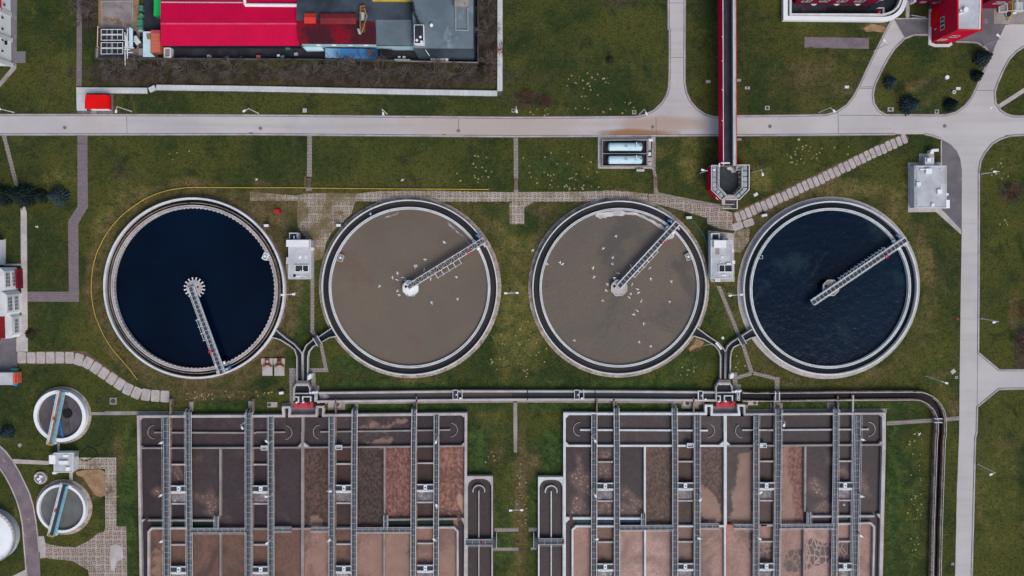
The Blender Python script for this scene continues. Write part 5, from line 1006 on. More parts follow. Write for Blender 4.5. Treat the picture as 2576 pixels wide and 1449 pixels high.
for l in (ew_t, ew_b): m = MB(); m.rail(l, zc, 1.0, .05, 2.2, mid=False); m.build('railing', 'rail_white', dc)
for f, x, y, nm in (('B2', 2003, 1072, 'left part'), ('C2', 650, 1072, 'middle part'), ('C2', 1895, 1082, 'right part')):
    t = empty('sluice_gate', W(f, x, y), 'framed sluice gate across the long channel, ' + nm, 'gate', 'sluice gates on the long channel')
    m = MB(); m.rect(f, x - 22, y - 42, x + 22, y + 46, 1.42, 1.55); m.build('deck', 'grating', t); m = MB(); m.rail(WL(f, [(x - 24, y - 44), (x + 24, y - 44), (x + 24, y + 48), (x - 24, y + 48), (x - 24, y - 44)], 2.5), 1.55, 1.0, .06); m.build('railing', 'rail_white', t)
    m = MB(); c = W(f, x + 12, y, 2); m.cyl(c[0], c[1], .2, 1.55, 2.3, 8); m.box(c[0] + 1.0, c[1] - 1.0, 1.4, .5, .4, .5); m.build('hand_wheel', 'white', t); m = MB(); m.rect(f, x + (66 if x != 1895 else -24), y - 52, x + (72 if x != 1895 else -18), y + 50, 1.42, 1.6); m.build('cross_beam', 'concrete_white', t)
for f, x, y0, y1, nm in (('C2', 155, 1022, 1128, 'just right of the centre path'), ('C2', 836, 1030, 1150, 'right of the middle sluice gate')):
    m = MB(); m.rect(f, x - 4, y0, x + 3, y1, 1.42, 1.6); tag(m.build('pipe_crossing', 'black'), 'thin black pipe crossing the long channel ' + nm, 'pipe', 'thin pipes over the long channel')
for f, x0, y0, x1, y1, lab in (('D2', 72, 1040, 112, 1132, 'small plank bridge over the dark channel, at its upper run'), ('D2', 1668, 1312, 1748, 1350, 'small plank bridge over the dark channel after the bend')):
    t = empty('plank_bridge', W(f, (x0 + x1) / 2, (y0 + y1) / 2), lab, 'bridge', 'plank bridges over the dark channel'); m = MB(); m.rect(f, x0, y0, x1, y1, 1.45, 1.6); m.build('deck', 'grating', t); m = MB()
    if x1 - x0 < 60: m.rail(WL(f, [(x0, y0), (x0, y1)], 2), 1.6, 1, .07); m.rail(WL(f, [(x1, y0), (x1, y1)], 2), 1.6, 1, .07)
    else: m.rail(WL(f, [(x0, y0), (x1, y0)], 2), 1.6, 1, .07); m.rail(WL(f, [(x0, y1), (x1, y1)], 2), 1.6, 1, .07)
    m.build('railing', 'rail_white', t)
# Y-shaped outlets
def y_channel(label, f, L, Rr, stem, wat, wmat):
    t = empty('outlet_channel', W(f, *stem[0]), label, 'channel', 'forked outlet channels'); z = 1.45
    for l in (L[0], L[1], Rr[0], Rr[1]): m = MB(); m.ribbon(WL(f, l, z), .24, 0, z); m.build('side_wall', wmat, t)
    m = MB(); m.ribbon(WL(f, stem, z), .18, 0, z - .03); m.build('dividing_wall', 'concrete_pale', t)
    m = MB(); m.sheet(WL(f, L[0] + L[1][::-1], .55), .55); m.sheet(WL(f, Rr[0] + Rr[1][::-1], .55), .556); m.build('water', wat, t); return t
y_channel('forked channel draining the two left round tanks', 'B2', ([(180, 408), (300, 510), (380, 565), (435, 625), (460, 660), (466, 930)], [(135, 490), (240, 520), (330, 575), (385, 620), (408, 690), (410, 930)]), ([(755, 405), (640, 485), (560, 530), (500, 580), (470, 650), (468, 930)], [(805, 485), (735, 500), (650, 548), (570, 590), (530, 640), (518, 700), (518, 930)]), [(466, 655), (468, 930)], 'launder_slate', 'concrete_pale')
y_channel('forked channel draining the two right round tanks', 'C2', ([(1862, 402), (1980, 490), (2080, 555), (2125, 610), (2146, 645), (2140, 912)], [(1825, 482), (1930, 515), (2040, 580), (2080, 630), (2098, 690), (2096, 912)]), ([(2430, 405), (2300, 490), (2210, 545), (2165, 590), (2148, 640), (2146, 912)], [(2475, 485), (2400, 505), (2300, 560), (2230, 595), (2205, 640), (2196, 700), (2192, 912)]), [(2144, 645), (2143, 912)], 'launder_slate', 'concrete_pale')
for f, x, y, a, nm, w in (('B2', 622, 530, 30, 'left fork', 1.2), ('C2', 2305, 528, 30, 'right fork', 1.2), ('C2', 2078, 583, 40, 'right fork, other branch', .5)):
    t = empty('plank_bridge', W(f, x, y), 'small railed plank bridge over the ' + nm, 'bridge', 'plank bridges over the forks'); c = W(f, x, y, 1.6); m = MB(); m.box(c[0], c[1], 1.48, w, 2.2, .12, R(a)); m.build('deck', 'grating' if w > 1 else 'white', t)
    if w > 1:
        m = MB()
        for s in (-.6, .6):
            d = Vector((math.cos(R(a)), math.sin(R(a)))); n = Vector((-d.y, d.x)); q = Vector(c) + d * s; m.rail([tuple(q - n * 1.2), tuple(q + n * 1.2)], 1.6, .9, .06)
        m.build('railing', 'rail_white', t)
# gate houses where each fork meets the long channel
def gatehouse(label, dx, dy, wat):
    Z = lambda pts: [(690.4 + x * .09981 + dx, 907.3 + y * .09981 + dy) for x, y in pts]
    def zl(pts, z): return [P(u, v, z) for u, v in Z(pts)]
    t = empty('inlet_chamber', zl([(700, 800)], 0)[0], label, 'chamber', 'inlet chambers with pink pads')
    m = MB(); m.ribbon(zl([(490, 1010), (490, 690), (550, 590), (830, 590), (890, 690), (890, 830)], 1.6), .32, 0, 1.6); m.ribbon(zl([(490, 830), (1015, 830), (1015, 1030)], 1.6), .26, 0, 1.57); m.build('chamber_wall', 'concrete_pale', t)
    m = MB(); m.sheet(zl([(505, 700), (560, 605), (820, 605), (880, 700), (880, 820), (505, 820)], .6), .6); m.sheet(zl([(505, 840), (1005, 840), (1005, 1030), (505, 1030)], .6), .604); m.build('water', wat, t)
    m = MB(); m.prism(zl([(550, 505), (850, 505), (850, 570), (550, 570)], 1.5), 0, 1.5); m.build('bulkhead', 'slab_purple', t)
    m = MB(); m.prism(zl([(560, 610), (830, 610), (830, 640), (560, 640)], 1.2), .5, 1.1); m.build('foam_lip', 'foam_white', t)
    m = MB(); m.ribbon(zl([(520, 920), (595, 920), (595, 1060)], 1.8), .2, .5, 1.7); m.ribbon(zl([(705, 1060), (705, 915), (905, 915), (905, 1040)], 1.8), .2, .5, 1.7); m.build('pipe_frame', 'rail_white', t)
    m = MB(); m.prism(zl([(735, 930), (880, 930), (880, 1000), (735, 1000)], .8), .5, .8); m.build('pit', 'black', t)
    m = MB(); m.prism(zl([(490, 1050), (970, 1050), (970, 1200), (490, 1200)], .6), 0, .6); k = m.build('pink_pad', 'pink', t); k['label'] = 'faded pink pump pad'
    for x in (610, 855): c = zl([(x, 1105)], .6)[0]; m = MB(); m.cyl(c[0], c[1], .32, .6, .9, 10); m.box(c[0] + .3, c[1] + .1, .6, .5, .25, .25, R(20)); m.build('pump', 'rust', k)
    for x, y in ((558, 1055), (728, 1050), (910, 805)): c = zl([(x, y)], 1.9)[0]; m = MB(); m.box(c[0], c[1], 1.5, .42, .36, .5, R(8)); m.build('actuator', 'white', t)
    for x in (985, 1065): c = zl([(x, 800)], 1.9)[0]; m = MB(); m.box(c[0], c[1], 1.4, .65, .5, .8, R(15)); m.build('actuator', 'white', t)
    m = MB(); m.rail(zl([(1030, 840), (1030, 1025), (1075, 1025), (1075, 840)], 2), 1.5, .8, .06); m.build('ladder_frame', 'rail_white', t); c = zl([(1045, 945)], 2)[0]; m = MB(); m.cyl(c[0], c[1], .4, 1.5, 2.2, 10); m.build('hand_wheel', 'metal', t)
    c = zl([(878, 410)], 2.2)[0]; b = empty('control_cabinet', c, 'tall white six-sided cabinet beside the ' + ('left' if dx == 0 else 'right') + ' forked channel', 'cabinet', 'white cabinets by the forks')
    m = MB(); m.prism(zl([(830, 390), (885, 335), (930, 345), (930, 450), (875, 480), (830, 480)], 2.2), 0, 2.2); m.build('case', 'white', b); m = MB(); m.ribbon(zl([(850, 470), (850, 385), (905, 345)], 2.2), .06, 2.2, 2.26); m.build('lid_seam', 'metal', b)
gatehouse('inlet chamber with pink pump pad where the left fork meets the long channel', 0, 0, 'launder_slate')
gatehouse('inlet chamber with pink pump pad where the right fork meets the long channel', 1062.4, -2.5, 'launder_slate')
for f, x, y, a, lab, mt in (('B2', 703, 1147, 0, 'orange-red box beside the inlet chamber of the left fork', 'orange'), ('C2', 1926, 1142, 15, 'small red box beside the inlet chamber of the right fork', 'red')):
    t = empty('tool_box', W(f, x, y), lab, 'box'); c = W(f, x, y, .7); m = MB(); m.box(c[0], c[1], 0, .75 if mt == 'orange' else .4, .55, .7, R(a)); m.build('case', mt, t); m = MB(); m.box(c[0], c[1] - .3, .7, .3, .2, .12, R(a)); m.build('lid', 'concrete_white', t)
for f, x, y, w, h, lab in (('B2', 645, 1147, 60, 22, 'low white boxes left of the orange box at the long channel'), ('C2', 2285, 1036, 50, 22, 'white equipment boxes at the start of the dark channel')):
    t = empty('equipment_box', W(f, x, y), lab, 'box'); m = MB(); m.rect(f, x - w/2, y - h/2, x - 4, y + h/2, 0, .8); m.build('case', 'white', t); m = MB(); m.rect(f, x + 2, y - h/2, x + w/2, y + h/2 - 4, 0, .95); m.build('case', 'white', t)
# ================================================================== RED FLUME AND ITS CHAMBER
fl = empty('red_flume', W('C1', 2165, 0), 'long raised flume clad in crimson metal, crossing over the main road', 'flume')
ZF, ZB = 7.6, 3.0
lft, rgt = [W('C0', 2118, -500, ZF), W('C1', 2126, 215, ZF)], [W('C0', 2236, -500, ZF), W('C1', 2242, 215, ZF)]
m = MB(); m.ribbon([(p[0] - .14, p[1]) for p in lft], .12, ZB, ZF - .05); m.build('left_cladding', 'clad_red_y', fl)
m = MB(); m.ribbon([(p[0] + .35, p[1]) for p in rgt], .14, ZB, ZF + .06); m.build('right_cladding', 'red', fl)
m = MB(); m.ribbon(lft, .16, ZB, ZF); m.build('left_wall', 'concrete_white', fl)
m = MB(); m.ribbon(rgt, .55, ZB, ZF); m.build('right_wall', 'concrete_pale', fl)
m = MB(); m.prism(lft + rgt[::-1], ZB - .3, ZB); m.build('trough_floor', 'concrete_dark', fl)
m = MB(); m.sheet(lft + rgt[::-1], ZF - 2.0); m.build('water', 'flume_water', fl)
m = MB(); a, b = rgt; m.tube((a[0] - .35, a[1], ZF + .1), (b[0] - .35, b[1], ZF + .1), .1, 6); m.build('cable_pipe', 'rail_white', fl)
for y in (-280, 60, 420, 800, 1120, 1430):
    m = MB(); c0, c1 = W('C0', 2125, y, ZB), W('C0', 2228, y, ZB); m.box((c0[0] + c1[0]) / 2, c0[1], 0, c1[0] - c0[0], .6, ZB - .3); m.build('support', 'concrete', fl)
for y in (370, 905, 1213, 385 + 227):
    m = MB(); c = W('C0', 2112, y, ZF); m.box(c[0], c[1], ZF - .05, .25, .14, .3); m.build('bracket', 'white', fl)
def z4(pts, z): return WL('z4', pts, z)
ZC = 5.5
ch = empty('distribution_chamber', z4([(960, 600)], 0)[0], 'crimson-clad many-sided chamber full of dark water at the end of the red flume', 'chamber')
out = [(548, 212), (1500, 205), (1500, 825), (1245, 1082), (780, 1070), (548, 830)]
m = MB(); m.prism(z4(out, ZC), 0, ZC - .45, top=False); m.build('outer_wall', 'clad_red', ch)
m = MB(); m.ribbon(z4([(548, 212), (548, 830), (790, 1070)], ZC), .16, ZC - .5, ZC + .05); m.ribbon(z4([(905, 1080), (1245, 1076), (1492, 825), (1495, 208), (1185, 208)], ZC), .2, ZC - .5, ZC + .05); m.build('parapet', 'concrete_white', ch)
m = MB(); m.ribbon(z4([(548, 215), (1180, 215)], ZC), .16, 3, ZC + .02); m.build('front_wall', 'concrete_white', ch)
inner = [(700, 235), (700, 770), (885, 965), (1130, 970), (1320, 775), (1320, 235)]
m = MB(); m.ribbon(z4(inner, ZC), .2, .5, ZC - .1); m.build('inner_wall', 'concrete_pale', ch)
m = MB(); m.sheet(z4([(700, 235), (700, 770), (885, 965), (1130, 970), (1320, 775), (1320, 235)], 3.2), 3.2); m.build('water', 'flume_water', ch)
blob('z4', [(930, 260), (1020, 250), (1150, 250), (1170, 380), (1130, 395), (1070, 410), (1040, 360), (960, 330)], 3.24, 'foam_white', 'foam_patch', ch, sub=3, seed=4)
for i, pts in enumerate(([(570, 230), (665, 230), (665, 340), (570, 340)], [(570, 352), (665, 352), (665, 505), (570, 505)], [(570, 517), (665, 517), (665, 632), (570, 632)], [(570, 645), (665, 645), (668, 775), (570, 775)], [(572, 790), (672, 790), (700, 800), (640, 870), (575, 820)],
        [(655, 880), (712, 815), (768, 880), (700, 945)], [(712, 955), (780, 892), (850, 985), (790, 1040)], [(1340, 230), (1442, 230), (1442, 345), (1340, 345)], [(1340, 365), (1442, 365), (1442, 485), (1340, 485)], [(1340, 502), (1442, 502), (1442, 622), (1340, 622)], [(1340, 642), (1442, 642), (1442, 760), (1340, 760)], [(1255, 890), (1320, 830), (1390, 870), (1300, 965)], [(1155, 990), (1240, 910), (1290, 975), (1215, 1045)])):
    m = MB(); m.prism(z4(pts, ZC - .1), ZC - .25, ZC - .1); m.build('walkway_grating', 'grating_pale', ch)
m = MB(); m.prism(z4([(800, 1075), (900, 985), (1140, 985), (1210, 1055), (1190, 1072), (890, 1075), (885, 1190), (805, 1190)], ZC - .14), ZC - .3, ZC - .14); m.prism(z4([(1340, 780), (1442, 780), (1442, 820), (1390, 870), (1330, 825)], ZC - .14), ZC - .3, ZC - .14); m.build('walkway_slab', 'pad_concrete', ch)
m = MB(); m.rail(z4([(715, 235), (715, 765), (890, 950)], ZC), ZC - .1, 1, .06); m.rail(z4([(1300, 300), (1300, 770)], ZC), ZC - .1, 1, .06); m.build('railing', 'rail_white', ch)
for x, y in ((1240, 400), (1255, 510), (1260, 640), (1245, 765), (1180, 850), (1110, 910)):
    m = MB(); c = z4([(x, y)], 4)[0]; m.box(c[0], c[1], 3.2, .5, .35, 1.0, R(20)); m.build('gate_spindle', 'concrete_pale', ch)
m = MB(); m.ribbon(z4([(1235, 350), (1245, 760), (1070, 940)], 4), .12, 3.3, 4.1); m.build('weir_plate', 'wood', ch)
m = MB(); m.ribbon(z4([(1180, 240), (1285, 240), (1285, 330), (1180, 330)], ZC), .14, 3.2, ZC, closed=True); m.prism(z4([(1190, 250), (1275, 250), (1275, 320), (1190, 320)], ZC - .3), 3.2, ZC - .6); m.build('overflow_box', 'metal', ch)
m = MB(); a, b = z4([(780, 153), (1000, 153)], ZF + .4); m.tube((*a, ZF + .4), (*b, ZF + .4), .16, 8); a, b = z4([(738, 160), (742, 262)], ZF); m.tube((*a, ZF), (*b, ZF), .16, 8); m.build('vent_pipe', 'white', ch)
m = MB(); c = z4([(605, 330)], ZC)[0]; m.box(c[0], c[1], ZC, .65, .45, .3); m.build('cabinet', 'white', ch)
m = MB(); a, b = z4([(655, 1020), (715, 1080)], ZC - .8); m.tube((*a, ZC - 1), (*b, ZC - 1), .09, 6); m.build('wall_lamp', 'white', ch)
st = empty('metal_stairs', z4([(1000, 1220)], 0)[0], 'steel stair flight with landing at the foot of the red chamber', 'stairs')
m = MB()
for i in range(9): m.prism(z4([(815 + i * 27, 1225), (833 + i * 27, 1225), (833 + i * 27, 1300), (815 + i * 27, 1300)], 2), .2 + .25 * i, .3 + .25 * i)
m.build('tread', 'concrete_pale', st); m = MB(); m.prism(z4([(1060, 1110), (1180, 1110), (1180, 1300), (1060, 1300)], 2.6), 2.45, 2.6); m.prism(z4([(900, 1108), (1055, 1108), (1055, 1185), (900, 1185)], 3), 3.4, 3.5); m.build('landing', 'grating', st)
m = MB(); m.rail(z4([(815, 1308), (1185, 1308), (1185, 1105)], 3), 2.4, 1, .07); m.rail(z4([(805, 1198), (1105, 1198)], 4), 3.3, 1, .07); m.build('railing', 'rail_white', st)

# ================================================================== PALE BLUE TANKS IN THEIR BUND
bu = empty('tank_bund', W('C1', 1150, 60), 'low concrete enclosure holding the two pale blue cylinders', 'bund')
m = MB(); m.ribbon(WL('C0', [(906, 1410), (1412, 1405)], 1) + WL('C1', [(1408, 222), (906, 222)], 1), .28, 0, 1.0, closed=True); m.build('low_wall', 'concrete', bu)
m = MB(); m.ribbon(WL('C0', [(1358, 1412)], 1) + WL('C1', [(1358, 218)], 1), .25, 0, .96); m.ribbon(WL('C1', [(912, 95), (1350, 95)], 1), .2, 0, .9); m.build('dividing_wall', 'concrete', bu)
m = MB(); m.sheet(WL('C0', [(912, 1418), (1350, 1415)]) + WL('C1', [(1350, 215), (912, 215)]), .022); m.build('bund_floor', 'yard', bu)
for y, nm in ((26, 'upper'), (158, 'lower')):
    t = empty('storage_cylinder', W('C1', 1138, y), nm + ' of two pale blue lying cylinder tanks beside the road', 'tank', 'pale blue cylinder tanks')
    zt = 1.35; a, b = W('C1', 972, y, zt + .6), W('C1', 1304, y, zt + .6); r = 1.0
    m = MB(); n = 20; x0, x1, yy = a[0], b[0], a[1]
    prof = [(x0 - .15, .35), (x0 - .05, .75), (x0 + .15, r), (x1 - .15, r), (x1 + .05, .75), (x1 + .15, .35)]
    for (xa, ra), (xb, rb_) in zip(prof, prof[1:]): m.tube((xa, yy, zt), (xb, yy, zt), ra, n, rb_, cap=xa in (prof[0][0], prof[-2][0]))
    m.build('shell', 'sky_blue', t, smooth=False)
    for xx in (x0 + 1.5, x1 - 1.5): m = MB(); m.box(xx, yy, .02, .4, 1.6, .9); m.build('saddle', 'concrete', t)
    c = W('C1', 1145, y - 6, 2.4); m = MB(); m.ring(c[0], c[1], .22, .34, 2.3, 2.5, 14); m.box(c[0], c[1], 2.3, .9, .06, .12); m.build('manhole', 'metal', t)
    c = W('C1', 1250, y - 8, 2.5); m = MB(); m.tube((c[0], c[1] + .9, 2.6), (c[0], c[1] - .5, 2.6), .12, 8); m.build('pipe', 'white', t); c = W('C1', 1296, y - 10, 2.4); m = MB(); m.cyl(c[0], c[1], .16, 2.2, 2.6, 10); m.build('valve', 'junk', t)
for x, y, w, h, lab in ((1380, 10, 28, 90, 'grey cabinet at the top right inside the cylinder enclosure'), (1382, 100, 28, 34, 'white box right of the two pale blue cylinders'), (1384, 152, 40, 34, 'pale box below the white box by the pale blue cylinders'), (1384, 196, 36, 36, 'lowest pale box at the right end of the cylinder enclosure'), (1290, 262, 76, 22, 'white box on the grass below the cylinder enclosure')):
    t = empty('pump_cabinet', W('C1', x, y), lab, 'cabinet'); m = MB(); m.rect('C1', x - w/2, y - h/2, x + w/2, y + h/2, 0, .9); m.build('case', 'roof_grey' if y == 10 else 'white', t); m = MB(); m.rect('C1', x - w/2 + 3, y - h/2 + 3, x + w/2 - 3, y + h/2 - 3, .9, .98); m.build('lid', 'concrete_pale' if y != 100 else 'white', t)
t = empty('pump_cabinet', W('C0', 1392, 1408), 'white box at the upper right corner of the cylinder enclosure', 'cabinet'); m = MB(); m.rect('C0', 1372, 1396, 1414, 1420, 0, 1.2); m.build('case', 'white', t)

# ================================================================== PUMP HOUSES
def house(label, f, roof, h, wall='concrete_white', rmat='roof_grey', parapet=True, name='pump_house', cat='pump house', group='flat-roofed pump houses'):
    t = empty(name, W(f, sum(p[0] for p in roof) / len(roof), sum(p[1] for p in roof) / len(roof)), label, cat, group)
    pts = WL(f, roof, h); m = MB(); m.prism(pts, 0, h - .12, top=False); m.build('wall', wall, t); m = MB(); m.prism(pts, h - .2, h); m.build('roof', rmat, t)
    if parapet: m = MB(); m.ribbon(pts, .2, h - .3, h + .14, closed=True); m.build('parapet', 'concrete_white', t)
    return t
def rbox(t, f, x0, y0, x1, y1, z0, z1, name, mat): m = MB(); m.rect(f, x0, y0, x1, y1, z0, z1); return m.build(name, mat, t)
ph = house('pale flat-roofed pump house right of the toothed navy tank', 'B1', [(330, 965), (545, 965), (545, 1355), (330, 1355)], 3.6)
rbox(ph, 'B1', 302, 965, 526, 1034, 3.62, 4.6, 'roof_hood', 'white'); rbox(ph, 'B1', 332, 892, 416, 965, 0, 3.2, 'annex', 'concrete_white'); rbox(ph, 'B1', 340, 902, 408, 960, 3.2, 3.24, 'annex_roof', 'yard')
rbox(ph, 'B1', 376, 925, 384, 962, 3.24, 3.6, 'pipe', 'white'); rbox(ph, 'B1', 545, 1040, 570, 1072, 0, 2.2, 'meter_box', 'white'); rbox(ph, 'B1', 304, 1140, 330, 1205, 0, 2.2, 'side_box', 'white')
rbox(ph, 'B1', 372, 1310, 400, 1336, 3.6, 3.64, 'hatch', 'black'); rbox(ph, 'B1', 398, 1324, 442, 1338, 3.6, 3.9, 'vent_pipe', 'white'); rbox(ph, 'B1', 425, 1120, 455, 1155, 3.6, 3.75, 'skylight', 'white'); rbox(ph, 'B1', 486, 1120, 516, 1158, 3.6, 3.72, 'skylight', 'concrete_white'); rbox(ph, 'B1', 545, 975, 552, 1040, .5, 3.7, 'gutter', 'metal')
m = MB(); m.ribbon(WL('B1', [(390, 1218), (525, 1218), (525, 1284), (390, 1284)], 4), .16, 3.6, 4.0, closed=True); m.ribbon(WL('B1', [(466, 1218), (466, 1284)], 4), .12, 3.6, 3.96); m.build('roof_frame', 'white', ph); rbox(ph, 'B1', 394, 1222, 522, 1280, 3.6, 3.63, 'roof_light', 'yard')
for x, y in ((420, 1192), (448, 1272), (476, 1272), (518, 1338), (344, 1335), (494, 1333)): m = MB(); c = W('B1', x, y, 3.8); m.cyl(c[0], c[1], .14, 3.6, 3.95, 8); m.build('vent', 'white', ph)
ph = house('pale flat-roofed pump house left of the rippled navy tank', 'C1', [(2000, 970), (2210, 975), (2210, 1352), (2000, 1352)], 3.6)
rbox(ph, 'C1', 2030, 968, 2152, 1042, 3.62, 4.6, 'roof_hood', 'white'); rbox(ph, 'C1', 2000, 896, 2086, 970, 0, 3.2, 'annex', 'concrete_white'); rbox(ph, 'C1', 2014, 908, 2076, 958, 3.2, 3.24, 'annex_roof', 'yard'); rbox(ph, 'C1', 2120, 938, 2165, 968, 0, 2.5, 'side_box', 'roof_grey')
rbox(ph, 'C1', 2210, 1055, 2228, 1088, 0, 2.2, 'meter_box', 'white'); rbox(ph, 'C1', 2212, 1172, 2242, 1206, 0, 2.2, 'meter_box', 'white'); rbox(ph, 'C1', 2040, 1352, 2090, 1386, 0, 1.8, 'porch', 'concrete_white'); rbox(ph, 'C1', 2106, 1312, 2150, 1326, 3.6, 3.9, 'vent_pipe', 'white')
rbox(ph, 'C1', 2098, 1124, 2130, 1155, 3.6, 3.72, 'skylight', 'concrete_white'); rbox(ph, 'C1', 2158, 1196, 2200, 1214, 3.6, 4.0, 'vent_box', 'white'); rbox(ph, 'C1', 2092, 1186, 2104, 1196, 3.6, 3.9, 'vent', 'white'); rbox(ph, 'C1', 2044, 1050, 2084, 1112, 3.6, 3.65, 'roof_patch', 'concrete')
m = MB(); m.ribbon(WL('C1', [(2080, 1216), (2220, 1216), (2220, 1286), (2080, 1286)], 4), .16, 3.6, 4.0, closed=True); m.ribbon(WL('C1', [(2138, 1216), (2138, 1286)], 4), .12, 3.6, 3.96); m.build('roof_frame', 'white', ph); rbox(ph, 'C1', 2084, 1220, 2208, 1280, 3.6, 3.63, 'roof_light', 'yard')
for x, y in ((2018, 1335), (2195, 1335), (2195, 990)): m = MB(); c = W('C1', x, y, 3.8); m.cyl(c[0], c[1], .14, 3.6, 3.95, 8); m.build('vent', 'white', ph)
ph = house('larger pale flat-roofed plant house beside the east road', 'D1', [(1475, 222), (1790, 222), (1790, 640), (1475, 640)], 2.6)
rbox(ph, 'D1', 1580, 135, 1672, 218, 0, 2.1, 'annex', 'roof_grey'); rbox(ph, 'D1', 1605, 142, 1640, 178, 2.1, 2.6, 'vent_box', 'white')
for x0, y0, x1, y1, z in ((1592, 246, 1654, 298, .7), (1494, 384, 1540, 426, .6), (1708, 456, 1752, 500, .6), (1648, 598, 1676, 628, .5)): rbox(ph, 'D1', x0, y0, x1, y1, 2.6, 2.6 + z, 'skylight', 'white')
rbox(ph, 'D1', 1534, 248, 1592, 260, 2.6, 2.9, 'pipe', 'white'); rbox(ph, 'D1', 1775, 562, 1830, 645, 0, 2.3, 'porch_roof', 'wall_white'); rbox(ph, 'D1', 1452, 228, 1468, 640, 0, 1.2, 'ledge', 'concrete_white')
m = MB(); m.rail(WL('D1', [(1486, 230), (1486, 635)], 2.6), 2.6, .8, .05); m.build('railing', 'metal', ph)
for x, y in ((1740, 256), (1508, 612), (1505, 368), (1548, 432), (1740, 442), (1620, 240)): m = MB(); c = W('D1', x, y, 2.8); m.cyl(c[0], c[1], .15, 2.6, 2.9, 8); m.build('vent', 'white', ph)
t = empty('vent_duct', W('D1', 1660, 75), 'bent white ventilation duct above the plant house by the east road', 'duct'); m = MB(); m.rect('D1', 1634, 62, 1670, 96, 0, 1.8); m.prism(WL('D1', [(1640, 62), (1662, 50), (1718, 48), (1718, 74), (1640, 78)], 2.2), 1.4, 2.2); m.build('duct_body', 'white', t)
t = empty('meter_cabinet', W('D1', 1806, 507), 'small white cabinet right of the larger plant house', 'cabinet'); m = MB(); m.rect('D1', 1797, 499, 1816, 515, 0, 1.2); m.build('case', 'white', t); m = MB(); m.rect('D1', 1795, 497, 1818, 517, 1.2, 1.28); m.build('lid', 'white', t)
ph = house('small pale pump hut with white boxes between the two small round tanks', 'A3', [(546, 212), (736, 212), (736, 402), (546, 402)], 2.8)
rbox(ph, 'A3', 492, 234, 556, 322, 0, 3.0, 'annex', 'wall_white'); rbox(ph, 'A3', 588, 290, 680, 326, 2.8, 3.4, 'roof_box', 'white'); rbox(ph, 'A3', 632, 228, 682, 252, 2.8, 3.1, 'roof_box', 'white'); rbox(ph, 'A3', 658, 354, 698, 392, 2.8, 3.2, 'roof_box', 'white'); rbox(ph, 'A3', 526, 404, 562, 424, 0, 1.6, 'meter_box', 'white'); rbox(ph, 'A3', 736, 205, 752, 255, 0, 2.2, 'gutter', 'concrete')
t = empty('ventilation_shaft', W('A3', 418, 455), 'round brick-rimmed pit heaped with white slabs beside the small tanks', 'shaft'); c = W('A3', 418, 455); m = MB(); m.ring(c[0], c[1], 1.25, 1.6, 0, .7, 24); m.build('rim', 'pad_concrete', t); m = MB(); m.disc(c[0], c[1], 1.25, .4, 24); m.build('fill', 'rust_yard', t)
for x, y, a, s in ((405, 465, 20, 1), (425, 440, -15, .9), (372, 432, 5, .6), (420, 490, 40, .8)): m = MB(); c = W('A3', x, y); m.box(c[0], c[1], .42, .9 * s, .6 * s, .35, R(a)); m.build('slab', 'white', t)
# white storage tank at the left edge
cx, cy = P(-30, 1351, 2.6); t = empty('storage_tank', (cx, cy, 0), 'large white round storage tank cut off by the left edge', 'tank'); r = px(68, 2.6); m = MB(); m.lathe(cx, cy, [(r, 0), (r, 2.3)], 64); m.build('shell', 'roof_grey', t)
m = MB(); m.lathe(cx, cy, [(r - .1, 2.3), (r * .6, 2.8), (.05, 3.1)], 64); m.build('roof', 'wall_white', t); m = MB(); m.ring(cx, cy, r - .12, r + .12, 2.2, 2.45, 64); m.rail([(cx + r * math.cos(i * .16), cy + r * math.sin(i * .16)) for i in range(40)], 2.4, 1.0, .06, 1.5); m.build('rim_rail', 'concrete', t)

# ================================================================== FACTORY WITH RED ROOFS (top)
yd = MB(); yd.sheet(WL('A0', [(1440, -300), (1440, 300), (1340, 300), (1340, 590), (2576, 598)]) + WL('B0', [(0, 600), (1400, 606), (2235, 620), (2235, -300)]), .010); struct(yd, 'yard', 'yard')
yd = MB(); yd.sheet(WL('A0', [(1000, -300), (1340, -300), (1340, 300), (1400, 300), (1440, 590), (1000, 590)]), .012); struct(yd, 'yard', 'rust_yard')
yd = MB(); yd.sheet(WL('A0', [(1340, -300), (1404, -300), (1390, 300), (1340, 300)]), .016); struct(yd, 'yard', 'tan_soil'); yd = MB(); yd.sheet(WL('A0', [(990, -300), (1022, -300), (1022, 290), (990, 290)]), .016); struct(yd, 'yard', 'tan_soil')
t = empty('boundary_wall', W('B0', 0, 600), 'dark wall round the factory yard with a pale cap on its right part', 'wall'); m = MB(); m.ribbon(WL('A0', [(962, 470), (958, 584), (2576, 592)], 1.6) + WL('B0', [(300, 594), (1390, 605)], 1.6), .3, 0, 1.6); m.build('wall_run', 'concrete_dark', t)
m = MB(); m.ribbon(WL('B0', [(1390, 606), (2232, 628), (2232, -300)], 1.6), .3, 0, 1.6); m.build('wall_run', 'concrete_dark', t); m = MB(); m.ribbon(WL('B0', [(1400, 612), (2228, 628)], 1.7), .2, 1.6, 1.68); m.build('coping', 'concrete', t); m = MB(); m.ribbon(WL('A0', [(966, 475), (962, 575)], 2), .5, 0, 1.5); m.build('end_panel', 'concrete', t)
fb = empty('factory_hall', W('A0', 2100, 230), 'long low factory hall with a crimson corrugated double-pitch roof', 'factory')
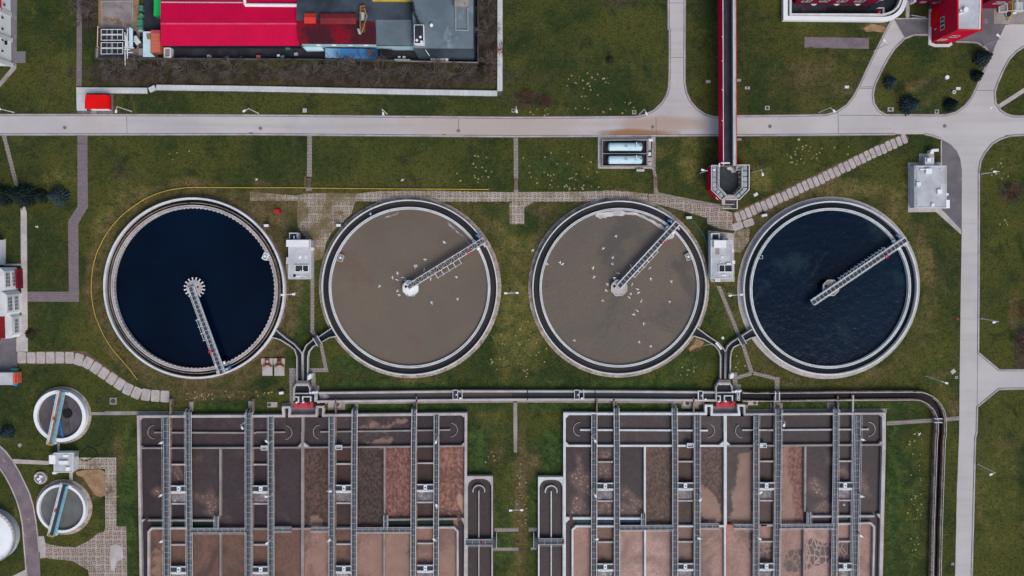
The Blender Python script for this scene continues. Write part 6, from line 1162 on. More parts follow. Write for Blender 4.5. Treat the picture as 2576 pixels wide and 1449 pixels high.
def gable(t, f, x0, y0, x1, y1, yr, ze, zr, mat, name='roof', wall=None):   # ridge runs left-right; roof edges given as seen
    m = MB(); a, b = WL(f, [(x0, y1), (x1, y1)], ze); c, d = WL(f, [(x0, yr), (x1, yr)], zr); e, g_ = WL(f, [(x0, y0), (x1, y0)], ze)
    for q in ([(a, ze), (b, ze), (d, zr), (c, zr)], [(c, zr), (d, zr), (g_, ze), (e, ze)]): m.face([(p[0], p[1], z) for p, z in q]); 
    for q in ([(a, ze - .15), (b, ze - .15), (b, ze), (a, ze)], [(a, ze - .15), (a, ze), (c, zr), (e, ze), (e, ze - .15)], [(b, ze), (b, ze - .15), (g_, ze - .15), (g_, ze), (d, zr)]): m.face([(p[0], p[1], z) for p, z in q])
    r_ = m.build(name, mat, t)
    if wall: m = MB(); m.prism([(a[0] + .3, a[1] + .35), (b[0] - .3, b[1] + .35), (g_[0] - .3, g_[1] - .3), (e[0] + .3, e[1] - .3)], 0, ze - .16); m.build('wall', wall, t)
    return r_
EXT = ('A0', 1616, -420, 3012, 460, 238, 5.0, 6.4)
gable(fb, *EXT, 'roof_red', 'roof', 'navy_wall')
m = MB(); m.ribbon(WL('A0', [(1616, 238), (3010, 238)], 6.4), .35, 6.35, 6.48); m.build('ridge_cap', 'ridge_highlight', fb)
m = MB(); a, b = WL('A0', [(1620, 20), (2450, 24)], 6.2); m.tube((*a, 6.1), (*b, 6.1), .14, 8); m.build('roof_pipe', 'metal', fb)
m = MB(); a, b, c = WL('A0', [(2452, -40), (2465, 48), (3005, 52)], 6.5); m.tube((*a, 6.4), (*b, 6.4), .35, 10); m.tube((*b, 6.4), (*c, 6.4), .42, 10); m.build('exhaust_duct', 'white', fb)
mh = empty('factory_hall', W('B0', 1000, 220), 'tall sooty factory hall with a dark flat roof and maroon lower roof', 'factory'); zm = 7.0
pts = WL('B0', [(432, -400), (405, 205), (440, 446), (1570, 460), (1570, -400)], zm); m = MB(); m.prism(WL('B0', [(452, -400), (452, 440), (1570, 448), (1570, -400)], zm), 0, zm - .35); m.build('wall', 'factory_wall', mh)
m = MB(); m.prism(WL('B0', [(425, -400), (404, 205), (1200, 215), (1210, 462), (1572, 462), (1572, -400)], zm), zm - .3, zm); m.build('flat_roof', 'dark_roof', mh)
m = MB(); m.prism(WL('B0', [(1208, 200), (1560, 200), (1570, 458), (1208, 456)], zm), zm, zm + .05); m.build('roof_patch', 'grey_roof', mh)
m = MB(); m.prism(WL('B0', [(408, 207), (1196, 222), (1208, 446), (432, 440)], zm - .1), zm - .35, zm - .06 + .1); m.build('lower_roof', 'roof_sooty', mh)
for x0, y0, x1, y1, mt in ((482, 132, 600, 236, 'roof_redorange'), (645, 136, 1006, 242, 'roof_maroon')):
    gable(mh, 'B0', x0, y0, x1, y1, y0 + 42 if x0 < 600 else y0 + 46, zm + .9, zm + 1.4, mt, 'roof_lantern'); m = MB(); m.prism(WL('B0', [(x0 + 8, y0 + 8), (x1 - 8, y0 + 8), (x1 - 8, y1 - 6), (x0 + 8, y1 - 6)], zm + .8), zm, zm + .75); m.build('lantern_wall', 'concrete_dark', mh)
m = MB(); m.prism(WL('B0', [(1168, -60), (1575, -60), (1575, 10), (1168, 8)], zm + 1), zm, zm + 1); m.build('roof_block', 'yellow', mh)
for x in (628, 785, 948, 1104): m = MB(); m.rect('B0', x - 22, 446, x + 22, 460, 5.8, 6.0); m.build('wall_lamp', 'white', mh)
m = MB(); m.ribbon(WL('B0', [(450, 452), (505, 508), (680, 506)], 2), .15, 1, 2.0); m.build('wall_base', 'factory_wall', mh)
m = MB(); m.prism(WL('B0', [(470, 470), (660, 474), (685, 508), (508, 508)], 3), 2.8, 3.0); m.build('porch_roof', 'sky_blue', mh)
t = empty('conveyor_frame', W('B0', 1070, 190), 'rusty bent conveyor frame wrecked across the sooty factory roof', 'conveyor'); m = MB()
for a, b in (((1090, 85), (1115, 180)), ((1115, 150), (1098, 215)), ((1098, 215), (1060, 330)), ((1050, 60), (1045, 240)), ((1045, 240), (1050, 300)), ((1095, 60), (1050, 60))): p, q = W('B0', *a, 8), W('B0', *b, 8); m.tube((*p, 8.2), (*q, 7.9), .16, 5)
m.build('frame', 'wood', t); m = MB(); m.prism(WL('B0', [(1045, 50), (1095, 50), (1095, 115), (1045, 110)], 7.6), 7.0, 7.6); m.prism(WL('B0', [(1060, 225), (1100, 225), (1095, 320), (1048, 330)], 7.3), 7.02, 7.3); m.build('belt', 'rust', t)
m = MB(); m.prism(WL('B0', [(1055, 120), (1090, 125), (1085, 200), (1058, 205)], 7.7), 7.02, 7.7); m.build('hopper', 'metal', t); m = MB(); m.prism(WL('B0', [(1015, 285), (1040, 290), (1055, 340), (1030, 340)], 7.7), 7.0, 7.6); m.build('hopper', 'metal', t)
bh = empty('factory_hall', W('B0', 1880, 250), 'big blue-grey flat-roofed factory block with a sloping front, right of the sooty hall', 'factory'); zb_ = 9.0
m = MB(); m.prism(WL('B0', [(1580, -400), (1580, 480), (2182, 488), (2182, -400)], zb_), 0, zb_ - .1); m.build('wall', 'dark_roof', bh); m = MB(); m.prism(WL('B0', [(1572, -400), (1575, 484), (2184, 490), (2184, -400)], zb_), zb_ - .1, zb_ + .05); m.build('roof', 'grey_roof', bh)
m = MB(); a, b = WL('B0', [(1576, 482), (2184, 490)], zb_); c, d = WL('B0', [(1625, 572), (2184, 572)], 4.0); e, g_ = (c[0], c[1]), (d[0], d[1])
m.face([(*c, 4), (*d, 4), (*b, zb_ - .02), (*a, zb_ - .02)]); m.face([(*c, 0), (*d, 0), (*d, 4), (*c, 4)]); m.face([(*a, 0), (*c, 0), (*c, 4), (*a, zb_ - .02)]); m.face([(*d, 0), (*b, 0), (*b, zb_ - .02), (*d, 4)]); m.build('sloping_front', 'dark_roof', bh)
m = MB(); m.prism(WL('B0', [(1588, 248), (1686, 248), (1690, 445), (1590, 440)], 11), zb_, 11); k = m.build('stair_tower', 'wall_white', bh); m = MB(); m.prism(WL('B0', [(1594, 254), (1680, 254), (1683, 434), (1596, 434)], 11.05), 11, 11.05); m.build('tower_roof', 'yard', k)
m = MB()
for x, y, a in ((1652, 372, 25), (1616, 405, 35), (1664, 420, 5)): c = W('B0', x, y, 11.2); m.box(c[0], c[1], 11.06, .55, .5, .2, R(a))
m.build('roof_hatch', 'white', k)
m = MB()
rnd = random.Random(9)
for i in range(34):
    yy = 20 + i * 6.2; x0 = 1556 + max(0, yy - 50) * .34; p, q = W('B0', x0 + rnd.uniform(0, 25), yy, 9.6), W('B0', x0 + rnd.uniform(5, 40), yy + rnd.uniform(5, 35), 9.6); m.tube((*p, 9.2 + rnd.random()), (*q, 9.2 + rnd.random()), .13, 5)
m.build('pipe_cluster', 'junk', bh)
for y in (35, 75): m = MB(); c = W('B0', 1562, y, 10.5); m.cyl(c[0], c[1], .42, 8, 10.5, 16); m.disc(c[0], c[1], .3, 10.52, 16); m.build('chimney', 'black', bh)
c = W('B0', 1762, 250, 9.6); m = MB(); m.cyl(c[0], c[1], .4, zb_, 9.6, 16); m.lathe(c[0], c[1], [(.42, 9.6), (.3, 9.8), (.02, 9.9)], 16); m.build('roof_vent', 'white', bh)
m = MB(); m.rect('B0', 1995, -60, 2138, 62, zb_, 10.6); m.build('roof_house', 'concrete', bh); m = MB(); m.ribbon(WL('B0', [(2008, 70), (2008, 302), (2132, 305), (2128, 80)], 9.6), .14, 9.4, 9.6); m.build('roof_rail', 'metal', bh)
m = MB(); m.ribbon(WL('B0', [(1700, 470), (1702, 505), (1740, 555)], 7), .14, 6, 8); m.build('downpipe', 'rail_white', bh); m = MB(); m.rect('B0', 1702, 566, 1736, 580, 0, 2.5); m.build('meter_box', 'white', bh)
for p0, lab, mt in (([(1758, 564), (1898, 564), (1898, 602), (1758, 602)], 'long pale container below the sloping blue-grey block', 'roof_grey'), ([(1905, 580), (1935, 582), (1925, 615), (1908, 612)], 'crumpled white sheet pile by the blue-grey block', 'white'), ([(1395, 596), (1545, 598), (1545, 606), (1395, 604)], 'long thin pale skip edge by the yard wall', 'concrete')):
    t = empty('container', W('B0', *p0[0]), lab, 'container'); m = MB(); m.prism(WL('B0', p0, 2), 0, 2.0); m.build('body', mt, t); m = MB(); m.ribbon(WL('B0', p0, 2), .1, 1.95, 2.1, closed=True); m.build('rim', 'metal', t)
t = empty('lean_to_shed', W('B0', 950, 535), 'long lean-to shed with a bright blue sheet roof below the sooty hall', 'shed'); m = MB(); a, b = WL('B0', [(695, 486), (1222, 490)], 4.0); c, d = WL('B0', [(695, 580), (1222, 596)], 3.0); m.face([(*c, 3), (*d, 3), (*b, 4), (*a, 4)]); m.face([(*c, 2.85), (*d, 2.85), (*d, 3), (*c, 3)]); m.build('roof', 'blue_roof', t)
m = MB(); m.prism([(a[0] + .2, a[1] - .1), (b[0] - .2, b[1] - .1), (d[0] - .2, d[1] + .2), (c[0] + .2, c[1] + .2)], 0, 2.8); m.build('wall', 'navy_wall', t); m = MB(); c = W('B0', 1140, 525, 4); m.box(c[0], c[1], 3.4, .9, 1.0, .7); m.build('roof_vent', 'rust', t); m = MB(); m.rect('B0', 1225, 500, 1370, 585, 2.2, 2.4); m.build('side_canopy', 'black', t)
for x, y, s, mt, lab in ((398, 540, 36, 'metal', 'grey bin in the dark yard left of the blue shed'), (262, 572, 40, 'green_bin', 'green crate in the dark yard below the red roof'), (1437, 573, 26, 'white', 'white sack in the yard, left of a pair'), (1487, 575, 28, 'white', 'white sack in the yard, right of a pair'), (20, 570, 42, 'orange', 'orange-red crate in the dark yard below the red roof'), (1335, 503, 22, 'white', 'white cylinder drum by the wall between shed and blue-grey block'), (318, 478, 46, 'green_bin', 'greenish box against the wall under the red roof'), (222, 556, 26, 'white', 'pale box in the dark yard left of the green crate')):
    t = empty('yard_crate', W('B0', x, y), lab, 'crate', 'crates and bins in the factory yard'); c = W('B0', x, y, 1); w = s * .025; m = MB(); m.box(c[0], c[1], 0, w, w * .75, .9, R((x * 7) % 40 - 20)); m.build('body', mt, t); m = MB(); m.box(c[0], c[1], .9, w * .8, w * .55, .12, R((x * 7) % 40 - 20)); m.build('lid', mt, t)
# left yard
t = empty('container', W('A0', 1560, 440), 'orange-red corrugated shipping container against the crimson roof', 'container'); m = MB(); m.prism(WL('A0', [(1518, 302), (1610, 302), (1610, 520), (1518, 530)], 3.2), 0, 3.2); m.build('body', 'container_orange', t); m = MB(); m.prism(WL('A0', [(1525, 304), (1606, 304), (1606, 330), (1525, 330)], 3.3), 3.2, 3.26); m.build('lid', 'pink', t)
t = empty('lean_to_shed', W('A0', 1478, 440), 'narrow shed with pale blue sheet roof left of the orange container', 'shed'); m = MB(); m.prism(WL('A0', [(1438, 316), (1514, 316), (1514, 530), (1560, 572), (1438, 572)], 2.4), 2.2, 2.4); m.build('roof', 'sky_blue', t); m = MB(); m.prism(WL('A0', [(1444, 322), (1510, 322), (1510, 560), (1444, 560)], 2.2), 0, 2.2); m.build('wall', 'navy_wall', t); m = MB(); m.prism(WL('A0', [(1470, 340), (1515, 335), (1515, 395), (1480, 395)], 2.6), 2.4, 2.6); m.build('roof_sheet', 'wood', t)
t = empty('shipping_container', W('A0', 1582, 80), 'bright green container left of the crimson roof, at the top edge', 'container'); m = MB(); m.prism(WL('A0', [(1548, -120), (1618, -120), (1618, 156), (1546, 158)], 3.0), 0, 3.0); m.build('body', 'green', t); m = MB(); m.prism(WL('A0', [(1552, -116), (1614, -116), (1614, 150), (1550, 152)], 3.08), 3.0, 3.06); m.build('roof', 'green', t)
t = empty('skip', W('A0', 1690, 525), 'open white skip with brown load right of the orange container', 'skip'); q = WL('A0', [(1652, 484), (1712, 484), (1712, 572), (1652, 572)], 2); m = MB(); m.ribbon(q, .22, 0, 2.0, closed=True); m.build('body', 'white', t); m = MB(); m.prism(q, .1, 1.7); m.build('load', 'rust_yard', t)
t = empty('cable_drum', W('A0', 2098, 565), 'white round drum standing in the dark yard', 'drum'); c = W('A0', 2098, 565, 1); m = MB(); m.cyl(c[0], c[1], .42, 0, .2, 18); m.cyl(c[0], c[1], .25, .2, .8, 12); m.cyl(c[0], c[1], .42, .8, 1.0, 18); m.build('drum_body', 'white', t)
for i, (x, y, a, lab) in enumerate(((1417, 80, 0, 'topmost, upright'), (1412, 160, -35, 'second from top, turned askew'), (1405, 213, 90, 'third from top'), (1405, 248, 90, 'fourth from top'), (1405, 278, 90, 'lowest'))):
    t = empty('waste_bin', W('A0', x, y), 'sea-green waste container in the left yard, ' + lab, 'waste container', 'sea-green waste containers'); c = W('A0', x, y, 1.3); m = MB(); m.box(c[0], c[1], .15, .85, 1.25, 1.0, R(a)); m.build('body', 'green_bin', t); m = MB(); m.box(c[0], c[1], 1.15, .9, 1.3, .14, R(a)); m.build('lid', 'green_bin', t)
t = empty('pallet_stack', W('A0', 1415, 305), 'grey sheeted stack just below the sea-green containers', 'stack'); m = MB(); m.rect('A0', 1392, 293, 1438, 318, 0, 1.0); m.build('cover', 'metal', t)
t = empty('parked_van', W('A0', 1368, 402), 'cream box-backed van parked askew in the left yard', 'van'); c = W('A0', 1366, 402, 2); m = MB(); m.box(c[0], c[1], .5, 1.3, 2.0, 1.3, R(35)); m.build('body', 'concrete_white', t); m = MB(); m.box(c[0] + .85, c[1] - 1.1, .4, 1.2, .7, 1.0, R(35)); m.build('cab', 'concrete_dark', t)
for dx, dy in ((-.7, .3), (.5, .9), (.3, -1.2), (1.2, -.6)): m = MB(); m.tube((c[0] + dx - .1, c[1] + dy, .3), (c[0] + dx + .1, c[1] + dy, .3), .3, 10); m.build('wheel', 'black', t)
t = empty('timber_stack', W('A0', 1415, 520), 'small stack of pale boards beside the pale blue shed', 'stack'); 
for i in range(4): m = MB(); m.rect('A0', 1394, 488 + i * 18, 1438, 502 + i * 18, 0, .5); m.build('board', 'concrete_pale', t)
t = empty('pallet', W('A0', 1355, 345), 'pale pallet lying in the left yard above the van', 'pallet'); m = MB()
for i in range(4): m.rect('A0', 1346, 336 + i * 5, 1366, 339 + i * 5, .1, .25)
m.build('slats', 'concrete_pale', t)
# cooler bank: four framed cells and a pipe manifold
ck = empty('cooler_bank', W('A0', 1130, 430), 'bank of four dark framed cooling cells with white pipework', 'cooler')
for i, (y0, y1) in enumerate(((296, 344), (352, 404), (428, 480), (488, 542))):
    m = MB(); m.rect('A0', 1018, y0, 1234, y1, .2, 2.2); c_ = m.build('cooling_cell', 'cell_dark', ck); m = MB(); q = WL('A0', [(1018, y0), (1234, y0), (1234, y1), (1018, y1)], 2.3); m.ribbon(q, .13, 2.1, 2.36, closed=True)
    for x in (1075, 1118, 1132, 1182): m.ribbon(WL('A0', [(x, y0), (x, y1)], 2.3), .05, 2.2, 2.33)
    m.build('cell_frame', 'rail_white', c_)
m = MB(); rnd = random.Random(2)
for i in range(22): p = W('A0', 1240 + rnd.random() * 42, 290 + rnd.random() * 250, 2.4); q = (p[0] + (rnd.uniform(.5, 2.0) if i % 2 else 0), p[1] - (0 if i % 2 else rnd.uniform(.8, 3))); m.tube((*p, 2.3), (*q, 2.3), .12, 6)
m.tube((*W('A0', 1282, 290, 2.4), 2.3), (*W('A0', 1278, 548, 2.4), 2.3), .16, 6); m.build('pipe_manifold', 'rail_white', ck)
m = MB(); m.ribbon(WL('A0', [(985, 270), (980, 468)], 3), .2, .2, 3.0); m.build('end_screen', 'rust', ck); m = MB(); m.rail(WL('A0', [(985, 265), (980, 470)], 3), 2.0, 1.1, .08, 4); m.build('screen_rail', 'rail_white', ck)
t = empty('lean_to_shed', W('A0', 1312, 380), 'slim pale blue canopy along the right side of the cooler bank', 'canopy'); m = MB(); m.prism(WL('A0', [(1298, 272), (1335, 290), (1335, 482), (1300, 468)], 3.2), 3.0, 3.2); m.build('roof', 'sky_blue', t); m = MB(); m.prism(WL('A0', [(1300, 300), (1325, 300), (1325, 465), (1300, 465)], 3), 0, 3.0); m.build('wall', 'navy_wall', t)
t = empty('low_kerb_wall', W('A0', 1180, 150), 'low rusty kerb wall round the stained slab at the top left yard', 'wall'); m = MB(); m.ribbon(WL('A0', [(1025, 285), (1022, 12), (1335, 8), (1334, 212)], .3), .14, 0, .3); m.build('kerb_run', 'pad_concrete', t)

# ================================================================== WHITE DUCTS, RED SHELTER
def duct(label, *segs, w=1.4, h=.55, mat='white_slab'):
    t = empty('slab_duct', segs[0][0], label, 'duct', 'white slab-covered ducts')
    m = MB(); m.ribbon(list(segs[0]), w, 0, h); m.build('slab_cover', mat, t); m = MB()
    for sg in (-1, 1):
        p, q = Vector(segs[0][0]), Vector(segs[0][-1]); d = (q - p).normalized(); n = Vector((-d.y, d.x)) * sg * (w / 2 + .09); m.ribbon([tuple(p + n), tuple(q + n)], .16, 0, h - .1)
    m.build('edge', 'concrete_dark', t); return t
duct('white slab duct ending at the red shelter, short horizontal run', WL('A0', [(768, 908), (1480, 912)], .5)); duct('white slab duct, short upright run left of the red shelter', WL('A0', [(818, 936), (822, 1112)], .5), w=2.45)
duct('tilted white slab piece where the long duct steps up', WL('A0', [(1500, 908), (1560, 880)], .8), w=1.25, h=.8); duct('long white slab duct running below the factory to the corner', WL('A0', [(1572, 880), (2576, 893)], .5) + WL('B0', [(1200, 918), (2425, 940)], .5), w=1.32)
duct('white slab duct running up along the right side of the factory', WL('B0', [(2452, 914), (2454, -300)], .5), w=1.25)
t = empty('duct_pit', W('B0', 2449, 942), 'dark open pit at the corner of the two white ducts', 'pit'); m = MB(); m.rect('B0', 2428, 918, 2474, 966, 0, .3); m.build('pit_cover', 'concrete_dark', t)
t = empty('bus_shelter', W('A0', 975, 1030), 'bright red roofed shelter beside the main road on the left', 'shelter'); zs = 3.0
m = MB(); a = WL('A0', [(858, 952), (1076, 952), (1076, 1095), (850, 1095)], zs); m.prism(a, zs - .15, zs); m.build('roof', 'shelter_red', t); m = MB(); m.prism([(a[0][0] + .3, a[0][1] - .3), (a[1][0] - .2, a[1][1] - .3), (a[2][0] - .2, a[2][1] + .3), (a[3][0] + .3, a[3][1] + .3)], 0, zs - .15); m.build('wall', 'red', t)
m = MB(); m.prism(WL('A0', [(1078, 954), (1098, 962), (1098, 1096), (1078, 1096)], 2.4), 1.9, 2.4); m.build('side_awning', 'shelter_red', t); m = MB(); m.rect('A0', 915, 1097, 1095, 1106, .1, 1.6); m.build('front_rail', 'white', t)
dkp = MB(); dkp.sheet(WL('A0', [(868, 938), (1140, 938), (1140, 1150), (775, 1150), (775, 1112), (868, 1112)]), .010); struct(dkp, 'pavement', 'asphalt'); pd = MB(); pd.sheet(WL('A0', [(918, 1105), (970, 1105), (970, 1148), (912, 1148)]), .02); struct(pd, 'pavement', 'concrete')

# ================================================================== BUILDINGS AT THE EDGES
def windows(t, wall_pts, zs, n, w, h, name='window', frame='white', rows=2, cols=4, z0=None, start=.5, skip=()):
    (x0, y0), (x1, y1) = wall_pts; d = Vector((x1 - x0, y1 - y0)); L = d.length; d /= L; nn = Vector((d.y, -d.x))
    for z in zs:
        for i in range(n):
            if i in skip: continue
            c = Vector((x0, y0)) + d * (L * (i + start) / n); m = MB()
            m.prism([tuple(c - d * w/2), tuple(c + d * w/2), tuple(c + d * w/2 + nn * .04), tuple(c - d * w/2 + nn * .04)], z, z + h); fr = m.build(name, 'glass', t)
            m = MB()
            for k in range(cols + 1): e = c - d * w/2 + d * (w * k / cols) + nn * .06; m.box(e.x, e.y, z - .02, .08, .05, h + .04, math.atan2(d.y, d.x))
            for k in range(rows + 1): m.prism([tuple(c - d * w/2 + nn * .02), tuple(c + d * w/2 + nn * .02), tuple(c + d * w/2 + nn * .08), tuple(c - d * w/2 + nn * .08)], z + h * k / rows - .035, z + h * k / rows + .035)
            m.build('frame', frame, fr)
# white block, top left
B = empty('office_building', W('A0', 60, 300), 'white building with small square windows and red roof at the top left edge', 'building')
x0 = W('A0', 112, 300)[0]; yA, yB_, yC = W('A0', 112, -300)[1], W('A0', 116, 140)[1], W('A0', 104, 665)[1]
m = MB(); m.prism([(x0 - 14, yB_), (x0, yB_), (x0 - .2, yC), (x0 - 14, yC)], 0, 7.5); m.build('wall', 'wall_white', B); m = MB(); m.prism([(x0 - 14, yA), (x0 + .05, yA), (x0 + .05, yB_ - .02), (x0 - 14, yB_ - .02)], 0, 4.6); m.build('wall', 'wall_white', B)
m = MB(); a = [(x0 - 14, yA), (x0 + .35, yA), (x0 + .35, yB_ - .3), (x0 - 14, yB_ - .3)]; m.prism(a, 4.6, 4.8); m.build('roof', 'red', B); m = MB(); m.prism([(x0 - 14, yB_ + .1), (x0 + .2, yB_ + .1), (x0, yC - .1), (x0 - 14, yC - .1)], 7.5, 7.7); m.build('roof', 'red', B)
for y in (150, 405, 655): m = MB(); c = W('A0', 112, y); m.box(x0 + .05, c[1], 0, .5, 1.0, 7.3); m.build('pilaster', 'concrete_white', B)
windows(B, [W('A0', 112, 600), W('A0', 112, 160)], [3.4], 4, .62, 1.1, cols=1, rows=1, frame='concrete_white'); windows(B, [W('A0', 112, 140), W('A0', 112, -100)], [2.6], 2, .62, 1.1, cols=1, rows=1, frame='concrete_white')
m = MB(); c = W('A0', 108, 455); m.box(x0 + .2, c[1], 2.6, .35, .9, .6); m.build('air_unit', 'black', B)
# white house with bays, left edge
B = empty('office_building', W('A2', 0, 100), 'white house with bay fronts, gridded windows and red roofs at the left edge', 'building'); Z6 = lambda pts, z=0: WL('z6', pts, z)
xw = Z6([(245, 900)])[0][0]
def bay(y0, y1, h, xo, wins):
    a, b = Z6([(xo, y0)])[0], Z6([(xo, y1)])[0]; ch = .8; X0 = a[0]
    pts = [(X0 - 9, a[1]), (X0 - ch, a[1]), (X0, a[1] - ch), (X0, b[1] + ch), (X0 - ch, b[1]), (X0 - 9, b[1])]
    m = MB(); m.prism(pts, 0, h); wl_ = m.build('wall', 'wall_white', B)
    m = MB(); m.prism([(p[0] + (.12 if i in (2, 3) else .05), p[1]) for i, p in enumerate(pts)], h, h + .18); m.build('cornice', 'concrete_white', B)
    for z in wins: windows(B, [(X0, b[1] + 1.2), (X0, a[1] - 1.2)], [z], 1, min(3.4, (a[1] - b[1]) - 1.9), 1.9, rows=3, cols=4)
    return pts
p1 = bay(490, 755, 6.8, 222, (1.6, 4.5)); p2 = bay(758, 1030, 6.8, 248, (1.6, 4.5)); p3 = bay(1018, 1290, 4.4, 248, (1.6,))
m = MB(); m.prism([(p1[0][0], p1[0][1]), (p1[1][0] - 1.0, p1[0][1]), (p2[1][0] - 1.2, p2[5][1]), (p1[0][0], p2[5][1])], 6.98, 7.6); m.build('roof', 'red_dark', B)
m = MB(); a = p3[5]; m.prism([(a[0] - 2, p3[0][1] - .2), (p3[1][0] - .9, p3[0][1] - .2), (p3[1][0] - .9, a[1] + .1), (a[0] - 2, a[1] + .1)], 4.58, 5.2); m.build('roof', 'red_dark', B)
m = MB(); m.prism([(a[0] - 3, a[1] + .3), (p3[1][0] - 1.8, a[1] + .3), (p3[1][0] - 1.8, a[1] - .5), (a[0] - 3, a[1] - .5)], 4.9, 5.3); m.build('eave', 'red', B)
m = MB(); q = Z6([(247, 495), (247, 745)]); m.box(q[0][0] + .1, (q[0][1] + q[1][1]) / 2, 0, .5, abs(q[1][1] - q[0][1]) - .6, 2.6); m.build('plinth', 'red_dark', B)
Bx = empty('garage', Z6([(15, 300)])[0], 'plain low white wall of a garage at the left edge, above the bay-fronted house', 'building'); a, b = Z6([(55, 175)])[0], Z6([(55, 460)])[0]; m = MB(); m.prism([(a[0] - 9, a[1]), a, b, (b[0] - 9, b[1])], 0, 4.0); m.build('wall', 'wall_white', Bx); m = MB(); m.prism([(a[0] - 9, a[1]), (a[0] - .3, a[1]), (b[0] - .3, b[1]), (b[0] - 9, b[1])], 4.0, 4.2); m.build('roof', 'concrete_white', Bx)
# crimson hall behind the white curved retaining wall, top right
rw = empty('retaining_wall', W('D0', 700, 150), 'white retaining wall with a rounded right corner, below the crimson hall', 'wall')
o_ = [(178, -300), (178, 180)] + [(1180, 190)] + arc((1180, 190), (1370, 170), (1388, -40), 8)[1:] + [(1388, -300)]
m = MB(); m.ribbon(WL('D0', o_, 1.6), 1.05, 0, 1.6); m.build('wall_run', 'wall_white', rw); o2 = [(228, -300), (228, 145)] + [(1150, 148)] + arc((1150, 148), (1335, 130), (1345, -60), 8)[1:] + [(1345, -300)]; m = MB(); m.ribbon(WL('D0', o2, 1.6), .5, 0, 1.7); m.build('inner_wall', 'concrete_white', rw)
ar = MB(); ar.sheet(WL('D0', [(235, -300), (235, 140), (1150, 140), (1250, 125), (1320, 60), (1340, -60), (1340, -300)]), .03); struct(ar, 'pavement', 'yard')
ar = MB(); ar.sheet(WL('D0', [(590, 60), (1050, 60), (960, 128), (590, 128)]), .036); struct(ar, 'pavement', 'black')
t = empty('gas_post', W('D0', 1110, 130), 'red and white pump post in a small frame on the white wall', 'post'); c = W('D0', 1110, 125, 1.8); m = MB(); m.box(c[0], c[1], 1.7, .4, .45, 1.0); m.build('post', 'red', t); m = MB(); m.rail([(c[0] - .4, c[1] + .9), (c[0] + 1, c[1] + .9), (c[0] + 1, c[1] - .6)], 1.6, 1.2, .06); m.build('frame', 'rail_white', t)
def tower(label, f, roofpts, h, name, wallmat, roofmat, capmat, cat='building'):
    t = empty(name, W(f, *roofpts[0]), label, cat); p = WL(f, roofpts, h); m = MB(); m.prism(p, 0, h - .15, top=False); m.build('wall', wallmat, t); m = MB(); m.prism(p, h - .3, h - .05); m.build('roof', roofmat, t); m = MB(); m.ribbon(p, .3, h - .35, h + .12, closed=True); m.build('parapet', capmat, t); return t, p
hb = empty('crimson_hall', W('D0', 700, -40), 'dark crimson building with a row of white-framed windows, top right', 'building'); a, b = W('D0', 255, 42), W('D0', 1060, 42); m = MB(); m.prism([(a[0], a[1]), (b[0], b[1]), (b[0] + 2.5, b[1] + 5), (b[0] + 2.5, b[1] + 22), (a[0], a[1] + 22)], 0, 7.0); m.build('wall', 'clad_maroon', hb); m = MB(); m.prism([(a[0] - .2, a[1] - .2), (b[0] + .2, b[1] - .2), (b[0] + 2.7, b[1] + 5), (b[0] + 2.7, b[1] + 22), (a[0] - .2, a[1] + 22)], 7.0, 7.2); m.build('roof', 'roof_grey', hb)
windows(hb, [W('D0', 310, 42), W('D0', 1010, 42)], [2.4], 4, 2.2, 2.0, cols=2, rows=1, start=.22); m = MB(); m.prism([(b[0] - 1.6, b[1] + .1), (b[0] + 1.6, b[1] + .4), (b[0] + 2.6, b[1] + 2.2), (b[0], b[1] + 2.2)], 1.9, 2.2); m.build('canopy', 'roof_grey', hb); m = MB(); c = W('D0', 1078, 60); m.tube((c[0], c[1] + .6, 0), (c[0], c[1] + .6, 4), .09, 8); m.build('downpipe', 'metal', hb)
for x in (460, 690, 900): m = MB(); c = W('D0', x, 40); m.prism(arc((c[0] - .8, c[1]), (c[0], c[1] - .9), (c[0] + .8, c[1]), 8), 0, .25); m.build('door_step', 'concrete_white', hb)
tw, tp = tower('crimson tower block with pale grey flat roof and red parapet, top right', 'z3', [(1520, -260), (1900, -260), (1900, 482), (1520, 476)], 13.5, 'crimson_tower', 'clad_red', 'roof_grey', 'red')
SWb = tp[3]; SEb = tp[2]; NWb = tp[0]
windows(tw, [(NWb[0], NWb[1]), (SWb[0], SWb[1])], [5.0], 10, 1.9, 1.9, cols=2, rows=1, skip=(0, 1, 2, 3, 4, 5, 7, 8, 9), start=.45); windows(tw, [(NWb[0], NWb[1]), (SWb[0], SWb[1])], [5.0], 10, 1.9, 1.9, cols=2, rows=1, skip=(0, 1, 2, 3, 4, 5, 6, 8, 9), start=.5)
windows(tw, [SWb, SEb], [2.0], 1, 1.8, 1.6, cols=2, rows=1, start=.25); windows(tw, [SWb, SEb], [5.8], 1, 2.0, 1.7, cols=2, rows=1, start=.45)
c = W('z3', 1655, 150, 14.4); m = MB(); m.cyl(c[0], c[1], .55, 13.45, 14.4, 20); m.build('roof_fan', 'white', tw); m = MB(); m.cyl(c[0] - 1.0, c[1] - .2, .25, 13.45, 14.1, 10); m.box(c[0] - .9, c[1] - .75, 13.45, .9, .25, .35); m.build('roof_vent', 'white', tw)
m = MB(); m.ribbon([(NWb[0] + 5.4, NWb[1]), (SEb[0] - .5, SEb[1] + .3)], .35, 13.45, 13.56); m.build('gutter', 'concrete_white', tw)
m = MB(); y_ = SWb[1] + 3.6; m.prism([(SWb[0] - .02, y_), (SWb[0] - .02, y_ + 3.6), (SWb[0] - .5, y_ + 3.6), (SWb[0] - .5, y_)], .1, 4.2); m.build('roller_door', 'shelter_red', tw); m = MB(); m.box(SWb[0] - .2, SWb[1] + 2.6, 1.9, .1, .2, 1.0); m.build('sign_plate', 'white', tw)
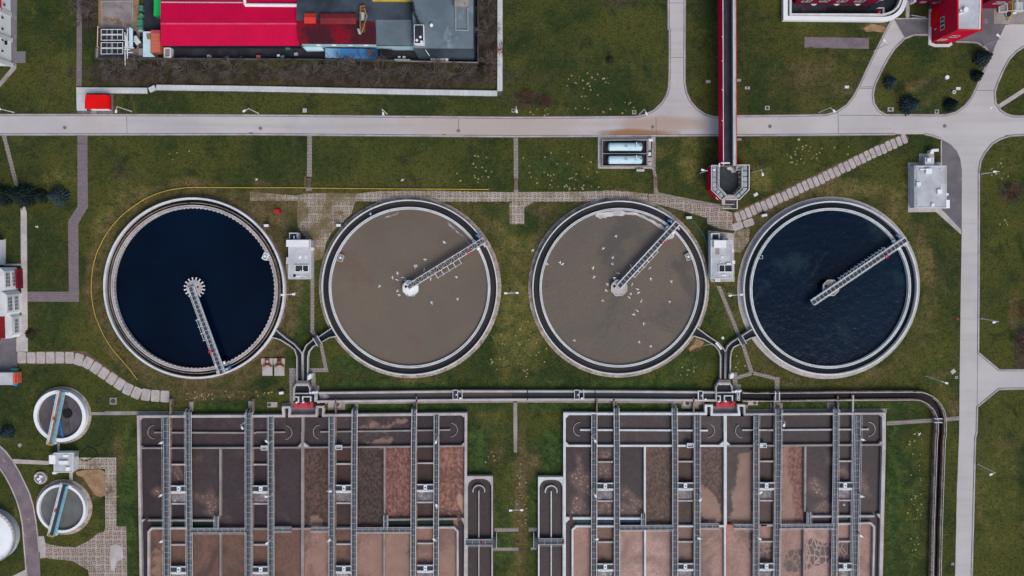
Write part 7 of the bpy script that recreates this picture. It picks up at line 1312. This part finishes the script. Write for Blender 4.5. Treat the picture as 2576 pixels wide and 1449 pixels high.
m = MB(); m.rail([(SWb[0] - .9, SWb[1] + 8.2), (SWb[0] - .9, SWb[1] + 12)], 5.2, 1.0, .07, .8); m.prism([(SWb[0] - 1, SWb[1] + 8.2), (SWb[0], SWb[1] + 8.2), (SWb[0], SWb[1] + 12), (SWb[0] - 1, SWb[1] + 12)], 5.1, 5.2); m.build('balcony', 'slab_purple', tw)
m = MB(); m.ribbon([(SWb[0] - .5, SWb[1] + 8), (SWb[0] - .5, SWb[1] - .4), (SWb[0] + .8, SWb[1] - .9), (SWb[0] + 4.2, SWb[1] - .9), (SEb[0] - .6, SEb[1] - .3)], .7, 0, .35); m.build('plinth', 'concrete_white', tw)
w1 = empty('crimson_wing', W('z3', 900, 40), 'low crimson wing left of the tower block, cut by the top edge', 'building'); a = W('z3', 775, 70); b = W('z3', 1180, 100); m = MB(); m.prism([(a[0] + .3, a[1]), (b[0] + 3, b[1]), (b[0] + 3, b[1] + 16), (a[0] + .3, a[1] + 16)], 0, 7.5); m.build('wall', 'clad_maroon', w1); m = MB(); m.prism([(a[0] + .1, a[1] - .2), (b[0] + 3, b[1] - .2), (b[0] + 3, b[1] + 16), (a[0] + .1, a[1] + 16)], 7.5, 7.7); m.build('roof', 'roof_grey', w1); windows(w1, [(a[0] + .3, a[1]), (b[0] + 3, b[1])], [2.0], 3, 1.2, 1.2, cols=2, rows=1)
m = MB(); m.box(a[0] - .1, a[1] + 6, 0, .5, 12, 2.6); m.build('corner_trim', 'wall_white', w1)
w2 = empty('crimson_wing', W('z3', 2100, 100), 'crimson wing right of the tower block, with a dark gridded window', 'building'); a, b = W('z3', 1905, 135), W('z3', 2110, 135); m = MB(); m.prism([(a[0] - 2, a[1]), b, (b[0], b[1] + 14), (a[0] - 2, a[1] + 14)], 0, 11.5); m.build('wall', 'clad_maroon', w2); m = MB(); m.prism([(a[0] - 2.2, a[1] - .2), (b[0] + .2, b[1] - .2), (b[0] + .2, b[1] + 14), (a[0] - 2.2, a[1] + 14)], 11.5, 11.7); m.build('roof', 'roof_grey', w2); windows(w2, [a, b], [4.6], 1, 2.3, 1.9, cols=2, rows=1, start=.4)
eq = empty('gas_skid', W('z3', 2300, 150), 'grey pipe skid with frames beside the yellow pipe, top right corner', 'equipment'); 
for x0, y0, x1, y1, h, mt in ((2180, 70, 2300, 185, 1.0, 'concrete'), (2305, 60, 2400, 165, .8, 'rust'), (2300, 200, 2385, 255, .7, 'yard'), (2420, 30, 2560, 190, .9, 'metal')): m = MB(); m.rect('z3', x0, y0, x1, y1, .02, h); m.build('skid_box', mt, eq)
m = MB(); 
for q in ([(2175, 60), (2310, 60), (2310, 190), (2175, 190), (2175, 60)], [(2310, 172), (2570, 172)], [(2420, 170), (2460, 170), (2460, 10), (2480, 10), (2480, 175)], [(2290, 190), (2290, 260)]): m.pipe([(*p, 1.6) for p in WL('z3', q, 1.6)], .09, 6)
m.build('pipe_frame', 'rail_white', eq); m = MB(); c = W('z3', 2430, 205, 1.7); m.box(c[0], c[1], 1.0, .9, .3, .7); m.build('valve_box', 'white', eq)
yp = MB(); a, b, c = WL('z3', [(2393, -60), (2395, 200), (2402, 295)], 2.5); yp.tube((*a, 2.5), (*b, 2.5), .13, 8); yp.tube((*b, 2.5), (*c, .1), .13, 8); tag(yp.build('gas_pipe', 'yellow'), 'bright yellow gas pipe coming down at the top right corner', 'pipe')
t = empty('guard_rail', W('z3', 890, 265), 'grey steel rail frame on the dark grass left of the tower', 'rail'); m = MB(); m.rail(WL('z3', [(785, 240), (1010, 275)], .8), .1, .8, .07, .6); m.rail(WL('z3', [(785, 280), (1010, 285)], .8), .1, .5, .07, .6); m.build('frame', 'metal', t)
# lorry and bin at the left edge, twin rusty stands
t = empty('parked_lorry', W('A2', 80, 910), 'lorry with grey tarpaulin bed and red cab at the left edge', 'lorry'); m = MB(); m.rect('A2', -140, 852, 128, 975, .9, 2.4); m.build('cargo_cover', 'roof_grey', t); m = MB(); m.rect('A2', 130, 852, 176, 962, .5, 2.5); k = m.build('cab', 'orange', t); m = MB(); m.rect('A2', 152, 860, 168, 955, 2.5, 2.56); m.build('roof_panel', 'red', k); m = MB(); m.rect('A2', 176, 858, 179, 955, 1.4, 2.2); m.build('windscreen', 'glass', k); m = MB(); m.rect('A2', 134, 965, 170, 984, .4, .9); m.build('side_tank', 'blue', t)
for x, y in ((150, 858), (150, 962), (20, 858), (20, 975)): m = MB(); c = W('A2', x, y, .5); m.tube((c[0], c[1] - .15, .5), (c[0], c[1] + .15, .5), .5, 14); m.build('wheel', 'black', t)
t = empty('waste_bin', W('A2', 138, 828), 'dark green waste bin standing behind the red lorry cab', 'bin'); c = W('A2', 138, 828, 1.3); m = MB(); m.box(c[0], c[1], .1, 1.5, .85, 1.0, R(-4)); m.build('body', 'green_bin', t); m = MB(); m.box(c[0], c[1], 1.1, 1.55, .9, .15, R(-4)); m.build('lid', 'green_bin', t)
for x, nm in ((108, 'left'), (230, 'right')):
    t = empty('pump_stand', W('B2', x, 790), nm + ' of two concrete pads with rusty iron stands', 'stand', 'rusty stands on pads'); m = MB(); m.rect('B2', x - 57, 708, x + 58, 768, 0, .35); m.rect('B2', x - 46, 770, x + 54, 882, 0, .3); m.build('pad', 'pad_concrete', t)
    m = MB(); m.rect('B2', x - 20, 708, x + 24, 770, .36, .6); m.prism(WL('B2', [(x - 40, 795), (x - 28, 768), (x + 38, 768), (x + 50, 790), (x + 38, 796), (x + 20, 778), (x - 12, 778), (x - 30, 798)], .7), .36, .8); m.build('frame', 'rust', t); m = MB(); c = W('B2', x + 4, 738, .9); m.cyl(c[0], c[1], .3, .6, .95, 10); m.build('pump_head', 'rust' if x > 200 else 'metal', t)

# ================================================================== PIPES AND HOSES
yl = ML(('A2', [(1385, 915), (1300, 800), (1230, 720), (1150, 630), (1100, 560), (1050, 475), (1010, 390), (970, 290), (945, 190), (930, 90), (925, 0)]), ('A1', [(930, 1330), (945, 1220), (975, 1110), (1005, 1040), (1060, 930), (1130, 830), (1220, 730), (1330, 640), (1450, 560), (1580, 500), (1720, 460), (1890, 437), (2576, 440)]), ('B1', [(500, 440)]))
m = MB(); m.pipe([(*p, .45) for p in yl], .09, 6)
yp_o = m.build('gas_pipe', 'yellow'); tag(yp_o, 'thin yellow pipe curving round the toothed navy tank on low posts', 'pipe')
m = MB(); m.pipe([(*p, .45) for p in WL('B1', [(548, 443), (1290, 450), (2342, 456)], .45)], .09, 6); tag(m.build('gas_pipe', 'yellow'), 'straight yellow pipe from the steps to the middle of the grid path', 'pipe')
m = MB()
for p in yl[::3]: m.box(p[0], p[1], 0, .12, .12, .4)
m.build('post', 'metal', yp_o)
m = MB(); m.pipe([(*p, .08) for p in WL('C1', [(1805, 760), (1840, 800), (1885, 860), (1930, 930), (1952, 1000), (1958, 1070)])], .09, 5); tag(m.build('hose', 'teal_hose'), 'teal hose lying on grass left of the right pump house', 'hose')
m = MB(); m.pipe([(*p, .08) for p in WL('A3', [(805, 280), (800, 240), (830, 190), (880, 150), (930, 155), (965, 190), (990, 240), (940, 255), (880, 285), (840, 292), (810, 270)])], .08, 5); tag(m.build('hose', 'black'), 'black hose coiled on grass beside the small pump hut', 'hose')
m = MB(); m.pipe([(*p, .08) for p in WL('C2', [(1920, 580), (1960, 568), (2000, 568), (2030, 575)])], .06, 5); tag(m.build('hose', 'metal'), 'pale thin hose by the bare patch at the right fork', 'hose')
for f, x, y, rot, lab, mt in (('B1', 208, 676, 0, 'small crimson box on brown grass between the two left tanks', 'red'), ('B1', 100, 820, 3, 'white cabinet on grass beside the toothed tank rim', 'white'), ('B1', 828, 818, 0, 'white cabinet on the grid pavers near the second tank', 'white'), ('C1', 1780, 740, 3, 'pale box with a teal hose, right of the third tank', 'concrete_white'), ('C1', 2538, 717, 10, 'pale box on grass below the slab road', 'concrete_white'), ('B2', 252, 1057, 8, 'white box on a thin post left of the inlet chamber', 'white')):
    t = empty('control_cabinet', W(f, x, y), lab, 'cabinet', 'small cabinets on the grass'); c = W(f, x, y, 1.3); m = MB(); m.box(c[0], c[1], 0, 1.35 if mt != 'white' else 1.1, .95 if mt == 'red' else .62, 1.3 if mt != 'red' else .9, R(rot)); m.build('case', mt, t); m = MB(); m.box(c[0] + .65, c[1] + .1, 0, .25, .6, 1.0, R(rot)); m.build('side_door', 'concrete_dark' if mt != 'red' else 'red_dark', t)
for f, x, y, lab, mt in (('A3', 1186, 645, 'tiny orange marker at the edge of the grid pavers', 'orange'), ('D2', 1910, 308, 'tiny orange-red marker on the verge of the east road', 'orange')):
    c = W(f, x, y); m = MB(); m.lathe(c[0], c[1], [(.26, 0), (.26, .05), (.16, .06), (.05, .5), (.001, .52)], 12); tag(m.build('traffic_cone', mt), lab, 'cone')
t = empty('drum_cover', W('D0', 1796, 780), 'white round cap standing in the tree island', 'cap'); c = W('D0', 1796, 780); m = MB(); m.cyl(c[0], c[1], .5, 0, .5, 16); m.build('cap', 'white', t); t = empty('drum_cover', W('D0', 1866, 928), 'white six-sided cap beside the white slab in the tree island', 'cap'); c = W('D0', 1866, 928); m = MB(); m.prism(octagon(c[0], c[1], .5, 0, 6), 0, .5); m.build('cap', 'concrete_white', t); m = MB(); m.cyl(c[0], c[1], .2, .5, .55, 10); m.build('lid', 'concrete_dark', t)
# ================================================================== STREET LAMPS
def lamp_proto(h, arm, heads=1, name='street_lamp'):
    t = empty(name, (0, 0, 0)); ks = []
    m = MB(); m.tube((0, 0, 0), (0, 0, h), .13, 8, .08); ks.append(m.build('pole', 'concrete_white', t))
    for s in ((1,) if heads == 1 else (1, -1)):
        m = MB(); m.tube((0, 0, h - .05), (s * arm, 0, h + .12), .06, 6); ks.append(m.build('arm', 'rail_white', t))
        m = MB(); m.prism([(s * (arm - .1), -.2), (s * (arm + .65), -.24), (s * (arm + .65), .24), (s * (arm - .1), .2)], h + .05, h + .25); ks.append(m.build('lamp_head', 'white', t))
    m = MB(); m.cyl(0, 0, .22, 0, .3, 10); ks.append(m.build('base', 'concrete', t)); KIDS[t.name] = ks; return t
def place(proto, used, x, y, z, rot, label, cat, group, scale=1.0):
    o = proto if not used[0] else copy_tree(proto); used[0] = True
    o.location = (x, y, z); o.rotation_euler = (0, 0, rot); o.scale = (scale,) * 3
    return tag(o, label, cat, group)
LP = lamp_proto(8.5, .9); U1 = [False]
for f, b, hd, lab in (('A0', (1325, 1120), (1172, 1105), 'white street lamp beside the red shelter'), ('A0', (2600, 1140), (2470, 1110), 'white street lamp on the verge below the orange container and red roof'), ('A0', (140, 1130), (-20, 1092), 'white street lamp at the left edge above the main road'),
        ('B0', (1315, 1145), (1275, 1130), 'white street lamp on the verge below the blue shed'), ('C0', (38, 1120), (47, 1142), 'white street lamp beside the square cover below the duct corner'), ('C0', (1280, 1145), (1343, 1130), 'white street lamp at the curve of the north spur road'),
        ('D0', (512, 1130), (655, 1108), 'white street lamp at the foot of the slanting branch road'), ('D0', (1065, 512), (1168, 408), 'dark-poled street lamp leaning over the slanting branch road'), ('D0', (2165, 460), (2328, 370), 'dark-poled street lamp on the dark forecourt of the tower'),
        ('C1', (1890, 292), (1938, 265), 'white street lamp just left of the red chamber'), ('C1', (2415, 283), (2510, 268), 'white street lamp just right of the red chamber'), ('D1', (2145, 300), (2300, 278), 'topmost white street lamp along the right side of the east road'),
        ('D2', (2140, 305), (2300, 340), 'middle white street lamp along the right side of the east road'), ('D3', (2110, 322), (2260, 418), 'lowest white street lamp along the right side of the east road'), ('D2', (1590, 885), (1785, 952), 'white street lamp on grass between the rightmost tank and the east road')):
    p, q = W(f, *b), W(f, *hd, 8.5); place(LP, U1, p[0], p[1], 0, math.atan2(q[1] - p[1], q[0] - p[0]), lab, 'street lamp', 'single-head street lamps')
LP2 = lamp_proto(8.0, 1.1, 2); U2 = [False]
for f, b, rot, lab in (('B2', (400, 45), 3, 'twin-head lamp on grass between the first two round tanks'), ('C2', (-8, 30), 2, 'twin-head lamp on grass between the two brown tanks'), ('C2', (2170, 50), 5, 'twin-head lamp between the last two round tanks'), ('C3', (38, 690), 2, 'twin-head lamp on the worn strip between the basins')):
    p = W(f, *b); place(LP2, U2, p[0], p[1], 0, R(rot), lab, 'street lamp', 'twin-head street lamps')
c = MB(); p, q = W('C3', 22, 575), W('C3', 36, 680); c.tube((*p, 0), (*q, 1.5), .09, 6); tag(c.build('marker_pole', 'wood'), 'leaning brown pole beside the twin-head lamp between the basins', 'pole')
LB = lamp_proto(3.4, .55, 1, 'walkway_lamp'); U3 = [False]; nth = ('topmost', 'middle', 'lowest')
for lane, items in (('first walkway of the left basin', (('A3', (1645, 88), (1612, 112)), ('A3', (1645, 616), (1612, 642)), ('A3', (1648, 1070), (1622, 1102)))), ('fourth walkway of the left basin', (('B3', (165, 84), (126, 112)), ('B3', (172, 612), (128, 650)), ('B3', (172, 1052), (126, 1105)))),
                    ('fifth walkway of the left basin', (('B3', (742, 560), (725, 597)), ('B3', (740, 1062), (722, 1100)))), ('eighth walkway of the left basin', (('B3', (1832, 40), (1812, 95)), ('B3', (1830, 730), (1808, 680)), ('B3', (1826, 1056), (1806, 1093)))),
                    ('first walkway of the right basin', (('C3', (806, 30), (830, 82)), ('C3', (808, 575), (830, 630)), ('C3', (808, 1034), (832, 1078)))), ('fourth walkway of the right basin', (('C3', (1884, 620), (1902, 670)), ('C3', (1882, 1034), (1898, 1075)))),
                    ('fifth walkway of the right basin', (('C3', (2436, 96), (2485, 130)), ('C3', (2434, 588), (2480, 620)), ('C3', (2424, 1014), (2478, 1068)))), ('eighth walkway of the right basin', (('D3', (930, 54), (965, 80)), ('D3', (922, 616), (955, 650)), ('D3', (912, 1016), (945, 1050))))):
    for i, (f, b, hd) in enumerate(items):
        p, q = W(f, *b, 1.8), W(f, *hd, 5.2); w = nth[i] if len(items) == 3 else ('upper', 'lower')[i]
        place(LB, U3, p[0], p[1], 1.8, math.atan2(q[1] - p[1], q[0] - p[0]), f'{w} small white lamp on the {lane}', 'lamp', 'small lamps on the basin walkways')
for f, b, hd, lab in (('A2', (2462, 1350), (2430, 1392), 'small white lamp at the top of the third walkway, left basin'), ('D2', (134, 1320), (158, 1385), 'small white lamp at the top of the sixth walkway, right basin')):
    p, q = W(f, *b, 1.8), W(f, *hd, 5.2); place(LB, U3, p[0], p[1], 1.8, math.atan2(q[1] - p[1], q[0] - p[0]), lab, 'lamp', 'small lamps on the basin walkways')

# ================================================================== TREES AND SHRUBS
def spruce_proto(seed, mat, h=6.5, r=2.25):
    rnd = random.Random(seed); t = empty('spruce_tree', (0, 0, 0)); m = MB(); m.tube((0, 0, 0), (0, 0, h * .93), .16, 7, .03); tr = m.build('trunk', 'bark', t)
    m = MB(); tiers = 15
    for k in range(tiers):
        f = k / tiers; z = .5 + (h - .7) * f; rr = r * (1 - f) ** .75 * rnd.uniform(.85, 1.12); n = int(24 - 14 * f)
        for i in range(n):
            a = 2 * math.pi * (i + rnd.random() * .7) / n + k; L = rr * rnd.uniform(.72, 1.12); ca, sa = math.cos(a), math.sin(a)
            for j in range(4):
                s0, s1 = L * (.12 + j * .22), L * min(1.0, .12 + j * .22 + .36); w = (.25 - .035 * j) * rnd.uniform(.7, 1.3) * (1 - .4 * f); dz = -.10 * j + rnd.uniform(-.12, .12)
                for sd_ in (-1, 1):
                    m.face([(ca * s0, sa * s0, z + dz), (ca * s1, sa * s1, z + dz - .16), (ca * (s1 - .1) - sa * w * sd_, sa * (s1 - .1) + ca * w * sd_, z + dz - .26 - rnd.random() * .1), (ca * (s0 + .08) - sa * w * .6 * sd_, sa * (s0 + .08) + ca * w * .6 * sd_, z + dz - .15)])
    m.face([(-.05, 0, h), (.05, 0, h), (.12, .1, h - .6), (-.1, -.1, h - .6)]); cr = m.build('crown', mat, t); KIDS[t.name] = [tr, cr]; return t
SPA, SPB, SPC = spruce_proto(1, 'spruce_blue'), spruce_proto(2, 'spruce'), spruce_proto(3, 'spruce_blue'); UA, UB, UC = [False], [False], [False]
for pr, us, f, x, y, s, lab in ((SPA, UA, 'D0', 1408, 1062, 1.12, 'largest blue-green spruce at the bottom of the tree island'), (SPC, UC, 'D0', 2140, 590, .98, 'tall blue spruce leaning over the kerb of the far right road'), (SPA, UA, 'D0', 1218, 832, .78, 'small blue spruce beside the slanting branch road'),
        (SPB, UB, 'D0', 2090, 765, .68, 'dark spruce at the right kerb of the tree island'), (SPB, UB, 'D0', 1825, 1056, .8, 'dark blurry-looking spruce beside the largest blue-green one'), (SPB, UB, 'A1', 268, 520, 1.42, 'broad dark spruce between the two ends of the left footpath'),
        (SPB, UB, 'A1', 50, 520, 1.2, 'dark spruce cut by the left edge above the garage'), (SPB, UB, 'A1', 436, 525, .8, 'small dark spruce between two bigger ones in the left row'), (SPC, UC, 'A1', 618, 530, 1.18, 'bushy spruce nearest the purple path in the left row'), (SPC, UC, 'A2', 90, 1445, .85, 'blue spruce left of the upper small round tank')):
    p = W(f, x, y); place(pr, us, p[0], p[1], 0, random.random() * 6, lab, 'tree', 'spruce trees', s)
def bare_proto(seed, mat, h=5.0, spread=1.0, name='bare_tree'):
    rnd = random.Random(seed); t = empty(name, (0, 0, 0)); m = MB(); m.tube((0, 0, 0), (0, 0, h * .3), .13, 6, .10); tr = m.build('trunk', 'bark', t); m = MB()
    def grow(p, d, L, r, lv):
        q = p + d * L; m.tube(p, q, r, 3, r * .7, cap=False)
        if lv == 0: return
        for i in range(rnd.choice((3, 4))):
            nd = (d + Vector((rnd.uniform(-1, 1), rnd.uniform(-1, 1), rnd.uniform(-.35, .55))) * .75).normalized(); grow(p.lerp(q, rnd.uniform(.45, 1)), nd, L * rnd.uniform(.6, .85), r * .66, lv - 1)
    for i in range(7):
        a = i * .9 + rnd.random() * .5; el = rnd.uniform(.4, 1.2); grow(Vector((0, 0, h * rnd.uniform(.18, .32))), Vector((math.cos(a) * math.cos(el) * spread, math.sin(a) * math.cos(el) * spread, math.sin(el))).normalized(), h * .38, .075, 3)
    cr = m.build('crown', mat, t); KIDS[t.name] = [tr, cr]; return t
BT = [bare_proto(s, 'twig', 5.0, 1.3) for s in (11, 12, 13)]; UBT = [[False], [False], [False]]; RT = bare_proto(14, 'red_twig', 3.2, 1.5); UR = [False]
desc = ['below the cooler bank', 'below the pale blue shed', 'below the left end of the red roof', 'below the red roof, next one right', 'below the middle of the red roof', 'below the right half of the red roof', 'below the right end of the red roof', 'near the sooty hall corner', 'left of the blue shed', 'below the left end of the blue shed', 'below the blue shed', 'below the right end of the blue shed', 'below the dark gap right of the blue shed', 'below the blue-grey block', 'below the right end of the blue-grey block', 'by the lower right yard corner', 'right of the blue-grey block', 'right of the blue-grey block, near the top edge', 'over the purple path near the top edge', 'beside the purple path above the cooler bank', 'between purple path and stained slab']
for i, (f, x, y, s) in enumerate((('A0', 1180, 700, 1.1), ('A0', 1400, 690, .9), ('A0', 1640, 700, 1.0), ('A0', 1880, 700, .9), ('A0', 2120, 705, .9), ('A0', 2350, 710, 1.0), ('B0', 150, 730, .9), ('B0', 370, 725, 1.0), ('B0', 590, 745, 1.0), ('B0', 830, 700, 1.15), ('B0', 1050, 700, 1.25), ('B0', 1260, 720, 1.1), ('B0', 1500, 770, .8), ('B0', 1800, 740, 1.1), ('B0', 2080, 735, 1.0), ('B0', 2330, 640, .9), ('B0', 2330, 330, 1.0), ('B0', 2330, 90, 1.0), ('A0', 850, 60, 1.0), ('A0', 900, 190, 1.0), ('A0', 930, 70, .9))):
    p = W(f, x, y); k = i % 3; place(BT[k], UBT[k], p[0], p[1], 0, i * 1.7, 'bare grey-brown tree ' + desc[i], 'tree', 'bare trees round the factory', s)
for f, x, y, s, lab in (('D2', 2540, 240, .9, 'upper reddish bare bush at the right edge above the driveway'), ('D2', 2560, 520, 1.1, 'lower, larger reddish bare bush at the right edge above the driveway'), ('D1', 2440, 490, .85, 'reddish bare bush right of the east road'), ('B0', 2455, 505, .8, 'reddish bare bush straddling the upright white duct'), ('C0', 150, 1000, .95, 'reddish bare bush north of the main road, right of the duct corner'), ('C0', 330, 1040, .8, 'second reddish bare bush on the lawn north of the main road')):
    p = W(f, x, y); place(RT, UR, p[0], p[1], 0, x * .1, lab, 'bush', 'reddish bare bushes', s)
SH_ = spruce_proto(21, 'shrub', 2.2, 1.7); U4 = [False]; SH_.name = 'shrub'; KIDS[SH_.name] = list(SH_.children) if SH_.children else []
for f, x, y, s, lab in (('A2', 310, 460, .95, 'dark straggly shrub at the corner of the bay-fronted house'), ('B0', 690, 665, 1.0, 'dark green shrub left of the bare trees below the blue shed'), ('B0', 2290, 690, 1.1, 'dark green shrub at the lower right yard corner'), ('C0', 980, 600, .7, 'low dark shrub alone on the north lawn')):
    p = W(f, x, y); o = SH_ if not U4[0] else SH_.copy()
    if U4[0]:
        COL.objects.link(o)
        for kk in SHK: k2 = kk.copy(); COL.objects.link(k2); k2.parent = o
    else: SHK = [ob for ob in bpy.data.objects if ob.parent == SH_]
    U4[0] = True; o.location = (p[0], p[1], 0); o.scale = (s, s, s * .8); o.rotation_euler = (0, 0, x); tag(o, lab, 'shrub', 'dark shrubs')

# ================================================================== GULLS
def gull_mesh(name, span, flap, fold=False):
    m = MB(); n = 8; prof = [(-.30, .02), (-.22, .06), (-.08, .10), (.06, .10), (.16, .075), (.22, .055), (.28, .05), (.31, .02)]; b = []
    for k, (x, r) in enumerate(prof):
        base = len(m.v); b.append(base)
        for i in range(n): a = 2 * math.pi * i / n; m.v.append((x, r * math.cos(a), .12 + r * .8 * math.sin(a)))
    for k in range(len(prof) - 1):
        for i in range(n): j = (i + 1) % n; m.f.append((b[k] + i, b[k] + j, b[k + 1] + j, b[k + 1] + i))
    m.face([(-.28, -.03, .13), (-.28, .03, .13), (-.42, .10, .13), (-.42, -.10, .13)])
    for s in (-1, 1):
        if fold: m.face([(.12, s * .09, .18), (.10, s * .13, .14), (-.34, s * .04, .17), (-.2, s * .02, .21)])
        else:
            y1, y2 = span * .26, span * .5; pts = [(.13, .05, .16), (.20, y1, .20 + flap), (.04, y2, .17 + flap * .6), (-.03, y2 * .97, .165 + flap * .6), (.02, y1, .185 + flap), (-.09, .05, .15)]
            m.face([(x, s * y, z) for x, y, z in pts]); m.face([(x, s * y, z - .03) for x, y, z in pts[::-1]])
            for (x0, y0, z0), (x1, y1_, z1) in zip(pts, pts[1:]): m.face([(x0, s * y0, z0), (x1, s * y1_, z1), (x1, s * y1_, z1 - .03), (x0, s * y0, z0 - .03)])
    return m.build(name, 'feather')
G = [gull_mesh('gull', 1.15, .05), gull_mesh('gull', 1.0, .18), gull_mesh('gull', .85, .28)]; GF = gull_mesh('gull', 1, 0, True); UG = [[False] for _ in G]; UF = [False]; rg = random.Random(31)
places = {'B1': (('flying low over the second tank', [(1890, 990), (1700, 1165), (1612, 1222), (1425, 1300), (1370, 1345), (1245, 1430), (2015, 1340), (1150, 705)]), ('over the grass north of the second tank', [(1470, 360), (5, 355)])), 'B2': (('flying low over the second tank', [(1425, 28), (1437, 72), (1768, 145), (2025, 108)]),),
          'C1': (('flying low over the third tank', [(1043, 930), (915, 1047), (1008, 1143), (1010, 1205), (478, 1190), (508, 1210), (348, 1208), (810, 1245), (822, 1335), (1395, 1357), (1602, 1383), (960, 1410), (1025, 1350)]), ('over grass left of the third tank', [(210, 1070)])),
          'C2': (('flying low over the third tank', [(940, 25), (1192, 55), (1268, 45), (910, 123), (1582, 140), (1222, 263), (1325, 358), (628, 525), (1275, 540), (1395, 585)]),), 'D0': (('over the wide road junction on the right', [(2242, 1090)]),), 'D3': (('over the dark right-end cell of the right basin', [(765, 728)]), ('over grass beside the dark channel', [(1520, 18)])), 'A1': ((('over grass left of the toothed tank'), [(375, 830)]),)}
gi = 0
for f, gs in places.items():
    for wh, pts in gs:
        for x, y in pts:
            k = rg.randrange(3); z = rg.uniform(2, 4); p = W(f, x, y, z); o = G[k] if not UG[k][0] else G[k].copy()
            if UG[k][0]: COL.objects.link(o)
            UG[k][0] = True; o.location = (p[0], p[1], z); o.rotation_euler = (rg.uniform(-.3, .3), 0, rg.uniform(0, 6.28)); o.scale = (.88,) * 3
            tag(o, 'white gull with spread wings ' + wh, 'gull', 'gulls ' + wh)
for f, wh, pts in (('B1', 'second', [(1690, 1265), (1475, 1342), (1415, 1365), (1500, 1367), (1755, 1358), (1595, 1235)]), ('C1', 'third', [(1192, 1222), (1068, 1300), (1383, 1247), (1205, 1410)]), ('C2', 'third', [(1260, 10), (1175, 93), (1298, 130), (1257, 227), (1045, 75)])):
    for x, y in pts:
        p = W(f, x, y, .95); o = GF if not UF[0] else GF.copy()
        if UF[0]: COL.objects.link(o)
        UF[0] = True; o.location = (p[0], p[1], .9); o.rotation_euler = (0, 0, rg.uniform(0, 6.28)); o.scale = (1.2,) * 3; tag(o, f'small white gull with folded wings afloat on the {wh} tank', 'gull', f'gulls afloat on the {wh} tank')

# ================================================================== PALE WEED TUFTS IN THE GRASS
def tuft_mesh(seed):
    rnd = random.Random(seed); m = MB()
    for i in range(16):
        a = i * 2.4; r = .06 + .20 * rnd.random(); x, y = r * math.cos(a), r * math.sin(a); s = rnd.uniform(.09, .16); z = .12 + .12 * rnd.random()
        m.face([(x - s, y - s * .6, z - .04), (x + s, y - s * .7, z - .02), (x + s * .8, y + s, z), (x - s * .7, y + s * .9, z - .03)])
        m.face([(x, y, 0), (x + .03, y, 0), (x + .02, y + .01, z), (x, y + .01, z)])
    return m.build('weed_tuft', 'tuft')
TF = [tuft_mesh(i) for i in range(3)]; UT = [False] * 3; rt = random.Random(77); total = 0
for f, cx, cy, rx, ry, n, wh in (('C0', 760, 850, 240, 130, 24, 'on the lawn north of the main road'), ('C0', 640, 1130, 560, 45, 14, 'on the lawn north of the main road'), ('C0', 1170, 1070, 60, 60, 5, 'on the lawn north of the main road'), ('C1', 450, 230, 420, 190, 26, 'on the bank above the grid path'), ('C1', 620, 430, 260, 26, 15, 'on the bank above the grid path'), ('B1', 2200, 260, 240, 150, 16, 'on the bank above the grid path'),
        ('D1', 340, 120, 170, 110, 22, 'on the grass above the slab road'), ('D1', 800, 90, 330, 90, 8, 'on the grass above the slab road'), ('A2', 2150, 1080, 420, 55, 20, 'on the dry strip right of the curved slab path'), ('B2', 90, 1070, 110, 50, 7, 'on the dry strip right of the curved slab path'), ('C2', 180, 620, 170, 300, 26, 'on the grass between the two brown tanks'), ('B2', 2440, 650, 90, 200, 9, 'on the grass between the two brown tanks'),
        ('C2', 1780, 840, 130, 70, 11, 'on the grass by the right fork'), ('C2', 2300, 720, 80, 110, 10, 'on the grass by the right fork'), ('C3', 100, 650, 60, 400, 22, 'on the worn strip between the basins'), ('B3', 2370, 260, 120, 60, 6, 'on the worn strip between the basins'), ('D1', 2340, 260, 110, 120, 14, 'on the grass right of the east road'), ('D1', 2350, 800, 60, 60, 6, 'on the grass right of the east road'), ('D3', 1470, 600, 80, 620, 34, 'on the lush strip right of the right basin'), ('A1', 1850, 120, 220, 70, 4, 'on the bank above the toothed tank')):
    for i in range(n):
        a, r = rt.random() * 6.283, math.sqrt(rt.random()); p = W(f, cx + rx * r * math.cos(a), cy + ry * r * math.sin(a)); k = rt.randrange(3)
        o = TF[k] if not UT[k] else TF[k].copy()
        if UT[k]: COL.objects.link(o)
        UT[k] = True; total += 1; o.location = (p[0], p[1], 0); o.rotation_euler = (0, 0, rt.random() * 6); o.scale = (rt.uniform(.38, .75),) * 3
        tag(o, 'small pale yellow weed tuft ' + wh, 'weed', 'pale weed tufts ' + wh)
